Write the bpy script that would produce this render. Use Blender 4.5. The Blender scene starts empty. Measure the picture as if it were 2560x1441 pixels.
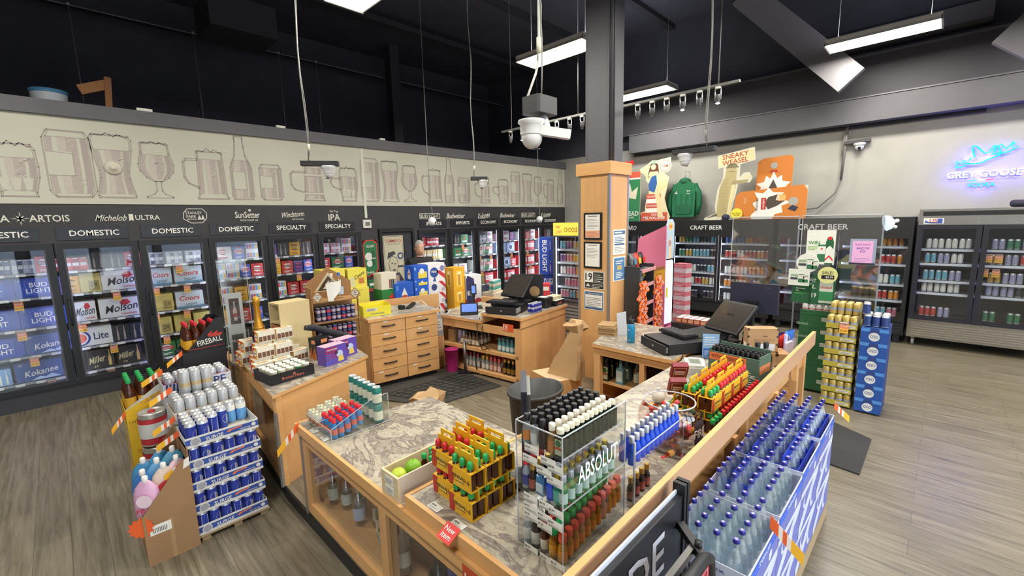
import bpy, math, random
from mathutils import Vector, Matrix
S = bpy.context.scene
COL = S.collection
PI = math.pi
random.seed(7)
# ---------------------------------------------------------------- camera
def camera():
    cd = bpy.data.cameras.new('camera'); cam = bpy.data.objects.new('camera', cd); COL.objects.link(cam)
    cd.sensor_fit = 'HORIZONTAL'; cd.sensor_width = 36.0; cd.lens = 1106.55 / 2560 * 36
    cd.clip_start = 0.02; cd.clip_end = 200
    yaw, pitch, roll = (math.radians(a) for a in (44.455, 8.724, 1.3717))
    f = Vector((math.cos(pitch) * math.cos(yaw), math.cos(pitch) * math.sin(yaw), -math.sin(pitch)))
    r = Vector((math.sin(yaw), -math.cos(yaw), 0)); d = f.cross(r)
    c, s = math.cos(roll), math.sin(roll)
    right = c * r + s * d; down = -s * r + c * d
    m = Matrix((right, -down, -f)).transposed().to_4x4()
    m.translation = (0, 0, 2.1)
    cam.matrix_world = m
    S.camera = cam
camera()
# ---------------------------------------------------------------- world and exposure
w = bpy.data.worlds.new('daylight'); S.world = w; w.use_nodes = True
w.node_tree.nodes['Background'].inputs[0].default_value = (0.86, 0.93, 1.0, 1)
w.node_tree.nodes['Background'].inputs[1].default_value = 8.0
S.view_settings.view_transform = 'Standard'; S.view_settings.look = 'None'
S.view_settings.gamma = 1; S.view_settings.use_curve_mapping = False
S.view_settings.exposure = 0.18
S.cycles.transparent_max_bounces = 20
S.cycles.max_bounces = 7
S.cycles.caustics_reflective = False; S.cycles.caustics_refractive = False
LAMP_W = 78.0
# ---------------------------------------------------------------- materials
def lin(h):
    if isinstance(h, tuple): return h
    v = [int(h[i:i + 2], 16) / 255 for i in (0, 2, 4)]
    return tuple(x / 12.92 if x <= .04045 else ((x + .055) / 1.055) ** 2.4 for x in v)
MC = {}
def M(h, rough=.5, metal=0, alpha=1, emit=0, coat=0):
    k = (h, rough, metal, alpha, emit, coat)
    if k in MC: return MC[k]
    m = bpy.data.materials.new('paint_' + str(h)); m.use_nodes = True
    b = m.node_tree.nodes['Principled BSDF']; c = lin(h)
    b.inputs['Base Color'].default_value = (*c, 1)
    b.inputs['Roughness'].default_value = rough; b.inputs['Metallic'].default_value = metal
    b.inputs['Alpha'].default_value = alpha
    if coat: b.inputs['Coat Weight'].default_value = coat
    if emit:
        b.inputs['Emission Color'].default_value = (*c, 1); b.inputs['Emission Strength'].default_value = emit
    m.diffuse_color = (*c, 1)
    MC[k] = m
    return m
def nodes(name):
    m = bpy.data.materials.new(name); m.use_nodes = True
    nt = m.node_tree
    return m, nt, nt.nodes['Principled BSDF']
def N(nt, t, **kw):
    n = nt.nodes.new(t)
    for k, v in kw.items():
        if k[0] == '_': setattr(n, k[1:], v)
        else: n.inputs[k.replace('__', ' ')].default_value = v
    return n
def ramp(nt, fac, stops):
    r = nt.nodes.new('ShaderNodeValToRGB'); e = r.color_ramp.elements
    while len(e) < len(stops): e.new(.5)
    for i, (p, c) in enumerate(stops):
        e[i].position = p; e[i].color = (*lin(c), 1)
    nt.links.new(fac, r.inputs[0])
    return r.outputs[0]
def mapped(nt, scale, rot=(0, 0, 0)):
    tc = nt.nodes.new('ShaderNodeTexCoord'); mp = N(nt, 'ShaderNodeMapping', Scale=scale, Rotation=rot)
    nt.links.new(tc.outputs['Object'], mp.inputs[0]); return mp.outputs[0]
def mix(nt, a, b, fac=.5, mode='MIX'):
    x = nt.nodes.new('ShaderNodeMix'); x.data_type = 'RGBA'; x.blend_type = mode
    x.inputs[0].default_value = fac
    nt.links.new(a, x.inputs[6]); nt.links.new(b, x.inputs[7]); return x.outputs[2]
def wood(name, c1, c2, scale, rough=.38):
    m, nt, b = nodes(name)
    v = mapped(nt, scale)
    n = N(nt, 'ShaderNodeTexNoise', Scale=6, Detail=6, Roughness=.6); nt.links.new(v, n.inputs[0])
    nt.links.new(ramp(nt, n.outputs[0], [(.25, c1), (.75, c2)]), b.inputs['Base Color'])
    b.inputs['Roughness'].default_value = rough
    return m
WOOD = wood('maple_veneer', 'C79660', 'DAAB74', (1, 1, .14))
WOODX = wood('maple_edge', 'CE9B5E', 'E2B076', (.2, .2, 3))
CRATE = wood('pine_box', 'CDB891', 'DBC8A4', (1, 1, 6), .6)
def planks():
    m, nt, b = nodes('vinyl_planks')
    v = mapped(nt, (1, 1, 1), (0, 0, PI / 2))
    br = N(nt, 'ShaderNodeTexBrick', Scale=1, Mortar__Size=.0015, Brick__Width=1.2, Row__Height=.18, Bias=0)
    br.inputs['Color1'].default_value = (.30, .30, .30, 1); br.inputs['Color2'].default_value = (.62, .62, .62, 1); br.inputs['Mortar'].default_value = (.05, .05, .05, 1)
    nt.links.new(v, br.inputs['Vector'])
    v2 = mapped(nt, (14, .9, 1))
    n = N(nt, 'ShaderNodeTexNoise', Scale=2.2, Detail=8, Roughness=.65, Distortion=.6); nt.links.new(v2, n.inputs[0])
    a = ramp(nt, n.outputs[0], [(.28, '5C5446'), (.5, '817967'), (.72, '999180')])
    g = ramp(nt, br.outputs[0], [(0, '4A463E'), (.2, 'C4C0B8'), (1, 'FFFFFF')])
    nt.links.new(mix(nt, a, g, .8, 'MULTIPLY'), b.inputs['Base Color'])
    b.inputs['Roughness'].default_value = .34
    return m
PLANK = planks()
def marble():
    m, nt, b = nodes('grey_marble_laminate')
    v = mapped(nt, (1.5, 1.0, 1), (0, 0, .7))
    n = N(nt, 'ShaderNodeTexNoise', Scale=2.6, Detail=9, Roughness=.62, Distortion=2.6); nt.links.new(v, n.inputs[0])
    n2 = N(nt, 'ShaderNodeTexNoise', Scale=9, Detail=6, Roughness=.7, Distortion=3); nt.links.new(v, n2.inputs[0])
    a = ramp(nt, n.outputs[0], [(.30, '6E645E'), (.42, 'A59D8E'), (.48, '7C726C'), (.54, 'B9B19E'), (.66, 'A8A08F'), (.78, 'CFC8B6')])
    c = ramp(nt, n2.outputs[0], [(.3, '8A8078'), (.55, 'FFFFFF')])
    nt.links.new(mix(nt, a, c, .55, 'MULTIPLY'), b.inputs['Base Color'])
    b.inputs['Roughness'].default_value = .3
    return m
MARBLE = marble()
def noisy(name, c1, c2, sc, rough):
    m, nt, b = nodes(name)
    v = mapped(nt, (1, 1, 1)); n = N(nt, 'ShaderNodeTexNoise', Scale=sc, Detail=5); nt.links.new(v, n.inputs[0])
    nt.links.new(ramp(nt, n.outputs[0], [(.3, c1), (.7, c2)]), b.inputs['Base Color']); b.inputs['Roughness'].default_value = rough
    return m
WALLGREY = noisy('grey_wall_paint', 'A6A59F', 'AEADA7', 2, .7)
DARK = noisy('charcoal_paint', '323134', '38373A', 3, .6)
MURAL = noisy('pale_printed_boards', 'BCBCAC', 'C4C4B4', 1.4, .6)
CEIL = noisy('dark_ceiling_paint', '3A3B46', '454652', 1.5, .8)
BANDM = noisy('dark_beam_paint', '5A595F', '626167', 2, .55)
KRAFT = noisy('kraft_card', 'A9835B', 'B28C63', 8, .8)
RUBBER = M('34332F', .8)
STEEL = M('8E8C8A', .32, .9)
def glass_mat(name, tint, refl=.06, rough=.02, density=0.0):
    m = bpy.data.materials.new(name); m.use_nodes = True; nt = m.node_tree
    for n in list(nt.nodes):
        if n.type != 'OUTPUT_MATERIAL': nt.nodes.remove(n)
    out = nt.nodes[0]
    t = nt.nodes.new('ShaderNodeBsdfTransparent'); t.inputs[0].default_value = (*tint, 1)
    g = nt.nodes.new('ShaderNodeBsdfGlossy'); g.inputs['Roughness'].default_value = rough
    g.inputs[0].default_value = (1, 1, 1, 1)
    fr = nt.nodes.new('ShaderNodeFresnel'); fr.inputs[0].default_value = 1.5
    mx = nt.nodes.new('ShaderNodeMixShader')
    ma = N(nt, 'ShaderNodeMath', _operation='MULTIPLY_ADD'); ma.inputs[1].default_value = 1.0; ma.inputs[2].default_value = refl
    ge = nt.nodes.new('ShaderNodeNewGeometry'); bf = N(nt, 'ShaderNodeMath', _operation='SUBTRACT'); bf.inputs[0].default_value = 1; nt.links.new(ge.outputs['Backfacing'], bf.inputs[1])
    mu = N(nt, 'ShaderNodeMath', _operation='MULTIPLY'); nt.links.new(ma.outputs[0], mu.inputs[0]); nt.links.new(bf.outputs[0], mu.inputs[1])
    nt.links.new(fr.outputs[0], ma.inputs[0]); nt.links.new(mu.outputs[0], mx.inputs[0])
    nt.links.new(t.outputs[0], mx.inputs[1]); nt.links.new(g.outputs[0], mx.inputs[2])
    nt.links.new(mx.outputs[0], out.inputs[0])
    return m
GLASS = glass_mat('door_glass', (.93, .95, .97), .05)
PLEX = glass_mat('acrylic', (.94, .95, .95), .03, .04)
SCREENPLEX = glass_mat('wavy_acrylic_sheet', (.76, .77, .79), .26, .05)
CLEARB = glass_mat('clear_bottle_glass', (.95, .975, .98), .10, .08)
PLEXEDGE = M('C9CED0', .2, 0, .75)
BLACK = M('17181B', .45); BLK2 = M('232428', .5); WHITE = M('E4E3DC', .6); PAPER = M('E2E1D8', .8)
SILVER = M('C4C5C6', .35, .5); ORANGE = M('E8622A', .6); YEL = M('F0BE2C', .6); RED = M('C8232B', .5)
TXT = M('D9D8CB', .6)
# ---------------------------------------------------------------- mesh builder
TG = {}
def textgeo(s, bold=0):
    bold = min(bold, .012); k = (s, bold)
    if k in TG: return TG[k]
    c = bpy.data.curves.new('t', 'FONT'); c.body = s; c.size = 1; c.resolution_u = 2; c.offset = bold
    o = bpy.data.objects.new('t', c); me = o.to_mesh()
    vs = [(v.co.x, v.co.y) for v in me.vertices]; fs = [tuple(p.vertices) for p in me.polygons]
    o.to_mesh_clear(); bpy.data.objects.remove(o); bpy.data.curves.remove(c)
    if not vs: vs = [(0, 0), (1, 0), (0, 1)]
    x0 = min(v[0] for v in vs); x1 = max(v[0] for v in vs); y0 = min(v[1] for v in vs); y1 = max(v[1] for v in vs)
    TG[k] = ([((x - x0), (y - y0)) for x, y in vs], fs, x1 - x0, y1 - y0)
    return TG[k]
class MB:
    def __init__(s): s.v = []; s.f = []; s.m = []; s.sm = []; s.mats = []
    def mi(s, m):
        if m not in s.mats: s.mats.append(m)
        return s.mats.index(m)
    def add(s, vs, fs, m, smooth=False):
        b = len(s.v); i = s.mi(m)
        s.v += [tuple(v) for v in vs]
        for f in fs:
            s.f.append(tuple(b + q for q in f)); s.m.append(i); s.sm.append(smooth)
        return s
    def box(s, x0, y0, z0, x1, y1, z1, m, bev=0):
        if bev:
            b = min(bev, (x1 - x0) / 2.01, (y1 - y0) / 2.01)
            return s.prism([(x0 + b, y0), (x1 - b, y0), (x1, y0 + b), (x1, y1 - b), (x1 - b, y1), (x0 + b, y1), (x0, y1 - b), (x0, y0 + b)], z0, z1, m)
        return s.prism([(x0, y0), (x1, y0), (x1, y1), (x0, y1)], z0, z1, m)
    def prism(s, p, z0, z1, m, mtop=None, T=None):
        n = len(p); T = T or (lambda x, y, z: (x, y, z))
        a = sum(p[i][0] * p[(i + 1) % n][1] - p[(i + 1) % n][0] * p[i][1] for i in range(n))
        if a < 0: p = p[::-1]
        vs = [T(x, y, z0) for x, y in p] + [T(x, y, z1) for x, y in p]
        s.add(vs, [tuple(range(n))[::-1]] + [(i, (i + 1) % n, n + (i + 1) % n, n + i) for i in range(n)], m)
        return s.add(vs[n:], [tuple(range(n))], mtop or m)
    def wall(s, p, y0, y1, m):
        """outline p in x,z pushed from y0 to y1 (y0 < y1, front at y0)"""
        n = len(p); a = sum(p[i][0] * p[(i + 1) % n][1] - p[(i + 1) % n][0] * p[i][1] for i in range(n))
        if a < 0: p = p[::-1]
        vs = [(x, y0, z) for x, z in p] + [(x, y1, z) for x, z in p]
        return s.add(vs, [tuple(range(n)), tuple(range(n, 2 * n))[::-1]] + [(i, n + i, n + (i + 1) % n, (i + 1) % n) for i in range(n)], m)
    def lathe(s, prof, m, seg=16, c=(0, 0, 0), caps=True, sx=1, sy=1):
        vs = []; n = len(prof)
        for r, z in prof:
            for k in range(seg):
                a = 2 * PI * k / seg; vs.append((c[0] + r * math.cos(a) * sx, c[1] + r * math.sin(a) * sy, c[2] + z))
        fs = [(i * seg + k, i * seg + (k + 1) % seg, (i + 1) * seg + (k + 1) % seg, (i + 1) * seg + k) for i in range(n - 1) for k in range(seg)]
        s.add(vs, fs, m, True)
        if caps:
            s.add(vs[:seg], [tuple(range(seg))[::-1]], m); s.add(vs[-seg:], [tuple(range(seg))], m)
        return s
    def tube(s, pts, r, m, seg=8, closed=False):
        P = [Vector(p) for p in pts]; n = len(P); vs = []
        for i, p in enumerate(P):
            t = (P[(i + 1) % n] - P[i - 1]) if closed else (P[min(i + 1, n - 1)] - P[max(i - 1, 0)])
            t.normalize(); up = Vector((0, 0, 1)) if abs(t.z) < .9 else Vector((1, 0, 0))
            a = t.cross(up).normalized(); b = t.cross(a)
            rr = r[i] if isinstance(r, (list, tuple)) else r
            vs += [tuple(p + rr * (math.cos(2 * PI * k / seg) * a + math.sin(2 * PI * k / seg) * b)) for k in range(seg)]
        R = n if closed else n - 1
        fs = [(i * seg + k, i * seg + (k + 1) % seg, ((i + 1) % n) * seg + (k + 1) % seg, ((i + 1) % n) * seg + k) for i in range(R) for k in range(seg)]
        fs = [f[::-1] for f in fs]
        if not closed: fs += [tuple(range(seg)), tuple(range((n - 1) * seg, n * seg))[::-1]]
        return s.add(vs, fs, m, True)
    def bar(s, p, q, w, h, m):
        """rectangular bar from p to q"""
        p, q = Vector(p), Vector(q); t = (q - p).normalized(); up = Vector((0, 0, 1)) if abs(t.z) < .95 else Vector((1, 0, 0))
        a = t.cross(up).normalized() * w / 2; b = a.cross(t).normalized() * h / 2
        vs = [p - a - b, p + a - b, p + a + b, p - a + b, q - a - b, q + a - b, q + a + b, q - a + b]
        return s.add(vs, [(0, 1, 2, 3)[::-1][::-1], (7, 6, 5, 4), (0, 4, 5, 1), (1, 5, 6, 2), (2, 6, 7, 3), (3, 7, 4, 0)], m)
    def ball(s, c, r, m, seg=14, rings=9, sc=(1, 1, 1)):
        vs = []; fs = []
        for i in range(rings + 1):
            t = PI * i / rings
            for k in range(seg):
                a = 2 * PI * k / seg
                vs.append((c[0] + r * sc[0] * math.sin(t) * math.cos(a), c[1] + r * sc[1] * math.sin(t) * math.sin(a), c[2] - r * sc[2] * math.cos(t)))
        for i in range(rings):
            for k in range(seg): fs.append((i * seg + k, i * seg + (k + 1) % seg, (i + 1) * seg + (k + 1) % seg, (i + 1) * seg + k))
        return s.add(vs, fs, m, True)
    def build(s, name, parent=None, **kw):
        me = bpy.data.meshes.new(name); me.from_pydata(s.v, [], s.f)
        for m in s.mats: me.materials.append(m)
        me.polygons.foreach_set('material_index', s.m); me.polygons.foreach_set('use_smooth', s.sm)
        me.update()
        o = bpy.data.objects.new(name, me); COL.objects.link(o)
        if parent: o.parent = parent
        return o
class Face:
    """drawing plane on a flat face: o lower-left corner, u to the right, v up as one looks at it"""
    def __init__(s, mb, o, u, v, w, h):
        s.mb, s.o, s.u, s.v, s.w, s.h = mb, Vector(o), Vector(u), Vector(v), w, h
        s.n = s.u.cross(s.v).normalized(); s.k = 0
    def P(s, x, y, e): return tuple(s.o + s.u * x + s.v * y + s.n * e)
    def e(s, l): return .0007 + .0006 * l
    def poly(s, pts, m, l=1):
        a = sum(pts[i][0] * pts[(i + 1) % len(pts)][1] - pts[(i + 1) % len(pts)][0] * pts[i][1] for i in range(len(pts)))
        if a < 0: pts = pts[::-1]
        s.mb.add([s.P(x * s.w, y * s.h, s.e(l)) for x, y in pts], [tuple(range(len(pts)))], m); return s
    def rect(s, x0, y0, x1, y1, m, l=1): return s.poly([(x0, y0), (x1, y0), (x1, y1), (x0, y1)], m, l)
    def disc(s, x, y, r, m, l=1, sy=1, n=18):
        """r is a share of the height"""
        return s.poly([(x + r * s.h / s.w * math.cos(2 * PI * k / n), y + r * sy * math.sin(2 * PI * k / n)) for k in range(n)], m, l)
    def star(s, x, y, r, m, l=1, n=5, inner=.4):
        return s.poly([(x + (r if k % 2 == 0 else r * inner) * s.h / s.w * math.sin(PI * k / n), y + (r if k % 2 == 0 else r * inner) * math.cos(PI * k / n)) for k in range(2 * n)], m, l)
    def frame(s, x0, y0, x1, y1, t, m, l=1):
        a = t * s.h / s.w
        s.rect(x0, y0, x1, y0 + t, m, l); s.rect(x0, y1 - t, x1, y1, m, l); s.rect(x0, y0 + t, x0 + a, y1 - t, m, l); return s.rect(x1 - a, y0 + t, x1, y1 - t, m, l)
    def text(s, t, x, y, h, m, mw=None, l=2, bold=.012, ital=0, rot=0):
        """text centred at x, y (shares), h its height as a share of the face, mw its greatest width as a share"""
        vs, fs, tw, th = textgeo(t, bold); k = h * s.h / max(th, .1)
        kx = k
        if mw and tw * k > mw * s.w: kx = mw * s.w / tw
        c, n = math.cos(rot), math.sin(rot); out = []
        for a, b in vs:
            p = (a - tw / 2) * kx + ital * (b - th / 2) * k; q = (b - th / 2) * k
            out.append(s.P(x * s.w + p * c - q * n, y * s.h + p * n + q * c, s.e(l)))
        s.mb.add(out, fs, m); return s
    def lines(s, x0, y0, x1, y1, n, m, l=2, t=.4):
        d = (y1 - y0) / n
        for i in range(n): s.rect(x0, y0 + i * d, x1 - (.25 * (x1 - x0) if i % 3 == 0 else 0), y0 + i * d + d * t, m, l)
        return s
def thing(name, label, cat, loc=(0, 0, 0), rz=0, group=None):
    o = bpy.data.objects.new(name, None); COL.objects.link(o); o.empty_display_size = .05
    o.location = loc; o.rotation_euler = (0, 0, rz); return tag(o, label, cat, group)
def brief(t):
    if len(t.split()) > 16: t = ' '.join(w for w in t.split() if w not in ('the', 'a'))
    if len(t.split()) > 16: t = t.replace(' one of two', '').replace(' in the', ' in').replace(' little', '').replace(' small', '').replace(' and ', ' ')
    return ' '.join(t.split())
def tag(o, label=None, cat=None, group=None, kind=None):
    if label: o['label'] = brief(label)
    if cat: o['category'] = cat
    if group: o['group'] = group
    if kind: o['kind'] = kind
    return o
def one(name, mb, label, cat, loc=(0, 0, 0), rz=0, group=None):
    o = mb.build(name); o.location = loc; o.rotation_euler = (0, 0, rz); return tag(o, label, cat, group)
def struct(name, mb): return tag(mb.build(name), kind='structure')
def dup(o, loc, rz=None, label=None, group=None):
    r = o.copy(); COL.objects.link(r); r.location = loc
    if rz is not None: r.rotation_euler = (0, 0, rz)
    if label: r['label'] = brief(label)
    if group: r['group'] = group
    for ch in o.children:
        c = ch.copy(); COL.objects.link(c); c.parent = r
        for g in ch.children:
            d = g.copy(); COL.objects.link(d); d.parent = c
    return r
class Proto:
    """first use moves the thing itself, later uses copy it"""
    def __init__(s, o): s.o, s.used = o, False
    def put(s, loc, rz=0, label=None, group=None):
        if not s.used:
            s.used = True; o = s.o; o.location = loc; o.rotation_euler = (0, 0, rz)
            if label: o['label'] = brief(label)
            if group: o['group'] = group
            return o
        return dup(s.o, loc, rz, label, group)
NTH = ['first', 'second', 'third', 'fourth', 'fifth', 'sixth', 'seventh', 'eighth', 'ninth', 'tenth', 'eleventh', 'twelfth', 'thirteenth', 'fourteenth', 'fifteenth', 'sixteenth']
def carton(w, d, h, m, front=None, left=None, top=None, right=None, mb=None):
    """box standing on its base centre, front towards -y"""
    b = mb or MB(); b.box(-w / 2, -d / 2, 0, w / 2, d / 2, h, m)
    if front: front(Face(b, (-w / 2, -d / 2, 0), (1, 0, 0), (0, 0, 1), w, h))
    if left: left(Face(b, (-w / 2, d / 2, 0), (0, -1, 0), (0, 0, 1), d, h))
    if right: right(Face(b, (w / 2, -d / 2, 0), (0, 1, 0), (0, 0, 1), d, h))
    if top: top(Face(b, (-w / 2, -d / 2, h), (1, 0, 0), (0, 1, 0), w, d))
    return b
def can_mb(r, h, cols, lid=SILVER, seg=14):
    """cols: list of (share of height, material) from the base up"""
    b = MB(); z0 = 0
    pro = lambda z: r * (.80 + .20 * min(1, z / (.05 * h))) if z < .05 * h else (r if z < .86 * h else r * (1 - .17 * (z - .86 * h) / (.14 * h)))
    zs = [0, .02 * h, .05 * h, .86 * h, .93 * h, h]
    for sh, m in cols:
        z1 = z0 + sh * h
        pts = sorted({z0, z1, *[z for z in zs if z0 < z < z1]})
        b.lathe([(pro(z), z) for z in pts], m, seg, caps=False); z0 = z1
    b.add([(pro(0) * math.cos(2 * PI * k / seg), pro(0) * math.sin(2 * PI * k / seg), 0) for k in range(seg)], [tuple(range(seg))[::-1]], SILVER)
    return b
def can_lid(r, h, m=SILVER, seg=14):
    b = MB(); R = r * .83
    b.lathe([(R, -.002), (R * 1.04, .001), (R * 1.02, .003), (R * .93, .003), (R * .88, -.004), (.002, -.004)], m, seg, (0, 0, h), caps=False)
    b.box(-R * .22, -R * .5, h - .0035, R * .22, R * .25, h - .0015, m)
    return b
def make_can(name, label, cat, r, h, cols, lid=SILVER, seg=14):
    t = one(name, can_mb(r, h, cols, lid, seg), label, cat); can_lid(r, h, lid, seg).build('lid', t)
    return t
def bottle(name, label, cat, prof, m, cap=None, capm=None, lab=None, labm=None, seg=12, sq=None, fill=None, labtext=None):
    """prof (r,z); cap (r,z0,z1); lab (z0,z1,r)"""
    b = MB()
    if sq:
        w, d, hz = sq; b.box(-w / 2, -d / 2, 0, w / 2, d / 2, hz, m, .004); b.lathe(prof, m, seg)
    else: b.lathe(prof, m, seg)
    t = one(name, b, label, cat)
    if fill:
        f = MB(); f.lathe([(r * .88, z) for r, z in prof if z < fill[0]] + [(prof[0][0] * .85, fill[0])], fill[1], seg); f.build('drink', t)
    if cap:
        c = MB(); r, z0, z1 = cap; c.lathe([(r, z0), (r, z1 - .003), (r * .9, z1)], capm, seg); c.build('cap', t)
    if lab:
        c = MB()
        if sq:
            w, d, hz = sq; F = Face(c, (-w / 2, -d / 2, lab[0]), (1, 0, 0), (0, 0, 1), w, lab[1] - lab[0]); F.rect(.08, 0, .92, 1, labm)
            if labtext: labtext(F)
            F = Face(c, (-w / 2, d / 2, lab[0]), (0, -1, 0), (0, 0, 1), d, lab[1] - lab[0]); F.rect(.15, 0, .85, 1, labm)
        else: c.lathe([(lab[2], lab[0]), (lab[2], lab[1])], labm, seg, caps=False)
        c.build('paper_label', t)
    return t
A, B = 7.635, 9.945      # left wall plane y, right wall plane x
# ---------------------------------------------------------------- shell
b = MB(); b.box(-4, -3.3, -.1, 10.1, 8.7, 0, PLANK); struct('floor', b)
b = MB(); b.prism([(1.0, .8), (1.0, 3.47), (1.08, 4.6), (1.6, 6.0), (3.5, 6.0), (5.0, 5.0), (5.1, 3.6), (4.75, 2.6), (4.75, .8)], 0, .088, M('201F20', .5)); b.prism([(1.01, .81), (1.01, 3.46), (1.09, 4.59), (1.61, 5.99), (3.49, 5.99), (4.99, 5), (5.09, 3.6), (4.74, 2.6), (4.74, .81)], .088, .1, PLANK); struct('floor_platform', b)
b = MB()
for x0, x1 in ((-4, -.83), (3.89, 4.23), (5.02, 5.1), (9.7, 9.945)): b.box(x0, A, 0, x1, A + .14, 2.42, DARK)
for x0, x1 in ((-.83, 3.89), (5.1, 9.7)):
    b.box(x0, A, 0, x1, A + .14, .2, M('323236', .42)); b.box(x0, A, 1.95, x1, A + .14, 2.42, DARK)
    b.box(x0, A - .012, .185, x1, A, .2, BLK2)
b.box(4.23, A, 2.0, 5.02, A + .14, 2.42, DARK)
b.box(-4, A, 2.42, 9.945, A + .14, 3.48, DARK)
struct('wall_left', b)
b = MB()
for x0, x1 in ((-.83, 3.89), (5.1, 9.7)):
    b.box(x0, 8.42, 0, x1, 8.46, 2.1, M('5A5C60', .7)); b.box(x0, A + .14, 1.97, x1, 8.42, 2.0, BLK2); b.box(x0, A + .14, .17, x1, 8.42, .2, M('77797C', .6))
    b.box(x0 - .04, A + .14, 0, x0, 8.46, 2.1, BLK2); b.box(x1, A + .14, 0, x1 + .04, 8.46, 2.1, BLK2)
b.box(4.1, 8.42, 0, 5.1, 8.46, 2.1, M('4A4B4F', .7))
struct('wall_cooler', b)
b = MB(); b.box(-4, A - .05, 3.48, 9.94, 8.6, 3.61, BANDM); b.box(-4, A - .06, 3.44, 9.94, A - .02, 3.49, BANDM); struct('trim_1', b)
b = MB(); b.box(-4, 10.6, 0, 10.1, 10.75, 6.3, CEIL); struct('wall_back', b)
b = MB(); b.box(-4, 8.6, 3.5, 10.1, 10.6, 3.6, CEIL); struct('floor_loft', b)
b = MB(); b.box(B, -3.3, 0, B + .15, 8.7, 3.7, WALLGREY); b.box(B, -3.3, 3.7, B + .15, 10.75, 6.3, CEIL); struct('wall_right', b)
b = MB(); b.box(-4, -3.3, 6.2, 10.1, 10.75, 6.35, CEIL); struct('ceiling', b)
b = MB(); b.box(-4.15, -3.3, 0, -4, 10.75, 6.3, M('8E8C88', .8)); struct('wall_side', b)
b = MB()
WX = [(-3.6, -2.3), (-2.1, -.8), (-.6, .7), (.85, 2.2), (2.35, 3.75), (3.9, 5.3)]
b.box(-4, -3.3, 2.7, 10.1, -3.15, 6.3, M('6E6C6A', .8)); b.box(-4, -3.3, 0, 10.1, -3.15, .12, M('6E6C6A', .8))
e = -4
for x0, x1 in WX: b.box(e, -3.3, .12, x0, -3.15, 2.7, M('6E6C6A', .8)); e = x1
b.box(e, -3.3, .12, 10.1, -3.15, 2.7, M('6E6C6A', .8)); struct('wall_front', b)
for i, (x0, x1) in enumerate(WX):
    b = MB()
    for q in ((x0, .12, x0 + .05, 2.7), (x1 - .05, .12, x1, 2.7), (x0 + .05, .12, x1 - .05, .17), (x0 + .05, 2.65, x1 - .05, 2.7), (x0 + .05, 2.05, x1 - .05, 2.1)): b.box(q[0], -3.25, q[1], q[2], -3.2, q[3], BLK2)
    o = struct('window_%d' % (i + 1), b)
    g = MB(); g.box(x0 + .05, -3.228, .17, x1 - .05, -3.222, 2.65, GLASS); g.build('window_pane', o)
b = MB(); b.box(-30, -40, -.12, 30, -3.3, -.02, M('9A9A98', .9)); b.box(-30, -40, -.02, 30, -39, 3.0, M('8C93A0', .9)); struct('ground_outside', b)
# ---------------------------------------------------------------- upper right bands, ledges and beams
b = MB(); b.box(9.62, -1.6, 3.58, B - .002, 5.5, 3.97, BANDM); b.box(9.6, -1.6, 3.965, B - .002, 5.5, 3.985, M('6C6A70', .4)); b.box(9.86, -.26, 3.53, B - .002, 5.5, 3.58, M('34343F', .6)); struct('trim_2', b)
b = MB(); b.box(9.7, -2, 3.99, B - .002, 6.6, 4.62, M('434249', .6)); b.box(9.68, -2, 4.62, B - .002, 6.6, 4.66, M('57565C', .5)); struct('trim_3', b)
b = MB(); b.box(9.5, -.2, 4.76, B - .002, 2.0, 5.0, M('45444C', .6)); struct('trim_4', b)
b = MB(); b.box(5.93, 9.6, 3.6, 6.17, 9.84, 6.2, M('33333A', .6)); struct('trim_5', b)
b = MB(); b.bar((9.0, 1.28, 4.13), (9.0, 2.95, 5.95), .12, .42, M('716F74', .5)); struct('trim_6', b)
b = MB(); b.bar((9.0, -.36, 4.13), (9.0, -2.0, 5.95), .12, .42, M('68666C', .5)); struct('trim_7', b)
for i, (y, z, s) in enumerate(((9.9, 5.5, .03), (8.2, 5.95, .05), (6.4, 6.1, .06), (4.6, 6.1, .06), (2.8, 6.1, .06))):
    b = MB(); b.box(-4, y, z, 9.9, y + .12, z + .1, M('2C2C34', .7)); b.box(-4, y - .004, z, 9.9, y, z + .012, M('8C8F99', .4) if i == 0 else M('34343C', .6)); struct('trim_%d' % (8 + i), b)
b = MB(); b.box(1.9, 7.7, 4.95, 2.8, 8.5, 5.4, M('24252B', .7)); o = b.build('air_duct'); tag(o, 'boxy dark air duct under the black ceiling near the long strip lamp', 'air duct')
for i, x in enumerate((.55, 2.05, 3.4, 4.1)):
    b = MB(); b.tube([(x, 9.4, 3.6), (x, 9.4, 5.35)], .008, M('6A6B72', .5), 6); b.ball((x, 9.4, 5.35), .02, M('B0B2B8', .4), 8, 6)
    one('hanger_rod', b, 'thin vertical hanger rod in the dark loft, %s from the bucket' % NTH[i], 'hanger rod', group='hanger rods in the loft')
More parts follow.
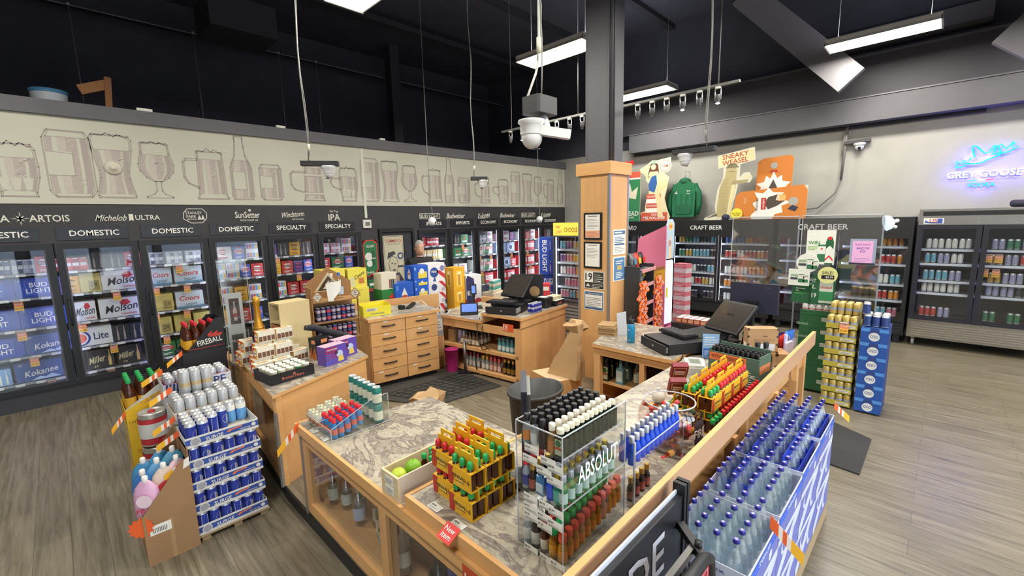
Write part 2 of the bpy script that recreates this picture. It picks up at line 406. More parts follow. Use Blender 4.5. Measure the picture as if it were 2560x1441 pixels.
# items on the cooler roof
b = MB(); b.lathe([(.155, 0), (.175, .23)], M('C3CBD1', .5), 20); t = one('bucket', b, 'white plastic bucket with a blue lid up on the mural wall ledge', 'bucket', (.17, 8.35, 3.61))
c = MB(); c.lathe([(.182, .215), (.182, .255), (.17, .262)], M('4F87AE', .5), 20); c.build('lid', t)
b = MB(); b.bar((.72, 8.3, 3.61), (.76, 8.3, 4.13), .07, .07, M('9C6A44', .7)); b.bar((.46, 8.3, 3.92), (.75, 8.3, 4.04), .05, .12, M('A87549', .7)); b.bar((.52, 8.3, 3.61), (.74, 8.3, 3.65), .05, .05, M('9C6A44', .7))
one('timber_offcut', b, 'brown piece of rough timber standing up on the ledge beside the bucket', 'timber')
for i, (x, w_) in enumerate(((.94, .16), (2.62, .13), (4.4, .1))):
    b = MB(); b.box(x, 7.62, 3.61, x + w_, 7.68, 3.65, M('E5E6D8', .5)); one('ledge_lamp', b, 'small white slim lamp on the dark ledge above the mural, %s of three' % NTH[i], 'lamp')
# ---------------------------------------------------------------- mural
LINE = M('A69C96', .7); TONE = M('B0A7A0', .7); PALE = M('BDB6AC', .7)
mural = thing('wall_mural', 'long cream mural of brown beer glass and bottle drawings over the coolers', 'mural')
b = MB(); b.box(-4, A - .012, 2.42, 9.93, A - .001, 3.48, MURAL)
F = Face(b, (-4, A - .012, 2.42), (1, 0, 0), (0, 0, 1), 13.93, 1.06)
random.seed(3)
for i in range(40):
    x = random.random() * .9; y = random.choice((.30, .33, .45, .48, .62)) + random.uniform(-.01, .01); l = random.uniform(.01, .05)
    F.poly([(x, y), (x + l, y - .006), (x + l, y - .003), (x, y + .004)], PALE, 0)
b.build('panel', mural)
def stroke(F, pts, wd, m, l=2, closed=False):
    q = [(x * F.w, y * F.h) for x, y in pts]; n = len(q)
    for i in range(n if closed else n - 1):
        (x0, y0), (x1, y1) = q[i], q[(i + 1) % n]; dx, dy = x1 - x0, y1 - y0; L = math.hypot(dx, dy) or 1; nx, ny = -dy / L * wd / 2, dx / L * wd / 2
        ex, ey = dx / L * wd * .3, dy / L * wd * .3
        F.poly([((x0 - ex + nx) / F.w, (y0 - ey + ny) / F.h), ((x0 - ex - nx) / F.w, (y0 - ey - ny) / F.h), ((x1 + ex - nx) / F.w, (y1 + ey - ny) / F.h), ((x1 + ex + nx) / F.w, (y1 + ey + ny) / F.h)], m, l)
def sym(half): return [(.5 - x, y) for x, y in half] + [(.5 + x, y) for x, y in half[::-1]]
def at_y(half, y):
    for (x0, y0), (x1, y1) in zip(half, half[1:]):
        if min(y0, y1) <= y <= max(y0, y1) and y0 != y1: return x0 + (x1 - x0) * (y - y0) / (y1 - y0)
    return half[-1][0]
def vessel(F, half, lo, hi, wd=.011, cx=.5, band=None, hatch=14, seed=1):
    rs = random.Random(seed); sh = [(x - .5 + cx, y) for x, y in sym(half)]
    stroke(F, sh, wd, LINE, 3, True)
    inn = [(cx + (x - cx) * .9, .5 + (y - .5) * .97) for x, y in sh]; stroke(F, inn, wd * .5, LINE, 3, True)
    ys = [lo + (hi - lo) * k / 8 for k in range(9)]; a = .86
    def strip(f0, f1, m, l): F.poly([(cx + at_y(half, y) * a * f0, y) for y in ys] + [(cx + at_y(half, y) * a * f1, y) for y in ys[::-1]], m, l)
    strip(-1, -.72, TONE, 1); strip(-.45, -.05, PALE, 1); strip(-.05, .5, TONE, 1); strip(.68, 1, LINE, 1)
    for k in range(hatch):
        y = lo + (hi - lo) * rs.random(); f = rs.uniform(-.2, .5); hw = at_y(half, y) * a
        stroke(F, [(cx + hw * f, y), (cx + hw * (f + .3), y + .03)], wd * .4, MURAL if k % 2 else LINE, 2)
    if hi < .97: stroke(F, [(cx - at_y(half, hi) * .9, hi), (cx + at_y(half, hi) * .9, hi)], wd * .6, LINE, 3)
def handle(F, x0, x1, y0, y1, wd=.011):
    for k in (0, .035):
        stroke(F, [(x1, y1 - k), (x0 + .08, y1 - k), (x0 + k, y1 - .08), (x0 + k, y0 + .22), (x0 + .08 + k, y0 + .1), (x1, y0 + k)], wd, LINE, 3)
def foam(F, cx, hw, y, h):
    n = 10; stroke(F, [(cx - hw + 2 * hw * k / n, y + h * (.55 + .45 * math.sin(k * 1.9)) * math.sin(PI * min(max(k / n, .08), .92))) for k in range(n + 1)], .01, LINE, 3)
def d_can(F, s): vessel(F, [(.36, 1), (.40, .985), (.5, .88), (.5, .1), (.40, .02), (.36, 0)], .06, .9, seed=s); F.rect(.03, .33, .58, .68, MURAL, 4); stroke(F, [(.03, .33), (.58, .33), (.58, .66), (.03, .68)], .008, LINE, 5)
def d_pils(F, s): vessel(F, [(.42, .97), (.5, .9), (.48, .75), (.36, .42), (.36, .3), (.46, .03), (.44, 0)], .06, .74, seed=s, hatch=26); foam(F, .5, .45, .94, .06)
def d_tulip(F, s):
    vessel(F, [(.30, .98), (.36, .96), (.38, .8), (.47, .6), (.44, .48), (.30, .37), (.1, .3)], .34, .76, seed=s); foam(F, .5, .33, .95, .05)
    stroke(F, [(.43, .3), (.43, .14), (.36, .08), (.15, .03), (.15, .01), (.85, .01), (.85, .03), (.64, .08), (.57, .14), (.57, .3)], .011, LINE, 3)
def d_stein(F, s): vessel(F, [(.29, .93), (.29, .9), (.32, .1), (.36, .02), (.34, 0)], .1, .78, cx=.65, seed=s, hatch=22); foam(F, .65, .28, .92, .08); handle(F, .03, .36, .2, .78)
def d_bottle(F, s): vessel(F, [(.16, 1), (.2, .97), (.17, .93), (.2, .85), (.24, .7), (.4, .58), (.48, .5), (.48, .06), (.42, 0)], .03, .62, seed=s); F.rect(.12, .16, .66, .44, MURAL, 4); stroke(F, [(.12, .16), (.66, .16), (.66, .44), (.12, .44)], .007, LINE, 5, True)
def d_tank(F, s):
    vessel(F, [(.22, .93), (.22, .9), (.27, .05), (.3, 0)], .05, .84, cx=.68, seed=s); foam(F, .68, .24, .9, .09); handle(F, .05, .45, .18, .74)
    for y in (.18, .66): stroke(F, [(.42, y), (.94, y)], .03, MURAL, 4); stroke(F, [(.42, y + .03), (.94, y + .03)], .008, LINE, 5); stroke(F, [(.42, y - .03), (.94, y - .03)], .008, LINE, 5)
def d_dimple(F, s):
    vessel(F, [(.25, .95), (.30, .85), (.32, .55), (.31, .35), (.24, .08), (.25, 0)], .1, .7, cx=.66, seed=s, hatch=20); foam(F, .66, .26, .9, .1); handle(F, .03, .38, .3, .66)
    for k in range(3): F.poly([(.44 + .16 * k, .12), (.52 + .16 * k, .12), (.56 + .16 * k, .34), (.41 + .16 * k, .34)], MURAL, 4)
SEQ = [('mug_drawing', d_dimple, -.60, -.02, 3.12), ('can_drawing', d_can, .03, .44, 3.28), ('beer_glass_drawing', d_pils, .43, .83, 3.30), ('goblet_drawing', d_tulip, .86, 1.26, 3.24), ('stein_drawing', d_stein, 1.33, 1.86, 3.21), ('bottle_drawing', d_bottle, 1.91, 2.21, 3.42), ('short_can_drawing', d_can, 2.3, 2.62, 3.04), ('tankard_drawing', d_tank, 2.72, 3.3, 3.13), ('mug_drawing', d_dimple, 3.38, 3.9, 3.1), ('can_drawing', d_can, 3.96, 4.32, 3.27), ('beer_glass_drawing', d_pils, 4.37, 4.73, 3.27), ('goblet_drawing', d_tulip, 4.78, 5.17, 3.21), ('stein_drawing', d_stein, 5.25, 5.75, 3.19), ('bottle_drawing', d_bottle, 5.82, 6.08, 3.41), ('short_can_drawing', d_can, 6.18, 6.51, 3.03), ('tankard_drawing', d_tank, 6.63, 7.14, 3.1), ('mug_drawing', d_dimple, 7.19, 7.74, 3.08), ('can_drawing', d_can, 7.81, 8.14, 3.25), ('beer_glass_drawing', d_pils, 8.21, 8.58, 3.25), ('goblet_drawing', d_tulip, 8.63, 8.97, 3.19), ('stein_drawing', d_stein, 9.02, 9.47, 3.16), ('bottle_drawing', d_bottle, 9.59, 9.85, 3.38)]
for i, (nm, fn, x0, x1, zt) in enumerate(SEQ):
    b = MB(); fn(Face(b, (x0, A - .0125, 2.5), (1, 0, 0), (0, 0, 1), x1 - x0, zt - 2.5), i); b.build(nm, mural)
b = MB(); b.lathe([(.085, 0), (.085, .01), (.07, .025), (.03, .03), (.025, .05), (.002, .052)], M('CFCBB9', .6), 20)
o = one('round_wall_plate', b, 'round cream dome plate stuck on the second tall beer drawing of the mural', 'wall plate', (.62, A - .014, 2.87)); o.rotation_euler = (PI / 2, 0, 0)
# ---------------------------------------------------------------- lettering on the dark band
def letters(label, fn, x, z, w_, h_, m=None):
    b = MB(); fn(Face(b, (x - w_ / 2, A - .003, z - h_ / 2), (1, 0, 0), (0, 0, 1), w_, h_)); return one('wall_lettering', b, label, 'lettering')
T_ = TXT
letters('white block capitals with an eight point star over the leftmost cooler doors', lambda F: (F.text('STELLA', .22, .5, .5, T_, .40, bold=.03), F.star(.52, .5, .5, T_, 1, 4, .16), F.star(.52, .5, .3, T_, 1, 8, .4), F.text('ARTOIS', .80, .5, .5, T_, .4, bold=.03)), -.27, 2.25, .84, .16)
letters('white script word and thin capitals with a ribbon over the second cooler door', lambda F: (F.text('Michelob', .24, .5, .6, T_, .46, ital=.35, bold=.005), F.poly([(.50, .15), (.535, .28), (.57, .15), (.57, .85), (.5, .85)], T_), F.text('ULTRA', .8, .5, .5, T_, .4)), .70, 2.25, .64, .13)
letters('white eight sided badge with two little trees over the third cooler door', lambda F: (stroke(F, [(.2, .97), (.8, .97), (.98, .7), (.95, .3), (.75, .03), (.3, .03), (.02, .3), (.04, .7)], .009, T_, 1, True), F.text('STANLEY', .45, .7, .17, T_, .66), F.text('PARK', .34, .46, .17, T_, .4), F.text('BREWING', .34, .28, .09, T_, .4), [F.poly([(x - .08, .25), (x + .08, .25), (x, .58)], T_) for x in (.66, .8)]), 1.42, 2.265, .29, .21)
letters('white rounded two part word with a small peach over the fourth cooler door', lambda F: (F.text('SunSetter', .5, .55, .5, T_, .98, bold=.03), F.text('PEACH WHEAT ALE', .55, .12, .14, T_, .7), F.disc(.6, .9, .1, T_)), 2.08, 2.265, .34, .19)
letters('white slanting word with small capitals below over the fifth cooler door', lambda F: (F.text('Windstorm', .5, .6, .5, T_, .98, ital=.3, bold=.03, rot=.08), F.text('WEST COAST PALE ALE', .7, .14, .14, T_, .5)), 2.74, 2.26, .37, .17)
letters('white big three letter word under small capitals over the sixth cooler door', lambda F: (F.text('Fat Tug', .5, .85, .22, T_, .9, bold=.03), F.text('IPA', .5, .36, .55, T_, .9, bold=.04)), 3.42, 2.25, .23, .2)
def boxed(F): F.frame(0, .1, 1, .9, .07, T_); F.text('BUD LIGHT', .5, .5, .5, T_, .9, bold=.035)
bw = lambda F: F.text('Budweiser', .5, .5, .75, T_, .98, ital=.3, bold=.025)
kk = lambda F: F.text('Kokanee', .5, .5, .7, T_, .98, ital=.3, bold=.03, rot=.14)
for i, (fn, x, w_, nm) in enumerate(((boxed, 5.42, .5, 'white two word lettering in a thin box'), (bw, 6.1, .5, 'white flowing script word'), (kk, 6.92, .37, 'white slanting bold word'), (bw, 7.69, .5, 'white flowing script word'), (boxed, 8.43, .52, 'white two word lettering in a thin box'), (kk, 9.12, .4, 'white slanting bold word'))):
    letters(nm + ' over the %s far cooler door' % NTH[i], fn, x, 2.22, w_, .14 if fn is not kk else .2)
PANEL = M('24252B', .35)
SG = [(-.78, -.13, 'DOMESTIC'), (.01, .67, 'DOMESTIC'), (.8, 1.46, 'DOMESTIC'), (1.57, 2.23, 'DOMESTIC'), (2.36, 3.01, 'SPECIALTY'), (3.14, 3.78, 'SPECIALTY'), (5.16, 5.83, 'IMPORTS'), (5.94, 6.59, 'IMPORTS'), (6.7, 7.36, 'ECONOMY'), (7.46, 8.09, 'ECONOMY'), (8.2, 8.85, 'ECONOMY'), (8.97, 9.6, 'ECONOMY')]
DOORN = ['leftmost', 'second', 'third', 'fourth', 'fifth', 'sixth']
DN = ['%s cooler door' % d for d in DOORN] + ['%s far cooler door' % d for d in NTH[:6]]
for i, (x0, x1, t_) in enumerate(SG):
    b = MB(); b.box(x0, A - .012, 1.985, x1, A - .001, 2.15, PANEL)
    o = one('category_sign', b, 'dark sign panel reading %s in white above the %s' % (t_, DN[i]), 'sign')
    c = MB(); Face(c, (x0, A - .012, 1.985), (1, 0, 0), (0, 0, 1), x1 - x0, .165).text(t_, .52, .5, .42, M('ECECE4', .5), .8, bold=.03); c.build('lettering', o)
# ---------------------------------------------------------------- cooler doors, shelves and stock
TUBE = M('E9ECFF', .4, 0, 1, 5.0); TUBEW = M('EEF0FF', .4, 0, 1, 11.0); TUBEB = M('6A5CFF', .4, 0, 1, 2.6)
DX = [-.81 + .78 * k for k in range(6)] + [5.1 + .768 * k for k in range(6)]
SHELF = [1.605, 1.315, .95, .62, .30]
def cooler_door(i):
    x0 = DX[i]; x1 = x0 + (.78 if i < 6 else .768)
    t = thing('glass_cooler_door', 'black framed glass cooler door, %s' % DN[i], 'cooler door', (x0, A, 0)); t['kind'] = 'thing'
    W_ = x1 - x0; b = MB(); m = BLACK
    for q in ((.005, .2, .075, 1.95), (W_ - .075, .2, W_ - .005, 1.95), (.075, .2, W_ - .075, .27), (.075, 1.88, W_ - .075, 1.95)): b.box(q[0], -.03, q[1], q[2], .03, q[3], m)
    for q in ((.075, .27, .09, 1.88), (W_ - .09, .27, W_ - .075, 1.88)): b.box(q[0], -.036, q[1], q[2], -.006, q[3], M('44464C', .35))
    b.build('door_frame', t)
    g = MB(); g.box(.075, -.005, .27, W_ - .075, .003, 1.88, GLASS); g.build('glass_pane', t)
    h = MB(); h.tube([(.045, -.035, .95), (.045, -.065, .97), (.045, -.065, 1.25), (.045, -.035, 1.27)], .009, BLK2, 6); h.build('handle', t)
    l = MB(); l.box(W_ - .05, .035, .25, W_ - .02, .06, 1.9, TUBEB if i < 2 else (TUBE if i < 6 else TUBEW)); l.build('light_tube', t)
    l = MB(); l.box(.02, .035, .25, .05, .06, 1.9, TUBE if i < 6 else TUBEW); l.build('light_tube', t)
for i in range(12): cooler_door(i)
def shelf(i, k, z):
    x0 = DX[i]; x1 = x0 + .77; b = MB()
    b.box(x0 + .02, A + .12, z - .025, x1 - .02, A + .14, z - .004, M('8F9296', .4))
    for q in range(6): b.box(x0 + .03, A + .16 + q * .1, z - .02, x1 - .03, A + .175 + q * .1, z - .006, M('77797C', .5))
    o = one('cooler_shelf', b, 'wire cooler shelf, %s from the top, behind the %s' % (NTH[k], DN[i]), 'shelf')
    for q in range(4):
        c = MB(); x = x0 + .09 + q * .17 + (i * k % 3) * .02; c.box(x, A + .112, z - .03, x + .08, A + .119, z, M('D6D6D0', .6)); c.build('price_label', o)
for i in range(12):
    for k, z in enumerate(SHELF):
        if i >= 6 and k > 3: continue
        shelf(i, k, z)
def tx(*L, m=WHITE, bold=.03, ital=0, rot=0):
    """lines of (text, x, y, h, maxw)"""
    return lambda F: [F.text(t, x, y, h, m, mw, bold=bold, ital=ital, rot=rot) for t, x, y, h, mw in L]
def seq(*fs): return lambda F: [f(F) for f in fs]
BL = '20409E'
def bud(F): F.frame(.22, .18, .78, .86, .02, M('4E7BD8', .5)); tx(('BUD', .5, .64, .24, .6), ('LIGHT', .5, .34, .24, .6))(F); F.text('15', .09, .88, .1, WHITE)
def kok(F): F.text('Kokanee', .55, .45, .3, WHITE, .72, bold=.03, ital=.25, rot=.13); F.poly([(.3, .03), (.5, .2), (.6, .12), (.75, .25), (.95, .05)], M('B9CDE8', .5)); F.text('15', .12, .88, .1, WHITE)
def mol(F): F.text('Molson', .55, .5, .4, M('26262E'), .8, bold=.01, ital=.3, rot=.12); F.text('CANADIAN', .7, .14, .1, M('C0303A'), .4); F.poly([(.55, .62), (.68, .6), (.78, .72), (.7, .92), (.58, .9), (.5, .75)], M('C0303A'))
def coo(F): F.rect(0, 0, 1, .12, M('5F8499')); F.poly([(.0, .12), (.22, .5), (.4, .3), (.6, .62), (.8, .35), (1, .5), (1, .12)], M('A9BBC2')); F.text('Coors', .5, .6, .3, M('C0363A'), .74, ital=.2, bold=.02); F.text('LIGHT', .55, .22, .15, M('3C4A54'), .5)
def lite(F): F.disc(.14, .45, .42, M('2C3F78')); F.disc(.14, .45, .33, M('D9DAD4'), 2); F.disc(.14, .45, .26, M('D65A3C'), 3); F.text('Lite', .7, .5, .4, M('2C3558'), .4, bold=.03)
def mil(F): F.text('Miller', .38, .5, .34, M('C9BE8E'), .6, ital=.3, bold=.02, rot=.2); F.poly([(.78, .1), (.9, .1), (.9, .5), (.86, .7), (.86, .95), (.82, .95), (.82, .7), (.78, .5)], M('C9A964')); F.text('24', .3, .14, .12, M('C9BE8E'))
def btl(col): return lambda F: [F.poly([(x - .06, .06), (x + .06, .06), (x + .06, .5), (x + .025, .68), (x + .025, .92), (x - .025, .92), (x - .025, .68), (x - .06, .5)], M(col), 2) for x in (.3, .7)]
def badge(c1, c2): return lambda F: (F.disc(.5, .6, .30, M(c1), 1, .75), F.rect(.12, .48, .88, .7, M(c2), 2), F.lines(.2, .08, .8, .26, 2, M(c1), 1, .5), F.poly([(.3, .95), (.7, .95), (.5, .78)], M(c2), 3), F.lines(.2, .53, .8, .65, 2, M(c1), 3, .4))
def cans4(*cs): return lambda F: [(F.rect(.04 + k * .24, .06, .24 + k * .24, .9, M(c)), F.rect(.04 + k * .24, .35, .24 + k * .24, .6, M('DADAD6'), 2), F.rect(.06 + k * .24, .9, .22 + k * .24, .96, M('BDBEC0', .3, .6))) for k, c in enumerate(cs)]
CT = {  # key: width, height, colour, front, words
 'bl': (.40, .235, BL, bud, 'bright blue beer carton with white block letters'),
 'ko': (.40, .235, '2D4C8C', kok, 'deep blue beer carton with a slanting white word and snowy peak'),
 'pl': (.13, .2, '7FA3C8', btl('D9E0C8'), 'narrow pale blue carton with a figure on it'),
 'mo': (.41, .25, 'CFCFC9', mol, 'white beer carton with black script and a red leaf'),
 'ms': (.22, .25, 'CFCFC9', mol, 'narrow white beer carton with black script'),
 'co': (.33, .24, 'BBC3C4', coo, 'silver beer carton with red script and pale mountains'),
 'cs': (.24, .24, 'BBC3C4', coo, 'small silver beer carton with red script'),
 'li': (.36, .24, 'D2D3CC', lite, 'white beer carton with a round red and blue crest'),
 'mi': (.26, .25, '2B2A2A', mil, 'black beer carton with a pale gold script word'),
 'bk': (.17, .22, '2A2B31', btl('9A8F80'), 'black carton with bottle pictures'),
 'tn': (.20, .24, 'B9A95C', lambda F: (F.rect(.4, .1, .9, .6, M('8D8048')), F.text('24', .65, .4, .2, M('5A4A1C'))), 'tan beer carton with brown print'),
 'gr': (.22, .2, '2F6B3A', badge('D9DAC8', 'B5352F'), 'green beer carton with a pale round badge'),
 'rd': (.17, .2, 'C23A38', badge('E2D9CF', '8E2328'), 'red carton with a round badge'),
 'yl': (.17, .22, 'D39A2E', badge('7A4C18', 'D9B24A'), 'golden yellow carton with a brown badge'),
 'pu': (.14, .2, '4A3A7C', badge('B9476A', '2B2450'), 'purple carton with a pink badge'),
 'bu': (.14, .2, '3A55A8', badge('C9C9D8', 'C23A48'), 'mid blue carton with a pale badge'),
 'wh': (.17, .24, 'D5D3CE', cans4('8E5A9A', 'C25A50', '5A8EB0', 'C2A24A'), 'white carton printed with coloured cans'),
 'pk': (.17, .17, 'C9A5B4', cans4('D0788A', 'B9B4C8', 'D0788A', 'B9B4C8'), 'row of pink and white slim cans in a pack'),
 'rw': (.26, .24, 'C4343A', lambda F: (F.rect(.05, .3, .95, .75, M('D9D6D0')), F.text('LUCKY', .5, .52, .3, M('B0242A'), .8)), 'red beer carton with a white band'),
 'gw': (.28, .24, 'CFCFC4', lambda F: (F.poly([(0, 0), (.5, 0), (.75, 1), (.3, 1)], M('3F7A4A')), F.rect(.1, .45, .9, .75, M('B9343A'), 2), F.text('PILSNER', .5, .6, .18, WHITE, .7, l=3)), 'white and green beer carton with a red band'),
 'bs': (.28, .24, '8FA4C0', lambda F: (F.disc(.5, .5, .35, M('D4DAE2')), F.disc(.5, .5, .24, M('35507F'), 2)), 'silver blue beer carton with a round shield'),
 'yw': (.12, .2, 'DCC98A', cans4('D9A23A', 'E0DCC8', 'D9A23A', 'E0DCC8'), 'yellow and white tall can pack'),
 'gs': (.2, .2, '2E7A3C', lambda F: (F.star(.5, .6, .22, M('C8232B')), F.rect(.15, .15, .85, .32, M('DADAD0'))), 'green beer carton with a red star'),
 'st': (.23, .2, 'D6D2CC', badge('B23A38', 'D9CFC4'), 'white beer carton with a red round crest'),
 'cm': (.3, .22, '8A8458', badge('5A5636', 'A69C6A'), 'drab green patterned beer carton'),
 'sv': (.19, .17, '9FA3AA', cans4('B4B8C0', '5A6070', 'B4B8C0', '8A909C'), 'pack of silver and grey tall cans'),
 'dk': (.19, .17, '3A3E52', cans4('2E3A66', '5A6488', '2E3A66', '5A6488'), 'pack of dark blue bottles'),
 'ba': (.3, .16, 'B8444A', cans4('A82830', 'C85A58', 'A82830', 'C85A58'), 'red pack of cans'),
}
PR = {}
def box_proto(key):
    if key not in PR:
        w_, h, c, fn, d = CT[key]
        PR[key] = Proto(one('beer_carton', carton(w_, .26, h, M(c, .45), fn, lambda F: F.rect(.1, .3, .9, .7, M(c, .4))), d, 'carton'))
    return PR[key]
STOCK = [
 ['dk dk sv rd', 'bl bl', 'bl bl', 'bl ko', 'pl ko'],
 ['ba bk bk rd', 'yl tn mo', 'ms mo', 'li bk bk', 'mi mi'],
 ['sv sv sv', 'cs co', 'tn co', 'tn tn tn', 'gr gr gr'],
 ['st bu wh', 'wh wh bu rd', 'wh yl wh', 'yl rd bu', 'bk bk bk'],
 ['pu bk yl bk', 'yl rd pu bu', 'wh rd rd', 'yl bu', 'rd bu pu'],
 ['pk pk wh', 'rd gr bu', 'wh rd', 'gr bu', 'bu bu bu'],
 ['rd ba', 'yw yw yw yw yw', 'st st', 'rw rw'],
 ['bk bk gs', 'gr gs gr', 'st st', 'st st'],
 ['sv sv wh', 'gw gw', 'gw gw', 'cm rw'],
 ['pk wh pu', 'bs bs', 'rd bs rd', 'rw rw'],
 ['st rd wh', 'rw rw', 'rw rw', 'rw rw'],
 ['rd bk', 'bs rd', 'rw', 'rw rw'],
]
for i, rows in enumerate(STOCK):
    for k, row in enumerate(rows):
        ks = row.split(); tot = sum(CT[q][0] for q in ks); gap = min(.03, (.70 - tot) / max(1, len(ks))) if tot < .7 else .004
        x = DX[i] + (.765 - tot - gap * (len(ks) - 1)) / 2 + .01; seen = {}
        for q in ks:
            w_ = CT[q][0]; seen[q] = seen.get(q, 0) + 1; same = ks.count(q) > 1
            box_proto(q).put((x + w_ / 2, A + .31, SHELF[k]), 0, '%s, %s shelf, %s' % (CT[q][4], NTH[k], DN[i]), ('alike cartons, shelf %s of %s' % (NTH[k], DN[i])) if same else None)
            x += w_ + gap
def tag_proto():
    b = MB(); b.box(-.038, -.004, -.11, .038, 0, -.045, M('E98A5C', .6)); b.box(-.038, -.004, -.16, .038, 0, -.11, M('EBB84A', .6)); b.box(-.03, -.03, -.05, .03, 0, -.042, PLEXEDGE)
    F = Face(b, (-.038, -.004, -.16), (1, 0, 0), (0, 0, 1), .076, .115); F.text('SALE', .5, .72, .18, M('F3E4D2'), .8); F.text('$2.00', .5, .22, .2, M('A5581E'), .8)
    return Proto(one('sale_tag', b, 'orange and yellow sale tag', 'price tag'))
TAGP = tag_proto()
for n, (x, z, d, k) in enumerate(((-.40, 1.31, 0, 1), (-.42, .95, 0, 2), (-.36, .62, 0, 3), (.10, .95, 1, 2), (.36, .62, 1, 3), (.47, 1.31, 1, 1), (.88, 1.31, 2, 1), (1.23, 1.31, 2, 1), (.84, .95, 2, 2), (1.19, .95, 2, 2), (.92, .62, 2, 3), (1.17, 1.60, 2, 0), (2.47, 1.6, 4, 0), (2.78, 1.31, 4, 1), (6.35, 1.6, 7, 0), (6.85, 1.31, 8, 1), (7.2, 1.31, 8, 1), (6.9, .95, 8, 2), (7.6, 1.31, 9, 1), (7.9, 1.31, 9, 1), (8.5, 1.31, 10, 1), (8.6, .95, 10, 2), (-.25, .30, 0, 4), (.3, .3, 1, 4))):
    TAGP.put((x, A + .105, z + .03), 0, 'orange and yellow sale tag hanging from the %s shelf, %s' % (NTH[k], DN[d]), 'sale tags behind %s shelf %s' % (DN[d], NTH[k]))
# ---------------------------------------------------------------- poster door, thermostat, green poster
d = MB()
for q in ((4.24, 0, 4.30, 2.0), (4.96, 0, 5.01, 2.0), (4.3, 1.93, 4.96, 2.0)): d.box(q[0], A - .03, q[1], q[2], A + .1, q[3], BLACK)
o = struct('door_1', d)
d = MB(); d.box(4.3, A + .01, .02, 4.96, A + .04, 1.93, M('26272B', .5)); d.box(4.78, A, .9, 4.94, A + .012, 1.85, M('3A3D42', .2)); d.build('door_leaf', o)
d = MB(); d.tube([(4.9, A - .01, .95), (4.9, A - .06, .97), (4.9, A - .06, 1.2), (4.9, A - .01, 1.22)], .012, BLK2, 6); d.build('door_handle', o)
CRM = M('B9B39A', .7); INK = M('3A3A42', .7)
b = MB(); b.box(4.31, A - .012, .62, 4.75, A - .002, 1.86, CRM); F = Face(b, (4.31, A - .012, .62), (1, 0, 0), (0, 0, 1), .44, 1.24)
F.frame(.03, .012, .97, .988, .006, M('6A6656')); F.text('COMMERCE', .5, .92, .05, M('A8524C'), .82); F.text('CRAFTED FOR EVERYONE', .5, .87, .014, M('8A7C68'), .7)
F.poly([(.18, .04), (.84, .04), (.92, .3), (.72, .42), (.3, .42), (.12, .3)], INK); F.poly([(.3, .05), (.72, .05), (.7, .38), (.34, .38)], M('A5937C'), 2); F.poly([(.28, .44), (.6, .4), (.68, .55), (.62, .66), (.34, .68), (.22, .58)], CRM, 3); stroke(F, [(.28, .44), (.6, .4), (.68, .55), (.62, .66), (.34, .68), (.22, .58)], .008, INK, 4, True); F.poly([(.16, .64), (.6, .72), (.5, .76), (.22, .74)], INK, 5); F.disc(.38, .57, .012, INK, 5); F.disc(.52, .56, .012, INK, 5); F.poly([(.36, .47), (.56, .48), (.5, .445)], INK, 5); F.disc(.82, .68, .055, M('3C4A70'), 3); F.disc(.82, .68, .03, CRM, 4); F.rect(.6, .5, .97, .53, INK, 2)
F.rect(.36, .04, .66, .28, M('8C7E68'), 4)
one('figure_poster', b, 'tall cream poster of a cartoon worker in a cap hung on the walk-in door', 'poster')
b = MB(); b.box(3.985, A - .02, 2.2, 4.03, A - .002, 3.46, M('D3D2C4', .5)); one('cable_trunking', b, 'thin white vertical cable duct down the mural to the thermostat', 'cable duct')
b = MB(); b.box(3.93, A - .04, 2.02, 4.10, A - .002, 2.17, M('DAD9CE', .5), .02); o = one('thermostat', b, 'white wall thermostat with a grey screen beside the last specialty sign', 'thermostat'); c = MB(); c.box(3.97, A - .042, 2.06, 4.06, A - .039, 2.13, M('6E7268', .4)); c.build('screen', o)
def poster_green(F): F.frame(0, 0, 1, 1, .03, M('B5433C')); F.text('CALGARY', .5, .83, .07, WHITE, .6); F.disc(.36, .55, .11, M('D8DAD2')); F.disc(.4, .36, .09, M('D8DAD2')); F.rect(.58, .3, .8, .7, M('2A5A38')); F.text('Grolsch', .68, .5, .05, WHITE, .3); [F.disc(x, y, .05, M('B5433C')) for x, y in ((.08, .06), (.9, .12), (.1, .95), (.88, .95), (.5, .03))]; F.text('Grolsch', .4, .12, .06, WHITE, .5)
b = MB(); b.box(3.90, A - .01, 1.12, 4.19, A - .002, 1.80, M('2F7044', .5)); poster_green(Face(b, (3.90, A - .01, 1.12), (1, 0, 0), (0, 0, 1), .29, .68)); one('festive_poster', b, 'green and red framed beer poster on the dark wall by the poster door', 'poster')
b = MB(); b.box(3.96, A - .011, .84, 4.12, A - .002, 1.06, M('2F7044', .5)); F = Face(b, (3.96, A - .011, .84), (1, 0, 0), (0, 0, 1), .16, .22); F.rect(0, 0, 1, .25, M('B5433C')); F.rect(.15, .5, .85, .7, WHITE); one('small_poster', b, 'small green and red poster below the big green one', 'poster')
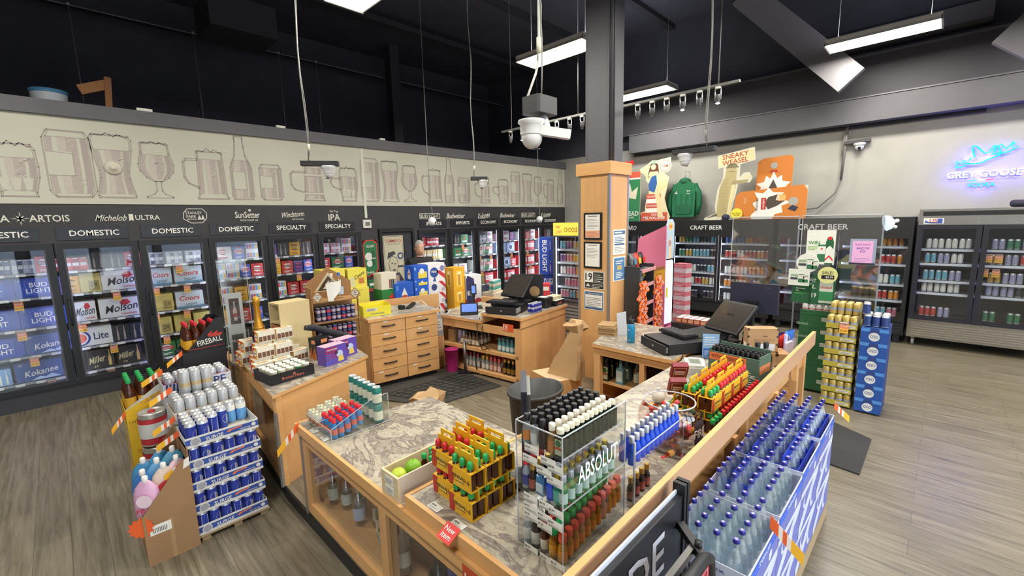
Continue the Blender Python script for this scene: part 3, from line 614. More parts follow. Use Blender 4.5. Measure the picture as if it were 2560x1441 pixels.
# ---------------------------------------------------------------- strip lamps
GLOW = M('FFF6E2', .4, 0, 1, 9.0); GLOWR = M('D8D6CF', .25, .6)
def strip_lamp(x, y, label):
    """four tube lamp hung with its long side along y; base at its own centre"""
    t = thing('strip_lamp', label, 'ceiling lamp', (x, y, 4.5))
    b = MB(); b.box(-.23, -.62, .03, .23, .62, .08, M('C9C9C4', .5)); b.box(-.23, -.62, 0, -.215, .62, .03, GLOWR); b.box(.215, -.62, 0, .23, .62, .03, GLOWR); b.box(-.23, -.63, -.01, .23, -.61, .05, GLOWR); b.box(-.23, .61, -.01, .23, .63, .05, GLOWR); b.build('housing', t)
    for k in range(4):
        c = MB(); xx = -.165 + .11 * k; c.tube([(xx, -.6, .012), (xx, .6, .012)], .019, GLOW, 8); c.build('lamp_tube', t)
    for yy in (-.5, .5):
        c = MB(); c.tube([(0, yy, .08), (0, yy, 1.7)], .004, M('8A8A88', .5), 5); c.build('hanger_wire', t)
    ld = bpy.data.lights.new('strip_light', 'AREA'); ld.shape = 'RECTANGLE'; ld.size = .40; ld.size_y = 1.15; ld.energy = LAMP_W; ld.color = (1, .955, .87)
    lo = bpy.data.objects.new('strip_light', ld); COL.objects.link(lo); lo.parent = t; lo.location = (0, 0, -.015)
    lu = bpy.data.lights.new('added_ceiling_fill', 'AREA'); lu.shape = 'RECTANGLE'; lu.size = .3; lu.size_y = 1.1; lu.energy = LAMP_W * .16; lu.color = (.9, .92, 1)  # unseen extra light above the housing, added to brighten the dark ceiling
    lo = bpy.data.objects.new('added_ceiling_fill', lu); COL.objects.link(lo); lo.parent = t; lo.location = (0, 0, .1); lo.rotation_euler = (PI, 0, 0); return t
for x, y, l in ((2.57, 4.42, 'glowing strip lamp over the mural side, nearest the long coolers'), (5.5, 4.35, 'glowing strip lamp hanging behind the big white camera'), (8.45, 4.55, 'glowing strip lamp just right of the dark steel column'), (8.4, .9, 'glowing strip lamp by the wide slanting grey beam'),
    (2.57, .95, 'strip lamp of the row overhead, near the middle counter'), (5.5, -1.6, 'strip lamp near the shop windows, middle row'), (2.57, -1.9, 'strip lamp near the shop windows, mural side'), (8.4, -1.9, 'strip lamp near the shop windows, fridge side'), (-.8, 1.4, 'strip lamp over the entrance end'), (-.8, 5.2, 'strip lamp over the floor by the first coolers'), (5.6, 1.0, 'strip lamp of the row overhead, over the far till')):
    strip_lamp(x, y, l)
# ---------------------------------------------------------------- track spots
LENS = M('F4F7FF', .3, 0, 1, 26.0); LENSOFF = M('A9ABAF', .2, .5)
def track(x, y0, y1, z, label, spots):
    t = thing('lighting_track', label, 'track', (x, 0, z))
    b = MB(); b.box(-.02, y0, -.015, .02, y1, .015, M('6A6A66', .4)); b.build('rail', t)
    for y in (y0 + .25, y1 - .25):
        c = MB(); c.tube([(0, y, .015), (0, y, 2.5)], .006, M('8A8985', .5), 5); c.build('drop_rod', t)
    for i, (y, on, nm) in enumerate(spots):
        s = thing('spot_lamp', nm, 'spotlight', (x, y, z)); rs = random.Random(i * 7 + int(x))
        b = MB(); b.box(-.02, -.03, -.04, .02, .03, -.015, M('D5D5CF', .5)); b.build('track_adapter', s)
        b = MB(); b.tube([(0, -.035, -.04), (0, -.035, -.17)], .006, SILVER, 6); b.tube([(0, .035, -.04), (0, .035, -.17)], .006, SILVER, 6); b.build('yoke', s)
        b = MB(); b.lathe([(.016, 0), (.03, .03), (.034, .09), (.03, .10)], M('4A4A4C', .4), 14, (0, 0, -.21)); b.build('lamp_head', s)
        b = MB(); b.lathe([(.027, -.215), (.002, -.225)], LENS if on else LENSOFF, 12, caps=False); b.build('bulb', s)
        if on:
            ld = bpy.data.lights.new('spot_light', 'SPOT'); ld.energy = 50; ld.spot_size = 1.3; ld.shadow_soft_size = .03
            lo = bpy.data.objects.new('spot_light', ld); COL.objects.link(lo); lo.parent = s; lo.location = (0, 0, -.24); lo.rotation_euler = (.35, .15, 0)
track(5.95, 4.05, 6.0, 3.7, 'dark lighting track with small spots behind the hanging camera', [(5.78, 0, 'unlit track spot at the mural end of the rear track'), (5.5, 1, 'lit track spot left of the white camera dome'), (5.22, 0, 'unlit track spot hidden behind the white camera dome'), (4.98, 1, 'lit track spot beside the white camera nose'), (4.72, 0, 'unlit track spot right of the white camera nose'), (4.46, 1, 'lit track spot third from the column on the rear track'), (4.22, 0, 'unlit track spot second from the column on the rear track')])
track(6.0, 1.95, 3.9, 3.7, 'dark lighting track with small spots right of the column', [(3.3, 0, 'unlit track spot closest to the column, right side'), (3.08, 0, 'unlit round faced track spot second from the column, right side'), (2.87, 0, 'unlit track spot third from the column, right side'), (2.65, 1, 'lit track spot under the middle strip lamp end'), (2.43, 0, 'unlit track spot between the two lit ones, right side'), (2.2, 1, 'brightest track spot at the free end of the front track')])
# ---------------------------------------------------------------- hanging cameras
CW = M('D9DBDD', .35); CABLE = M('8C8C88', .6)
def wig(x, y, z0, z1, a=.012, n=14): return [(x + a * math.sin(k * 1.3), y + a * math.cos(k * 1.7), z0 + (z1 - z0) * k / (n - 1)) for k in range(n)]
def dome_cam(label, loc, rz, plate=(.36, .1), up=3.5, plug=True):
    t = thing('dome_camera', label, 'security camera', loc, rz)
    b = MB(); b.box(-plate[0] / 2, -plate[1] / 2, 0, plate[0] / 2, plate[1] / 2, .045, M('2C2C30', .5), .01); b.build('mounting_plate', t)
    x = plate[0] * .22
    b = MB(); b.lathe([(.075, 0), (.08, -.012), (.068, -.03), (.06, -.05), (.055, -.075)], CW, 20, (x, 0, 0)); b.build('camera_base', t)
    b = MB(); b.ball((x, 0, -.075), .05, CW, 16, 10); b.build('dome', t)
    b = MB(); b.lathe([(.018, 0), (.014, .004)], BLACK, 12, (x - .02, -.012, -.126)); b.build('lens', t)
    b = MB(); b.tube(wig(-plate[0] * .3, 0, .045, up), .006, CABLE, 5); b.tube(wig(-plate[0] * .28, .008, .1, up, .016), .004, CABLE, 5); b.build('cable', t)
    if plug:
        b = MB(); b.tube([(-plate[0] * .26, 0, .14), (-plate[0] * .26, 0, .21)], .012, M('D8D6C4', .5), 8); b.build('connector', t)
    return t
dome_cam('white dome camera on a dark plate hung before the tankard drawing', (1.97, 4.62, 2.69), -.55)
dome_cam('white dome camera on a small dark plate hung before the mural middle', (4.5, 5.05, 2.70), -.6, (.24, .14))
dome_cam('white dome camera on a long dark plate hung near the green hoodie', (4.66, 1.92, 2.735), 1.62, (.42, .12), 3.46)
def eye_cam(label, loc):
    t = thing('eyeball_camera', label, 'security camera', loc); b = MB(); b.ball((0, 0, 0), .075, CW, 16, 10); b.build('dome', t)
    b = MB(); b.lathe([(.02, 0), (.016, .01)], BLACK, 12); o = b.build('lens', t); o.rotation_euler = (PI / 2 + .3, 0, -.6); o.location = (.02, -.066, -.02)
    b = MB(); b.tube([(0, 0, .07), (.01, 0, .2), (-.02, 0, .32), (-.03, 0, 1.2), (-.03, 0, 4.1)], .006, CABLE, 5); b.build('cable', t)
eye_cam('white ball camera on a thin cord over the first far cooler door', (4.66, 6.5, 2.11)); eye_cam('white ball camera on a thin cord over the fifth far cooler door', (7.55, 6.5, 2.10))
t = thing('bullet_camera_mount', 'big white dome and bullet camera hung on cables beside the steel column', 'security camera', (3.02, 2.58, 2.82))
b = MB(); b.box(-.13, -.10, .16, .13, .10, .30, M('3C3C40', .5), .02); b.build('mounting_box', t)
b = MB(); b.lathe([(.115, .12), (.12, .10), (.10, .08), (.095, .0)], CW, 22, (-.05, .05, 0)); b.ball((-.05, .05, -.02), .09, CW, 18, 12, (1, 1, 1.1)); b.build('dome', t)
b = MB(); b.lathe([(.03, 0), (.022, .006)], BLACK, 12, (-.03, .01, -.122)); b.build('dome_lens', t)
b = MB(); b.tube([(.02, -.02, .16), (.03, -.04, .10), (.04, -.05, .04)], .03, CW, 12); b.build('bracket', t)
b = MB(); b.bar((-.02, -.02, .03), (.17, -.19, -.01), .075, .075, CW); b.build('bullet_body', t)
b = MB(); b.bar((.17, -.19, -.01), (.174, -.194, -.011), .07, .07, BLACK); b.build('bullet_face', t)
b = MB(); b.tube([(-.06, .06, .2), (-.1, .05, .3), (-.02, .02, .5), (0, 0, .62), (.0, 0, .75), (.005, 0, 1.4), (-.01, 0, 3.38)], .010, M('C9C9C2', .5), 7); b.tube(wig(.0, .0, .6, 3.38, .02), .008, CABLE, 6); b.tube(wig(.03, 0, .3, 3.38, .006), .006, CABLE, 6); b.build('cable', t)
b = MB(); b.tube([(0, 0, .66), (0, 0, .78)], .02, M('DAD8C2', .5), 8); b.build('connector', t)
# camera on an arm from the right wall
t = thing('arm_camera', 'white dome camera on a dark arm off a cable conduit on the grey wall', 'security camera', (9.86, 1.24, 3.29))
b = MB(); b.bar((0, .18, 0), (0, -.18, .02), .09, .05, M('4A484A', .5)); b.build('mounting_arm', t)
b = MB(); b.lathe([(.085, -.02), (.09, -.04), (.075, -.06)], CW, 18, (0, -.03, 0)); b.ball((0, -.03, -.08), .065, CW, 16, 10); b.build('dome', t)
b = MB(); b.ball((-.045, -.035, -.10), .026, BLACK, 8, 6); b.ball((-.04, -.04, -.135), .02, BLACK, 8, 6); b.build('lens', t)
b = MB(); b.tube([(0.02, .1, .5), (0, .18, .2), (0, .2, 0), (0, .2, -.2)], .012, M('8A8884', .5), 6); b.tube([(0, .15, .5), (0, .19, -.62)], .02, M('7E7C78', .5), 8); b.tube([(0, .19, -.62), (0, .26, -.85), (0, .5, -1.1), (0, .95, -1.16)], .012, M('6E6E6C', .5), 6); b.build('conduit', t)
# ---------------------------------------------------------------- steel column and its wrap
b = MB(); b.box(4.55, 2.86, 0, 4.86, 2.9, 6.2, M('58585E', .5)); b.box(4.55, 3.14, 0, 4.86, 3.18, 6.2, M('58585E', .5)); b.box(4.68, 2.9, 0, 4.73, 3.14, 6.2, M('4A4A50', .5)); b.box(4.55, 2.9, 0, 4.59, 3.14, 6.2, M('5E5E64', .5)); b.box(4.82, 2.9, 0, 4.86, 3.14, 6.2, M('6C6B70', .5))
struct('column_steel', b)
b = MB(); b.tube([(4.57, 2.84, 2.76), (4.57, 2.84, 6.2)], .018, M('4A4A50', .5), 8); b.tube([(4.63, 2.845, 2.76), (4.63, 2.845, 6.2)], .012, M('55555A', .5), 8)
one('column_conduit', b, 'pair of dark pipes running up the steel column', 'conduit')
t = thing('column_wrap', 'orange maple casing round the foot of the steel column', 'column casing', (4.5, 2.81, 0))
b = MB()
for q in ((0, 0, .42, .02), (0, .41, .42, .43), (0, .02, .02, .41), (.4, .02, .42, .41)): b.box(q[0], q[1], .1, q[2], q[3], 2.64, WOOD)
b.build('panel', t)
for x, y in ((-.006, -.006), (.396, -.006), (-.006, .406)):
    b = MB(); b.box(x, y, .1, x + .03, y + .03, 2.62, M('A9A7A4', .3, .7)); b.build('corner_trim', t)
b = MB()
for q in ((-.025, -.025, .445, -.0065), (-.025, .4365, .445, .455), (-.025, -.0065, -.0065, .4365), (.4265, -.0065, .445, .4365)): b.box(q[0], q[1], 2.60, q[2], q[3], 2.74, WOODX)
b.box(-.0065, -.0065, 2.72, .4265, .03, 2.738, WOODX); b.build('cap', t)
def paper(label, x0, y0, x1, y1, fn, m=PAPER, side='x', fr=None, rot=0, off=0):
    """notice on the casing: side x is its face at x=4.5 (given as y from near corner, z), side y its face at y=2.81"""
    b = MB()
    if side == 'x':
        e = 4.5 - .004 - off; b.box(e, y0, x0, 4.4995, y1, x1, fr or m); F = Face(b, (e, y1, x0), (0, -1, 0), (0, 0, 1), y1 - y0, x1 - x0)
    else:
        e = 2.81 - .004 - off; b.box(y0, e, x0, y1, 2.8095, x1, fr or m); F = Face(b, (y0, e, x0), (1, 0, 0), (0, 0, 1), y1 - y0, x1 - x0)
    fn(F); return one('notice', b, label, 'notice')
TX2 = M('8E8C86', .8); NAVY = M('4E6E92', .7)
def cert(F, col=None):
    F.rect(.1, .07, .9, .93, PAPER, 1)
    if col: F.rect(.1, .08, .9, .34, M(col), 2)
    F.rect(.25, .86, .75, .885, M('5C5A56'), 3); F.lines(.18, .42, .8, .8, 7, TX2, 3, .22)
    if col: F.lines(.18, .12, .8, .3, 4, M('B8694A'), 3, .25)
paper('black framed certificate with an orange lower part, upper one on the casing', 1.845, 2.905, 2.165, 3.16, lambda F: cert(F, 'DDA182'), m=PAPER, fr=BLACK, off=.008)
paper('black framed plain certificate below the orange one on the casing', 1.50, 2.905, 1.82, 3.16, cert, fr=BLACK, off=.008)
def age(F): F.frame(0, 0, 1, 1, .03, M('B9B7AC')); F.rect(.05, .05, .95, .38, M('33332F')); F.rect(.45, .4, .95, .95, M('33332F')); F.text('19', .24, .68, .42, M('1E1E1C'), .36, bold=.04); F.lines(.5, .45, .9, .9, 4, M('CFCDC2'), 3, .3); F.lines(.4, .1, .9, .34, 3, M('CFCDC2'), 3, .3); F.poly([(.1, .14), (.2, .32), (.32, .14)], M('CFCDC2'), 3)
paper('black and white age notice with a big 19 on the casing', 1.245, 2.865, 1.465, 3.16, age)
def law(F): F.frame(.03, .04, .97, .96, .05, NAVY); F.rect(.08, .8, .92, .92, NAVY); F.text('$250 LIQUOR FINE!', .5, .86, .07, M('D9D2A8'), .78); F.lines(.14, .2, .86, .72, 6, TX2, 3, .3); F.rect(.08, .07, .92, .16, NAVY)
paper('blue bordered notice sheet, lowest on the column casing', .985, 2.875, 1.22, 3.16, law)
def bl1(F): F.rect(.04, .8, .96, .95, NAVY); F.rect(.1, .85, .7, .9, WHITE, 2); F.lines(.1, .48, .9, .75, 4, NAVY, 2, .4); F.rect(.1, .38, .9, .44, M('3E5A80'), 2); F.lines(.1, .1, .9, .34, 4, TX2, 2, .3)
paper('white and blue notice on the narrow casing face', 1.66, 4.58, 1.96, 4.86, bl1, side='y')
def bl2(F): F.rect(.05, .04, .95, .95, M('5480AA')); F.lines(.2, .7, .8, .88, 2, WHITE, 2, .4); F.rect(.3, .45, .7, .64, M('B8A468'), 2); F.lines(.2, .12, .8, .4, 4, WHITE, 2, .4)
paper('blue notice with a yellow word on the narrow casing face', 1.34, 4.59, 1.635, 4.86, bl2, side='y')
# ---------------------------------------------------------------- right wall refrigerators
FX = 9.2
def glass_fridge(label, y0, y1, h, doors, hdr, body, kind):
    """upright cooler with its front at x=FX facing -x, spanning y0..y1"""
    t = thing('display_fridge', label, 'refrigerator', (FX, y0, 0)); W_ = y1 - y0; z0, z1 = kind['z']
    b = MB(); b.box(.62, 0, .14, .7, W_, h, body); b.box(.02, 0, .14, .62, .03, h, body); b.box(.02, W_ - .03, .14, .62, W_, h, body); b.box(.02, .03, z1, .62, W_ - .03, h, body); b.box(.02, .03, .14, .62, W_ - .03, z0, body); b.build('cabinet', t)
    b = MB(); b.box(.58, .03, z0, .62, W_ - .03, z1, M(kind.get('li', '4A4A52'), .6)); b.build('liner', t)
    b = MB(); b.box(-.005, 0, z1 + .02, .02, W_, h, kind['hm']); hdr(b, W_, z1 + .02, h); b.build('header', t)
    b = MB(); b.box(0, 0, .14, .02, W_, z0 - .02, kind['gm'])
    for k in range(6): zz = .18 + k * (z0 - .24) / 6; b.box(-.012, .04, zz, 0, W_ - .04, zz + (z0 - .24) / 12, kind['gl'])
    b.build('grille', t)
    for x, y in ((.08, .08), (.08, W_ - .08), (.6, .08), (.6, W_ - .08)):
        b = MB()
        if kind.get('cast'): b.box(x - .02, y - .015, .06, x + .02, y + .015, .14, STEEL); b.lathe([(.055, -.018), (.055, .018)], M('9A9894', .4), 16, (0, 0, 0)); o = b.build('caster', t)
        else: b.box(x - .04, y - .04, 0, x + .04, y + .04, .14, BLACK); o = b.build('foot', t)
        if kind.get('cast'):
            o.data.clear_geometry(); q = MB(); q.tube([(x - .0, y - .016, .052), (x, y + .016, .052)], .05, M('8A8884', .4), 16); q.box(x - .02, y - .02, .08, x + .02, y + .02, .14, STEEL)
            o.data.from_pydata(q.v, [], q.f); o.data.materials.clear(); [o.data.materials.append(m) for m in q.mats]; o.data.polygons.foreach_set('material_index', q.m)
    dw = W_ / doors
    for k in range(doors):
        b = MB(); f = kind['fr']; a = k * dw + .005; c = (k + 1) * dw - .005; s = kind['st']
        for q in ((a, z0 - .02, a + s, z1 + .02), (c - s, z0 - .02, c, z1 + .02), (a + s, z0 - .02, c - s, z0 + s - .02), (a + s, z1 + .02 - s, c - s, z1 + .02)): b.box(-.03, q[0], q[1], .0, q[2], q[3], f)
        d = b.build('door', t)
        g = MB(); g.box(-.02, a + s, z0 + s - .02, -.012, c - s, z1 + .02 - s, GLASS); g.build('glass_pane', d)
        g = MB(); g.box(.03, c - .03, z0, .05, c - .01, z1, kind['tube']); g.build('light_tube', d)
    for z in kind['sh']:
        b = MB(); b.box(.08, .035, z - .02, .56, W_ - .035, z - .006, M('A9ACB2', .4)); b.box(.07, .035, z - .035, .08, W_ - .035, z, M('C9CCD2', .5)); b.build('shelf', t)
    return t
def nolab(b, W_, a, c): pass
def usl(b, W_, a, c):
    F = Face(b, (-.005, W_, a), (0, -1, 0), (0, 0, 1), W_, c - a); F.rect(.03, .58, .98, .86, BLACK); 
    F.poly([(.04, .08), (.20, .08), (.20, .44), (.04, .44)], M('D5D5D2', .4), 1); F.poly([(.05, .14), (.1, .1), (.19, .1), (.19, .4), (.15, .4), (.15, .16), (.08, .2), (.05, .3)], M('35509A', .5), 2); F.text('US', .118, .27, .24, M('C23A40', .5), .1, l=3, bold=.04)
    F.disc(.46, .14, .035, SILVER, 2); F.disc(.72, .14, .035, SILVER, 2)
SSK = dict(z=(.45, 1.86), hm=M('A6A4A2', .3, .85), gm=M('A9A49C', .28, .9), gl=M('C6C2BB', .25, .9), fr=M('20202A', .4), st=.06, sh=(1.52, 1.30, 1.04, .85), cast=1, tube=M('5A4CF0', .4, 0, 1, .9))
glass_fridge('wide stainless display refrigerator with two glass doors under the neon sign', -1.05, .32, 2.11, 2, usl, M('9A9896', .35, .85), SSK)
CRK = dict(z=(.38, 1.70), hm=BLACK, gm=BLACK, gl=M('2E2F33', .4), fr=BLACK, st=.045, sh=(1.545, 1.26, .94, .68), tube=M('DCE6FF', .4, 0, 1, 9.0), li='7A808A')
def craft(b, W_, a, c): F = Face(b, (-.005, W_, a), (0, -1, 0), (0, 0, 1), W_, c - a); F.text('CRAFT BEER', .36, .5, .3, M('DADAD8', .5), .5, bold=.03)
def craz(b, W_, a, c): F = Face(b, (-.005, W_, a), (0, -1, 0), (0, 0, 1), W_, c - a); F.text('ORAZARO', .28, .5, .34, M('CFCFCD', .5), .36, ital=.2)
def cedge(b, W_, a, c): F = Face(b, (-.005, W_, a), (0, -1, 0), (0, 0, 1), W_, c - a); F.text('CRAFT BEER', .36, .5, .34, M('DADAD8', .5), .6, bold=.03)
glass_fridge('tall black two door refrigerator with white lettering behind the pink candy stand', 2.28, 4.18, 2.0, 2, craft, M('1C1D20', .5), CRK)
glass_fridge('tall black refrigerator seen left of the pink stand with slanted lettering', 4.25, 5.7, 2.0, 2, craz, M('1C1D20', .5), CRK)
glass_fridge('tall black refrigerator beside the stainless one, half behind the clear screen', .36, 2.2, 2.0, 2, cedge, M('1C1D20', .5), CRK)
def stock_fridge(y0, y1, shelves, cols, depth, dsc, seed, h=.15):
    rs = random.Random(seed)
    for k, z in enumerate(shelves):
        y = y1 - .09; n = 0
        while y > y0 + .08:
            c = rs.choice(cols); run = rs.choice((2, 2, 3)); key = ('fc', c, h)
            if rs.random() < .07: y -= .1; continue
            if key not in PR: PR[key] = Proto(one('drink_can', can_mb(.032, h, [(.12, SILVER), (.62, M(c, .4)), (.12, M(c, .4)), (.14, SILVER)], seg=10), 'can', 'can'))
            two = h < .13 and rs.random() < .55
            for q in range(run):
                if y < y0 + .07: break
                if two: PR[key].put((FX + depth, y, z + h), 0, '%s can, %s shelf of the %s' % (CN[c], NTH[k], dsc), '%s cans, %s shelf, %s' % (CN[c], NTH[k], dsc))
                PR[key].put((FX + depth, y, z), 0, '%s can, %s shelf of the %s' % (CN[c], NTH[k], dsc), '%s cans, %s shelf, %s' % (CN[c], NTH[k], dsc)); y -= .068
                n += 1
            y -= .01
CN = {'B8433C': 'red', 'D8D6CC': 'white', '3A5C9A': 'blue', '6FA8B8': 'pale teal', 'D58A3C': 'orange', '8C5A8A': 'plum', '3F7A58': 'green', 'C9A24A': 'golden', '2C2E3A': 'black', '9C9AB4': 'lilac grey', 'C87A8A': 'pink'}
# ...stock: craft fridges and the stainless one
stock_fridge(2.3, 3.2, (.40, .68, .94, 1.26, 1.545), ['D58A3C', 'D8D6CC', '3A5C9A', 'B8433C'], .14, 'black lettered refrigerator', 1)
stock_fridge(3.27, 4.15, (.40, .68, .94, 1.26, 1.545), ['B8433C', '8C5A8A', 'C9A24A', '6FA8B8', 'D8D6CC', '2C2E3A', '3F7A58'], .14, 'black lettered refrigerator, inner half', 2)
stock_fridge(.38, .80, (.40, .68, .94, 1.26, 1.545), ['B8433C', '6FA8B8', 'D58A3C', 'C87A8A', 'D8D6CC'], .14, 'slim black refrigerator', 4)
stock_fridge(-.33, .27, (.47, .85, 1.04, 1.30, 1.52), ['9C9AB4', 'D8D6CC', 'B8433C', '6FA8B8'], .16, 'stainless refrigerator behind its first door', 5)
stock_fridge(-.98, -.42, (.47, .85, 1.04, 1.30, 1.52), ['C9A24A', 'B8433C', '9C9AB4', '2C2E3A', '3F7A58'], .16, 'stainless refrigerator behind its second door', 6)
TAGQ = tag_proto()
for y, z, d in ((-.46, 1.50, 'upper'), (-.56, 1.50, 'upper'), (-.44, 1.29, 'lower'), (-.55, 1.29, 'lower')): TAGQ.put((FX + .06, y, z), -PI / 2, '%s pair of orange yellow sale tags in the stainless refrigerator' % d, 'sale tags in the stainless fridge, %s pair' % d)
# drinks fridge with the yellow header
def hey(b, W_, a, c): F = Face(b, (-.005, W_, a), (0, -1, 0), (0, 0, 1), W_, c - a); F.text('hey', .13, .68, .3, M('C0505A'), .2, ital=.3); F.text("y'all", .15, .3, .36, M('D88A7A'), .24, ital=.3); F.text('CHOOSE', .46, .45, .36, M('7A6A2C'), .34, bold=.03); F.text('YOUR DRINK', .82, .45, .36, M('7A6A2C'), .3, bold=.03)
FX = 6.45
glass_fridge('drinks refrigerator with a yellow lettered header left of the casing', 4.35, 5.22, 2.03, 1, hey, M('55565A', .5), dict(z=(.62, 1.78), hm=M('E8C24A', .5, 0, 1, .5), gm=M('6A6866', .5), gl=M('8A8886', .4), fr=M('4A4B50', .4), st=.03, sh=(1.55, 1.31, 1.08, .86), tube=M('E4ECFF', .4, 0, 1, 14.0), li='A9AEB4'))
stock_fridge(4.4, 5.2, (.645, .86, 1.08, 1.31, 1.55), ['C9A24A', '6FA8B8', 'D58A3C', 'C87A8A', 'D8D6CC', '3F7A58', '8C5A8A'], .12, 'yellow headed refrigerator', 9, .15)
# ---------------------------------------------------------------- display cut-outs on the black fridges
def cut(label, cat, outline, y, z, w_, h, m, fn, name='cardboard_cutout', x=9.45, lean=.0, edge=M('D8CFA8', .7), th=.02):
    """flat cardboard figure facing -x, outline in shares, y is its left edge as seen"""
    t = thing(name, label, cat, (x, y, z)); t.rotation_euler = (0, lean, 0)
    b = MB(); p = [(q * w_, r * h) for q, r in outline]; n = len(p)
    a = sum(p[i][0] * p[(i + 1) % n][1] - p[(i + 1) % n][0] * p[i][1] for i in range(n))
    if a < 0: p = p[::-1]
    vs = [(0, -q, r) for q, r in p] + [(th, -q, r) for q, r in p]
    b.add(vs, [tuple(range(n, 2 * n))[::-1]] + [(i, n + i, n + (i + 1) % n, (i + 1) % n) for i in range(n)], edge); b.add(vs[:n], [tuple(range(n))], m)
    b.build('board', t)
    b = MB(); fn(Face(b, (-.0, 0, 0), (0, -1, 0), (0, 0, 1), w_, h)); b.build('print', t); return t
CREAM = M('D9CFA0', .7); SKIN = M('E3CB9C', .7); OR2 = M('C4543F', .6)
def gcan(F): F.rect(0, .88, 1, 1, OR2); F.rect(0, .85, 1, .88, WHITE); F.poly([(.2, .5), (.8, .45), (.9, .7), (.6, .6), (.5, .78), (.3, .62)], M('D5D0B8')); F.text('HEAD', .6, .16, .09, WHITE, .7, bold=.03); F.text('LAGER', .6, .08, .03, WHITE, .4)
cut('tall green cardboard beer can partly behind the wooden casing', 'cut-out', [(0, 0), (1, 0), (1, .96), (.9, 1), (.1, 1), (0, .96)], 5.62, 2.005, .52, 1.12, M('2F7A4E', .6), gcan)
b = MB(); F = Face(b, (9.42, 5.5, 3.05), (0, -1, 0), (0, 0, 1), .2, .34); b.wall([(0, 0), (.01, 0), (.01, .01)], 0, .01, OR2)
b = MB(); q = [(0, .0), (.35, .15), (.3, .5), (.6, .3), (.5, .7), (.9, .6), (.75, 1), (.4, .85), (.1, .95), (-.1, .4)]; b.add([(9.42, 5.48 - x * .25, 3.10 + z * .3) for x, z in q] + [(9.44, 5.48 - x * .25, 3.10 + z * .3) for x, z in q], [tuple(range(10))[::-1], tuple(range(10, 20))] + [(i, (i + 1) % 10, 10 + (i + 1) % 10, 10 + i) for i in range(10)], RED)
one('leaf_cutout', b, 'red jagged paper leaf standing on top of the tall green cardboard can', 'cut-out')
PIN = [(.12, 0), (.95, 0), (1, .06), (.9, .2), (.82, .36), (.9, .55), (.95, .68), (.80, .76), (1.0, .86), (.98, 1), (.7, .98), (.56, .97), (.4, .98), (.25, .92), (.02, .86), (0, .80), (.22, .78), (.22, .66), (.35, .58), (.30, .42), (.22, .3), (.2, .16), (.05, .14)]
def pin(F):
    F.rect(.08, 0, .92, .14, OR2, 1); F.text('OLD', .5, .105, .035, WHITE, .3, bold=.03); F.text('MILWAUKEE', .5, .05, .05, WHITE, .76, bold=.03)
    for k, (z0, z1, m) in enumerate(((.14, .21, WHITE), (.21, .29, OR2), (.29, .36, WHITE), (.36, .44, OR2))): F.rect(.24, z0, .7, z1, m, 1)
    F.text('OLD MILWAUKEE', .47, .25, .03, WHITE, .4, bold=.02); F.text('OLD MILWAUKEE', .47, .4, .03, WHITE, .4, bold=.02)
    F.poly([(.62, .06), (.8, .05), (.72, .3), (.66, .44), (.9, .58), (.86, .64), (.5, .62), (.36, .52), (.5, .45), (.58, .3)], SKIN, 3); F.poly([(.33, .5), (.5, .46), (.58, .6), (.55, .74), (.4, .72), (.3, .6)], M('2E5FA0', .6), 4)
    F.poly([(.3, .70), (.55, .70), (.52, .82), (.3, .80)], SKIN, 3); F.poly([(.05, .82), (.3, .92), (.36, .88), (.12, .8), (.34, .72), (.28, .69)], SKIN, 3); F.poly([(.34, .80), (.6, .80), (.64, .74), (.6, .9), (.5, .95), (.36, .92), (.26, .72)], M('5A3826', .7), 4); F.disc(.45, .87, .045, SKIN, 5); F.rect(.38, .925, .54, .97, M('8FAE9C'), 6); F.disc(.82, .87, .105, M('E3DDBC'), 2, n=24); F.disc(.82, .87, .085, OR2, 3, n=24); F.disc(.82, .87, .078, M('E3DDBC'), 4, n=24); F.text('OM', .82, .87, .045, OR2, .2, l=5, bold=.03)
cut('tall cardboard standee of a woman in a blue swimsuit on red and white steps', 'cut-out', PIN, 5.12, 2.005, .74, 1.36, M('D9CFA8', .7), pin)
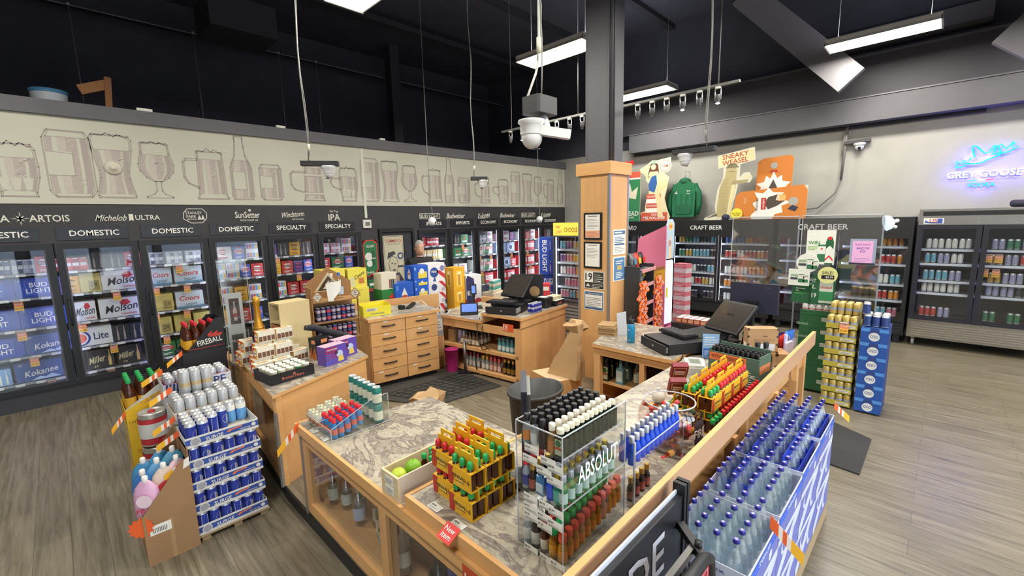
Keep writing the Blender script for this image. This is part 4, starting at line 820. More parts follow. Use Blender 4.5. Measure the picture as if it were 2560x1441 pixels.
def hood():
    t = thing('hooded_sweatshirt', 'green hooded sweatshirt with small white marks hung on the grey wall', 'sweatshirt', (9.72, 4.18, 2.08)); m = M('1F6B47', .85); m2 = M('1A5C3D', .85)
    def sx(b, half, x0, x1, mm):
        n = len(half); vs = [(x0, -q, r) for q, r in half] + [(x1, -q, r) for q, r in half]
        b.add(vs, [tuple(range(n))[::-1], tuple(range(n, 2 * n))] + [(i, (i + 1) % n, n + (i + 1) % n, n + i) for i in range(n)], mm)
    b = MB(); sx(b, [(-.24, .0), (.24, .0), (.26, .4), (.24, .68), (.10, .76), (-.10, .76), (-.24, .68), (-.25, .4)][::-1], -.07, .06, m)
    for k in range(4): b.box(-.078, -.2 + k * .12, .05 + k * .03, -.07, -.19 + k * .12, .5, m2)
    b.build('body', t)
    for s in (-1, 1):
        b = MB(); b.tube([(0, s * .2, .68), (0, s * .3, .5), (-.01, s * .33, .28), (-.01, s * .29, .04)], [.075, .07, .06, .045], m, 10); b.build('sleeve', t)
    b = MB(); b.ball((.0, 0, .76), .13, m2, 14, 8, (.7, 1, .65)); b.build('hood', t)
    b = MB(); b.add([(-.082, .15, .06), (-.082, -.15, .06), (-.082, -.19, .14), (-.082, -.12, .27), (-.082, .12, .27), (-.082, .19, .14)], [(0, 1, 2, 3, 4, 5)[::-1]], m2); b.build('front_pocket', t)
    b = MB(); F = Face(b, (-.08, .25, 0), (0, -1, 0), (0, 0, 1), .5, .76); F.poly([(.12, .66), (.18, .66), (.16, .72)], WHITE); F.poly([(.19, .66), (.25, .66), (.2, .76)], WHITE); F.text('YT', .72, .72, .06, WHITE, .2, bold=.03); F.rect(.64, .64, .8, .655, WHITE); b.build('emblem', t)
    b = MB(); b.tube([(0, 0, .84), (0, 0, .95), (0, .02, .98), (.1, .02, .98), (.222, .0, .98)], .006, SILVER, 6); b.build('hanger_hook', t)
hood()
WS = [(.05, 0), (.62, .0), (.66, .03), (.60, .12), (.66, .35), (.70, .52), (.92, .52), (.96, .58), (.90, .66), (.80, .66), (.72, .60), (.72, .78), (1.0, .82), (.97, 1.0), (.28, .93), (.30, .74), (.40, .76), (.40, .62), (.30, .45), (.26, .2), (.28, .1), (.05, .03)]
def weas(F):
    F.poly([(.30, .77), (.98, .83), (.95, .98), (.30, .92)], M('DDD3A0'), 1); F.text('SNEAKY', .62, .915, .07, M('B0402E'), .52, bold=.03, rot=.1); F.text('WEASEL', .62, .83, .07, M('B0402E'), .5, bold=.03, rot=.1)
    F.poly([(.30, .04), (.56, .04), (.62, .3), (.66, .5), (.66, .72), (.58, .79), (.46, .76), (.44, .62), (.34, .45), (.30, .2)], M('B5A878'), 1); F.poly([(.5, .06), (.57, .05), (.62, .3), (.65, .5), (.58, .5), (.54, .3)], M('DDD2A2'), 2); F.poly([(.44, .74), (.70, .74), (.64, .80), (.5, .80)], M('7A7456'), 2); F.poly([(.05, .02), (.32, .06), (.3, .1), (.1, .03)], M('6A6248'), 2); F.poly([(.56, .5), (.86, .52), (.9, .56), (.6, .56)], M('A3976C'), 2); F.disc(.86, .6, .03, M('DDD2A2'), 3); F.rect(.5, .69, .62, .695, INK, 3); F.lines(.34, .1, .52, .6, 30, M('8E8460'), 2, .2)
cut('tall cardboard weasel figure holding up a lettered sign', 'cut-out', WS, 3.68, 2.005, .96, 1.36, M('D5D2BE', .7), weas)
HN = M('C8792F', .6)
def slee(F): F.poly([(.1, .0), (.18, .2), (.04, .3), (.26, .34), (.3, .5), (.42, .42), (.5, .6), (.6, .42), (.72, .5), (.74, .34), (.95, .3), (.84, .2), (.9, 0)], WHITE, 1); F.poly([(.3, .0), (.5, .4), (.7, 0)], M('4A4038'), 2); F.poly([(.38, .56), (.5, .6), (.62, .56), (.58, .64), (.42, .64)], M('B0302C'), 2); F.disc(.5, .76, .085, M('A3A29C'), 3)
cut('upper orange cardboard cut-out with a round hole and white leaf', 'cut-out', [(0, 0), (.95, 0), (1, .95), (.9, 1), (.2, .98), (.06, .93)], 2.76, 2.005, .64, 1.165, HN, lambda F: slee(Face(F.mb, (0, 0, .465), (0, -1, 0), (0, 0, 1), .64, .70)), x=9.62)
def slee2(F):
    F.poly([(.28, 0), (.26, .12), (.34, .3), (.28, .5), (.36, .6), (.3, .85), (.42, .8), (.5, .96), (.56, .82), (.7, .8), (.66, .62), (.8, .5), (.68, .4), (.7, .2), (.6, .15), (.56, 0)], WHITE, 1); F.poly([(.5, .3), (.62, .4), (.72, .55), (.6, .58), (.62, .75), (.5, .68), (.44, .5)], M('4A4038'), 2)
    F.text('ORIGINAL', .345, .45, .07, M('3A2C20'), .6, l=3, rot=-PI / 2, bold=.03); F.rect(.40, .3, .47, .66, M('B0302C'), 3); F.text('SLEEMAN', .435, .48, .05, WHITE, .3, l=4, rot=-PI / 2); F.frame(.62, .55, .75, .76, .015, M('D98E2E'), 3); F.rect(.64, .58, .73, .73, M('E0AE62'), 4); F.disc(.83, .52, .13, M('A3A29C'), 3); F.poly([(.76, .3), (.86, .22), (.9, .34), (.82, .42)], M('2C3148'), 4)
    F.text('John', .17, .6, .1, M('E0B78A'), .12, rot=-PI / 2, ital=.3)
cut('lower wide orange cardboard cut-out lying on its side with a white leaf', 'cut-out', [(0, .05), (.05, 0), (1, .0), (1, .85), (.95, 1), (.1, .88), (.03, .75)], 3.06, 2.005, 1.23, .60, HN, slee2, x=9.40)
b = MB(); b.lathe([(.105, 0), (.105, .006)], M('E8D83A', .6), 24); o = one('round_tag', b, 'round bright yellow sticker tag at the corner of the wide orange cut-out', 'tag', (9.36, 2.98, 2.12)); o.rotation_euler = (0, -PI / 2, 0)
b = MB(); F = Face(b, (9.353, 3.08, 2.02), (0, -1, 0), (0, 0, 1), .2, .2); F.text('MIX & MATCH', .5, .56, .1, M('6A6220'), .8); F.text('WIN ME!', .5, .38, .12, M('6A6220'), .7); q = b.build('print', o); q.matrix_parent_inverse = (Matrix.Translation((9.36, 2.98, 2.12)) @ Matrix.Rotation(-PI / 2, 4, 'Y')).inverted()
b = MB(); b.ball((0, 0, .05), .13, M('2A2E48', .8), 12, 7, (.5, .6, .5)); b.box(-.1, -.05, .0, -.06, .05, .015, M('2A2E48', .8)); one('cap_hat', b, 'dark blue cap lying between the weasel figure and the orange cut-outs', 'cap', (9.30, 3.16, 2.005))
b = MB(); b.box(9.93, 1.93, 2.5, 9.944, 2.0, 2.62, M('DADAD2', .5)); b.box(9.90, 1.95, 2.42, 9.93, 1.98, 2.56, BLACK); one('wall_socket', b, 'white wall socket with a black plug right of the orange cut-outs', 'socket')
# ---------------------------------------------------------------- neon sign
NB = M('08B8FF', .4, 0, 1, 1.3); NW = M('E4ECFF', .4, 0, 1, 2.2); NR = M('FF2A1A', .4, 0, 1, 1.6); NV = M('1A10FF', .4, 0, 1, 3.0)
t = thing('neon_sign', 'blue and white neon sign of three flying geese over glowing words', 'neon sign', (9.93, .14, 2.38))
def goose(pts, nm):
    b = MB(); b.tube([(-.02, -x, z) for x, z in pts], .010, NB, 6, True); b.build(nm, t)
goose([(.27, .42), (.30, .49), (.34, .5), (.31, .62), (.31, .68), (.35, .66), (.44, .55), (.49, .55), (.53, .65), (.55, .65), (.54, .56), (.52, .52), (.62, .54), (.6, .5), (.5, .46), (.42, .41), (.35, .40)], 'goose_tube')
goose([(.14, .36), (.16, .40), (.15, .46), (.2, .42), (.22, .46), (.25, .46), (.23, .42), (.29, .41), (.22, .37)], 'goose_tube'); goose([(.58, .52), (.6, .56), (.57, .64), (.6, .66), (.66, .58), (.72, .68), (.73, .66), (.7, .6), (.78, .61), (.7, .55)], 'goose_tube')
def neon_text(s, y, z, h, m, nm, mw):
    vs, fs, tw, th = textgeo(s, .02); k = h / th; kx = min(k, mw / tw); b = MB()
    b.add([(-.03, -(y + a * kx), z + c * k) for a, c in vs], fs, m); b.add([(-.001, -(y + a * kx), z + c * k) for a, c in vs], [f[::-1] for f in fs], NV); b.build(nm, t)
neon_text('GREY GOOSE', .06, .20, .095, NW, 'white_word', 1.02); neon_text('VODKA', .30, .055, .06, NB, 'blue_word', .34)
for y0, y1, m in ((.31, .40, NB), (.40, .49, NW), (.49, .57, NR)):
    b = MB(); b.tube([(-.02, -y0, .155), (-.02, -y1, .155)], .006, m, 6); b.build('line_tube', t)
b = MB()
for y, z in ((.2, .5), (.6, .5), (.5, .1)): b.tube([(-.02, -y, z), (.014, -y, z)], .005, SILVER, 6)
b.build('standoff', t)
for y, z, e in ((.3, .5, 3), (.5, .5, 3), (.7, .58, 2), (.15, .25, 3), (.4, .25, 3), (.65, .25, 3), (.9, .25, 3), (.45, .06, 2)):
    ld = bpy.data.lights.new('neon_glow', 'POINT'); ld.energy = e; ld.color = (.10, .06, 1); ld.shadow_soft_size = .05
    lo = bpy.data.objects.new('neon_glow', ld); COL.objects.link(lo); lo.parent = t; lo.location = (-.05, -y, z)
b = MB(); b.tube([(9.3, -.62, 2.165), (9.4, -.75, 2.165), (9.5, -1.0, 2.165)], .05, M('2C2C3C', .8), 8); one('rolled_cloth', b, 'dark rolled cloth lying on top of the stainless refrigerator', 'cloth')
# ---------------------------------------------------------------- counters
ALU = M('A9A7A4', .3, .7)
def edge_strip(b, pts, z0, z1, t, m):
    for p, q in zip(pts, pts[1:]):
        p, q = Vector((*p, 0)), Vector((*q, 0)); d = (q - p).normalized(); n = Vector((d.y, -d.x, 0)) * t
        b.prism([(p.x, p.y), (q.x, q.y), (q.x + n.x, q.y + n.y), (p.x + n.x, p.y + n.y)], z0, z1, m)
def poly_plate(pts, z0, z1, m, mtop): b = MB(); b.prism(pts, z0, z1, m, mtop); return b
# left display counter, low part
W1 = [(1.0, 1.73), (1.88, 1.73), (1.88, 2.76), (1.5, 2.8), (1.36, 3.06), (1.0, 3.06)]
t = thing('worktop', 'low grey marble worktop with a maple edge holding the clear bottle bin', 'worktop', (0, 0, 0))
poly_plate(W1, .73, .76, WOOD, MARBLE).build('top', t)
b = MB(); b.box(.98, 1.73, .70, 1.0, 3.06, .762, WOODX); b.box(.98, 3.06, .70, 1.36, 3.08, .762, WOODX); b.build('edging', t)
t = thing('display_counter', 'maple framed glass display counter full of bottles, left of the fireball packs', 'counter', (1.0, .86, .1))
def bx(nm, p, x0, y0, z0, x1, y1, z1, m): c = MB(); c.box(x0, y0, z0, x1, y1, z1, m); return c.build(nm, p)
for y in (2.11, 1.07, .02): bx('post', t, 0, y, .02, .06, y + .07, .60, WOOD)
for y0, y1 in ((.09, 1.07), (1.14, 2.11)):
    bx('rail', t, 0, y0, .53, .05, y1, .60, WOOD); bx('rail', t, 0, y0, .02, .06, y1, .10, WOODX)
    bx('glass_pane', t, .02, y0, .10, .026, y1, .53, GLASS)
bx('bottom_board', t, .06, .02, .03, .86, 2.16, .06, WOOD); bx('shelf', t, .28, .04, .30, .86, 2.14, .32, WOOD); bx('back_panel', t, .84, .02, .06, .86, 1.88, .62, WOOD)
bx('end_panel', t, .06, 2.16, .0, .86 - .46, 2.18, .62, WOOD); bx('corner_trim', t, -.008, 2.165, .0, .03, 2.186, .6, ALU); bx('kickboard', t, .03, .02, 0, .86, 2.16, .02, BLACK)
# higher corner and long right arm
W2 = [(1.02, .87), (1.02, 1.71), (1.88, 1.71), (1.88, 1.6), (3.66, 1.6), (4.7, 1.6), (4.7, .89)]
t = thing('worktop', 'long grey marble worktop running behind the sloping maple board', 'worktop')
poly_plate(W2, .785, .82, WOOD, MARBLE).build('top', t)
b = MB(); b.box(1.0, .86, .76, 1.02, 1.73, .825, WOODX); b.box(1.02, 1.71, .76, 1.88, 1.73, .825, WOODX); b.box(1.02, .86, .72, 4.72, .87, .80, WOODX); b.build('edging', t)
t = thing('corner_cabinet', 'maple cabinet under the corner of the counters with a red age sticker', 'cabinet', (1.0, .86, .70))
bx('front_panel', t, .015, .0, 0, .035, .87, .06, WOOD); bx('ledge', t, -.02, .0, -.0, .015, .87, .058, WOODX); bx('end_panel', t, .035, .85, .06 - .03, .86, .87, .06, WOOD)
c = MB(); F = Face(c, (-.021, .42, -.16), (0, -1, 0), (0, 0, 1), .16, .2); 
c.box(-.0205, .26, -.16, -.0201, .42, .04, M('C8502E', .6)); F.text('19', .3, .6, .5, M('EFE4DA'), .4, bold=.04); F.lines(.6, .2, .95, .8, 4, M('EFE4DA'), 2, .3); c.build('age_sticker', t)
t = thing('long_counter_base', 'maple open framed base under the long worktop behind the clear bottles', 'counter', (1.0, .87, .1))
bx('back_panel', t, .9, .70, 0, 3.7, .72, .685, WOOD); bx('bottom_board', t, .9, 0, .02, 3.72, .70, .05, WOOD); bx('shelf', t, .9, .05, .36, 3.68, .68, .38, WOOD)
for x in (.9, 1.8, 2.75, 3.4, 3.66): bx('post', t, x, -.04, .02, x + .06, .02, .76 if x > 3 else .62, WOOD)
bx('rail', t, .96, -.02, .60, 3.7, 0, .685, WOOD); bx('end_panel', t, 3.68, .02, .02, 3.7, .70, .685, WOOD); bx('corner_trim', t, 3.715, -.035, .02, 3.735, .02, .70, ALU)
c = MB(); c.add([(.88, .735, .875), (4.87, .795, .875), (4.87, .822, .875), (.88, .762, .875), (.88, .735, 1.0), (4.87, .795, 1.0), (4.87, .822, 1.0), (.88, .762, 1.0)], [(0, 3, 2, 1), (0, 1, 5, 4), (1, 2, 6, 5), (2, 3, 7, 6), (3, 0, 4, 7)], M('CBA07C', .45)); c.add([(.88, .735, 1.0), (4.87, .795, 1.0), (4.87, .822, 1.0), (.88, .762, 1.0)], [(0, 1, 2, 3)], WOODX)
o = one('maple_board', c, 'long pale maple board standing along the outer edge of the right counter', 'board')
for x in (1.6, 2.9, 4.2): c = MB(); c.box(x, .80, .70, x + .05, .83, .9, WOOD); c.build('bracket', o)
# far till counter with the blue flask
t = thing('flask_counter', 'maple counter with a grey marble top carrying the blue flask and the far till', 'counter', (3.66, 1.6, .1))
P3 = [(0, .02), (0, .86), (.76, 1.1), (.80, 1.02), (1.06, 1.0), (1.06, .02)]
poly_plate([(x + (-.02 if x == 0 else 0), y) for x, y in P3], .715, .75, WOODX, MARBLE).build('top', t)
bx('front_rail', t, 0, .02, .64, .03, .86, .714, WOOD)
for y in (.02, .30, .78): bx('post', t, 0, y, 0, .06 if y != .30 else .05, y + (.07 if y != .3 else .05), .64, WOOD)
bx('bottom_board', t, .03, .05, .0, .72, .84, .04, WOOD); bx('shelf', t, .06, .04, .33, .72, .83, .355, WOOD); bx('back_panel', t, .72, .02, 0, .74, 1.0, .714, WOOD); bx('side_panel', t, .06, .85, 0, .72, .87, .714, WOOD)
c = MB(); c.prism([(-.42, .98), (-.1, .86), (.0, 1.3), (-.3, 1.42)], 0, .26, WOOD, M('D5B892', .5)); o = c.build('low_box'); o.location = (3.98, 1.9, .1); tag(o, 'low maple box at the foot of the flask counter under the paper bags', 'box')
# register counter, turned
U = Vector((.9925, .122)).normalized(); V = Vector((-.122, .9925)).normalized()
rzr = math.atan2(U.y, U.x)
t = thing('register_counter', 'maple register counter with open bottle shelves and an orange age sticker', 'counter', (3.73, 3.52, .1), rzr)
bx('end_panel', t, 0, 0, 0, 1.03, .03, .72, WOOD); bx('front_panel', t, 0, 0, .70, 1.03, .02, .83, WOOD); bx('back_panel', t, 1.0, .03, 0, 1.03, 1.5, .83, WOOD); bx('far_panel', t, .1, 1.46, 0, 1.0, 1.5, .73, WOOD)
bx('post', t, 0, .03, 0, .06, .10, .70, WOOD); bx('post', t, 0, 1.42, 0, .06, 1.46, .70, WOOD); bx('top_rail', t, 0, .1, .60, .03, 1.42, .70, WOOD); bx('shelf', t, 0, .05, .32, .98, 1.46, .36, WOOD); bx('bottom_board', t, 0, .05, .03, .98, 1.46, .07, WOOD); bx('corner_trim', t, 1.022, -.008, 0, 1.04, .02, .8, ALU)
c = MB(); c.prism([(-.02, -.02), (1.05, -.02), (1.05, .62), (.35, .62), (.0, .62), (-.02, .62)], .815, .85, WOODX, MARBLE); c.build('top', t)
c = MB(); c.prism([(-.02, .62), (1.05, .62), (1.05, 1.52), (-.02, 1.52)], .71, .745, WOODX, MARBLE); c.build('low_top', t); bx('riser', t, 0, .60, .745, 1.0, .62, .815, WOOD)
c = MB(); c.box(-.004, .12, .66, 0, .28, .75, M('D8552B', .6)); F = Face(c, (-.004, .28, .66), (0, -1, 0), (0, 0, 1), .16, .09); F.frame(.06, .12, .44, .88, .06, M('EFE4DA')); F.text('19', .25, .5, .5, M('EFE4DA'), .3, bold=.04); c.build('age_sticker', t)
# drawers
U2 = Vector((.985, -.15)).normalized(); rzd = math.atan2(U2.y, U2.x)
t = thing('drawer_cabinet', 'maple cabinet of ten drawers with black bar handles', 'drawer cabinet', (2.465, 4.80, .1), rzd)
bx('carcass', t, 0, .02, .06, .90, .66, .84, WOOD); bx('plinth', t, .03, .05, 0, .87, .64, .06, BLACK)
c = MB(); c.box(-.02, -.02, .84, .93, .68, .875, WOODX); c.prism([(-.015, -.015), (.925, -.015), (.925, .675), (-.015, .675)], .875, .878, WOODX, MARBLE); c.build('top', t)
for cx in (0, 1):
    for k in range(5):
        z0 = .07 + k * .154; d = bx('drawer', t, .01 + cx * .445, 0, z0, .445 + cx * .445, .02, z0 + .148, WOODX if (k + cx) % 2 else WOOD)
        c = MB(); x = .23 + cx * .445; zz = z0 + .085
        c.tube([(x - .075, 0, zz), (x - .075, -.025, zz), (x + .075, -.025, zz + .0), (x + .075, 0, zz)], .008, BLACK, 6); c.lathe([(.012, -.0), (.012, .004)], BLACK, 8, (x - .075, -.006, zz)); c.build('handle', d)
        if k in (0, 3, 4): c = MB(); c.box(x - .06 - .1 * (k == 0), -.003, z0 + .125, x + .0 - .1 * (k == 0), 0, z0 + .142, M('DEDACA', .7)); c.build('drawer_label', d)
# left cabinet, turned glass front
t = thing('left_cabinet', 'maple cabinet with a dark glass front by the blue can trays', 'cabinet', (0, 0, .1))
PL = [(1.0, 3.50), (1.93, 3.88), (2.08, 4.9), (1.10, 4.66)]
def quadpanel(nm, p, q, th, z0, z1, m, inset=0):
    p, q = Vector((*p, 0)), Vector((*q, 0)); d = (q - p).normalized(); n = Vector((-d.y, d.x, 0)) * th; c = MB()
    c.prism([(p.x, p.y), (q.x, q.y), (q.x + n.x, q.y + n.y), (p.x + n.x, p.y + n.y)], z0, z1, m); return c.build(nm, t)
quadpanel('end_panel', PL[0], PL[1], .02, 0, .60, WOOD); quadpanel('end_rail', PL[0], PL[1], .03, .60, .725, WOODX); quadpanel('side_panel', PL[1], PL[2], .02, 0, .72, WOOD); quadpanel('back_panel', PL[2], PL[3], .02, 0, .72, WOOD)
fA, fB = Vector((1.0, 3.50)), Vector((1.10, 4.66)); fd = (fB - fA)
def fpt(s, o=0): p = fA + fd * s; n = Vector((fd.y, -fd.x)).normalized() * o; return (p.x + n.x, p.y + n.y)
quadpanel('front_rail', fpt(1), fpt(0), .04, .58, .725, WOODX); quadpanel('bottom_rail', fpt(1), fpt(0), .04, .0, .12, WOODX); quadpanel('post', fpt(.06), fpt(0), .04, .12, .58, WOODX); quadpanel('post', fpt(1), fpt(.95), .04, .12, .58, WOODX)
quadpanel('glass_pane', fpt(.95, .015), fpt(.06, .015), .005, .12, .58, GLASS)
quadpanel('corner_trim', (.985, 3.49), (1.03, 3.51), .02, 0, .6, ALU)
c = MB(); c.prism([(x * .98 + .03, y * .98 + .085) for x, y in PL], .08, .1, WOOD); c.build('bottom_board', t)
c = MB(); c.prism([(1.12, 3.62), (1.9, 3.93), (2.03, 4.85), (1.2, 4.6)], .34, .36, WOOD); c.build('shelf', t)
c = MB(); c.prism([(.975, 3.475), (1.95, 3.87), (2.1, 4.93), (1.075, 4.68)], .725, .75, WOODX, MARBLE); c.build('top', t)
c = MB(); p0, p1 = fpt(.12, .003), fpt(0.02, .003); F = Face(c, (*p0, .60), (p1[0] - p0[0], p1[1] - p0[1], 0), (0, 0, 1), 1, .12); F.rect(0, 0, 1, 1, M('D8552B', .6), 0); F.text('19', .3, .55, .06 / .12, M('EFE4DA'), .4, bold=.04); c.build('age_sticker', t)
# lower extension shelf at the far end of the left cabinet
t = thing('end_shelf', 'narrow maple shelf table at the far end of the left cabinet', 'shelf', (1.10, 4.72, .1), .08)
bx('top', t, 0, 0, .60, .8, .75, .63, WOODX); bx('side_panel', t, 0, .0, 0, .02, .75, .60, WOOD); bx('lip', t, -.01, 0, .63, .01, .75, .67, WOODX); bx('back_panel', t, .02, .73, 0, .8, .75, .6, WOOD)
# back board between drawers and register
c = MB(); c.bar((2.5, 5.68, .93), (3.9, 5.38, .93), .03, .22, WOOD); c.bar((2.5, 5.68, .45), (3.9, 5.38, .45), .028, .7, WOOD); one('back_board', c, 'maple board wall behind the drawer cabinet and the small blue screen', 'board')
# mats
def mat_obj(pts, z, label, m):
    c = MB(); c.prism(pts, z, z + .012, m); return one('floor_mat', c, label, 'mat')
MATM = MB(); MATM.prism([(2.36, 4.45), (2.68, 3.85), (3.56, 3.72), (3.6, 4.68), (2.5, 4.78)], .1, .112, RUBBER)
for i in range(9): MATM.bar((2.5 + .1 * i, 4.5, .114), (2.72 + .09 * i, 3.9, .114), .012, .008, M('2A2A29', .8))
for i in range(7): MATM.bar((2.5 + .03 * i, 4.55 - .09 * i, .114), (3.55, 4.42 - .09 * i, .114), .012, .008, M('2A2A29', .8))
one('rubber_mat', MATM, 'ribbed black rubber mat on the floor in front of the drawers', 'mat')
mat_obj([(5.3, .74), (5.05, .33), (4.28, .33), (4.33, .73)], 0, 'flat dark doormat on the plank floor beyond the clear bottles', M('2C2C2D', .9))
mat_obj([(5.35, 4.5), (5.9, 4.3), (5.75, 3.5), (5.1, 3.7)], .0, 'dark mat on the floor by the paper bags', M('3F4146', .9))
# ---------------------------------------------------------------- small goods
def lblrow(n): return NTH[n]
CAPR = M('C0222C', .35); CAPG = M('1F9A4E', .35); AMB = M('4A2210', .2, 0, .92); GOLD = M('C9A24A', .35, .5)
# six bottle cinnamon whisky carriers
def carrier(name, capm, label):
    """three by two bottles in a yellow handled carrier; front towards -x, three bottles along y"""
    t = thing(name, label, 'bottle pack'); Y = M('E3AE22', .5); Y2 = M('D69A1A', .5)
    W_, D_, H_ = .155, .085, .105
    b = MB(); b.box(-D_ / 2, -W_ / 2, 0, -D_ / 2 + .003, W_ / 2, .085, Y); b.box(D_ / 2 - .003, -W_ / 2, 0, D_ / 2, W_ / 2, .085, Y); b.box(-D_ / 2, -W_ / 2, 0, D_ / 2, W_ / 2, .003, Y); b.box(-D_ / 2, -W_ / 2, .085, D_ / 2, W_ / 2, .088, Y)
    b.box(-.003, -W_ / 2, .088, .003, W_ / 2, .145, Y); b.box(-.003, -W_ / 2 + .025, .145, .003, -.035, .165, Y); b.box(-.003, .035, .145, .003, W_ / 2 - .025, .165, Y); b.box(-.003, -W_ / 2 + .025, .165, .003, W_ / 2 - .025, .18, Y); b.box(-.003, -.035, .145, .003, .035, .15, Y)
    for dx, sg in ((-D_ / 2, -1), (D_ / 2, 1)):
        F = Face(b, (dx, -sg * W_ / 2, 0), (0, sg, 0), (0, 0, 1), W_, .085)
        F.poly([(.0, 0), (.2, .0), (.26, .4), (.18, .7), (.24, 1), (0, 1)], M('B5342A', .5)); F.disc(.5, .48, .3, M('EBC552', .5)); F.text('FIREBALL', .52, .58, .2, M('2A1A10'), .6, l=3, bold=.03); F.text('CINNAMON', .52, .34, .1, M('7A1E18'), .4, l=3); F.text('6', .9, .55, .26, M('2A1A10'), .1, l=3, bold=.03)
    b.build('carrier', t)
    for i in (-1, 0, 1):
        for s in (-1, 1):
            b = MB(); b.box(s * .0215 - .018, i * .05 - .019, .004, s * .0215 + .018, i * .05 + .019, .083, AMB, .005); b.lathe([(.016, .084), (.012, .095), (.0105, .102)], AMB, 10, (s * .0215, i * .05, 0)); q = b.build('bottle', t)
            b = MB(); b.lathe([(.0135, .098), (.0142, .10), (.0142, .122), (.009, .131), (.001, .133)], capm, 12, (s * .0215, i * .05, 0)); b.build('cap', q)
    return t
CR = Proto(carrier('bottle_carrier', CAPR, 'x')); CG = Proto(carrier('bottle_carrier', CAPG, 'x'))
z0 = .82; n = 0
LC = [('red', 1.165, 1.585, 0, 'front of the lower layer'), ('red', 1.165, 1.585, 1, 'front of the upper layer'), ('green', 1.135, 1.42, 0, 'front of the lower layer'), ('green', 1.135, 1.42, 1, 'front of the upper layer'), ('green', 1.225, 1.42, 0, 'second in the lower row'), ('green', 1.225, 1.42, 1, 'second in the upper row'), ('green', 1.315, 1.42, 0, 'third in the lower row'), ('green', 1.315, 1.42, 1, 'third in the upper row'), ('red', 1.255, 1.585, 0, 'second in the lower row'), ('red', 1.255, 1.585, 1, 'second in the upper row'), ('red', 1.345, 1.59, 0, 'last in the lower row'), ('red', 1.345, 1.59, 1, 'last in the upper row')]
for c, x, y, l, w_ in LC: (CR if c == 'red' else CG).put((x + .0, y, z0 + l * .134), 0, 'yellow whisky carrier with %s caps by the wooden box, %s' % (c, w_), None)
# stack on the right arm: long rows beside the board
k = 0
for r, (y, l) in enumerate(((.93, 0), (.93, 1), (1.03, 0), (1.03, 1), (1.13, 0))):
    for q in range(4 if r != 4 else 2):
        x = 2.62 + q * .165; g = q == 0
        if r == 3 and q > 3: continue
        o = (CG if g else CR).put((x, y, z0 + l * .134), PI / 2, 'yellow %s capped whisky carrier on the long counter, %s layer, %s row' % ('green' if g else 'red', 'lower' if l == 0 else 'upper', NTH[r // 2]), 'whisky carriers on the long counter, row %s layer %s' % (NTH[r // 2], l))
for q, (x, y) in enumerate([(2.50 + .055 * i, .865) for i in range(16)]):
    cm = CAPG if q < 3 else CAPR; key = ('mini', q < 3)
    if key not in PR: PR[key] = Proto(bottle('miniature_bottle', 'm', 'bottle', [(.017, 0), (.018, .07), (.011, .092), (.01, .1)], AMB, (.0138, .096, .122), cm, (.02, .06, .0185), M('D9A32A'), 10))
    PR[key].put((x, y, z0), 0, 'small amber bottle with a %s cap in the row along the board' % ('green' if q < 3 else 'red'), 'amber miniatures along the board, %s caps' % ('green' if q < 3 else 'red'))
for i, (x, y, z, rx) in enumerate(((2.66, 1.16, .98, .5), (2.78, 1.2, 1.04, .5))):
    c = MB(); c.box(-.05, -.02, 0, .05, .02, .12, M('7A1E2A', .4)); F = Face(c, (-.05, -.02, 0), (1, 0, 0), (0, 0, 1), .1, .12); F.frame(.1, .1, .9, .9, .04, M('C9A07A')); F.rect(.2, .35, .8, .65, M('D8CDBB')); F.text('HOT SHOT', .5, .5, .12, RED, .5, l=3)
    o = one('gift_box', c, 'dark red gift box lying on the yellow carriers, %s' % ('front one' if i == 0 else 'rear one'), 'box', (x, y, z), -.7); o.rotation_euler = (rx, 0, -.9)
# wooden crate with limes
t = thing('wooden_crate', 'open pale wooden crate with two limes and a lemon on the low counter', 'crate', (1.12, 1.86, .762), .02)
bx('end_board', t, -.13, -.09, 0, -.118, .06, .13, CRATE); bx('end_board', t, .20, -.09, 0, .212, .06, .13, CRATE); bx('side_board', t, -.118, -.09, 0, .2, -.08, .13, M('C9BBA8', .6)); bx('side_board', t, -.118, .05, 0, .2, .06, .13, CRATE); bx('base', t, -.118, -.08, 0, .2, .05, .01, CRATE)
for zz in (.075, .025): c = MB(); c.box(-.133, -.05, zz, -.1305, .02, zz + .04, PAPER); Face(c, (-.133, .02, zz), (0, -1, 0), (0, 0, 1), .07, .04).lines(.1, .2, .9, .9, 3, TX2, 2, .3); c.build('price_card', t)
def fruit(nm, lab, loc, m, r): c = MB(); c.ball((0, 0, 0), r, m, 18, 12, (1, 1, .94)); c.ball((0, 0, r * .93), r * .12, m, 8, 5); return one(nm, c, lab, 'fruit', loc)
LIME = noisy('lime_skin', '6FA51E', '88BA2C', 9, .45); LIME2 = noisy('lime_skin_light', 'A6BE2A', 'BCCB3E', 9, .45); LEM = noisy('lemon_skin', 'D8C22A', 'E2CF42', 9, .45)
fruit('lime', 'yellowish lime at the near corner of the wooden crate', (1.035, 1.83, .868), LIME2, .04); fruit('lime', 'darker green lime further back in the wooden crate', (1.12, 1.83, .875), LIME, .042); fruit('lemon', 'yellow lemon between the two limes in the crate', (1.075, 1.842, .815), LEM, .032)
MINI = Proto(bottle('miniature_bottle', 'm', 'bottle', [(.017, 0), (.018, .07), (.011, .092), (.01, .1)], AMB, (.0138, .096, .122), CAPG, (.02, .06, .0185), M('D9A32A'), 10))
for i, (x, y) in enumerate(((1.20, 1.85), (1.24, 1.83), (1.21, 1.80), (1.26, 1.87))): MINI.put((x, y, .785), 0, 'amber miniature with a green cap standing in the wooden crate', 'amber miniatures in the crate')
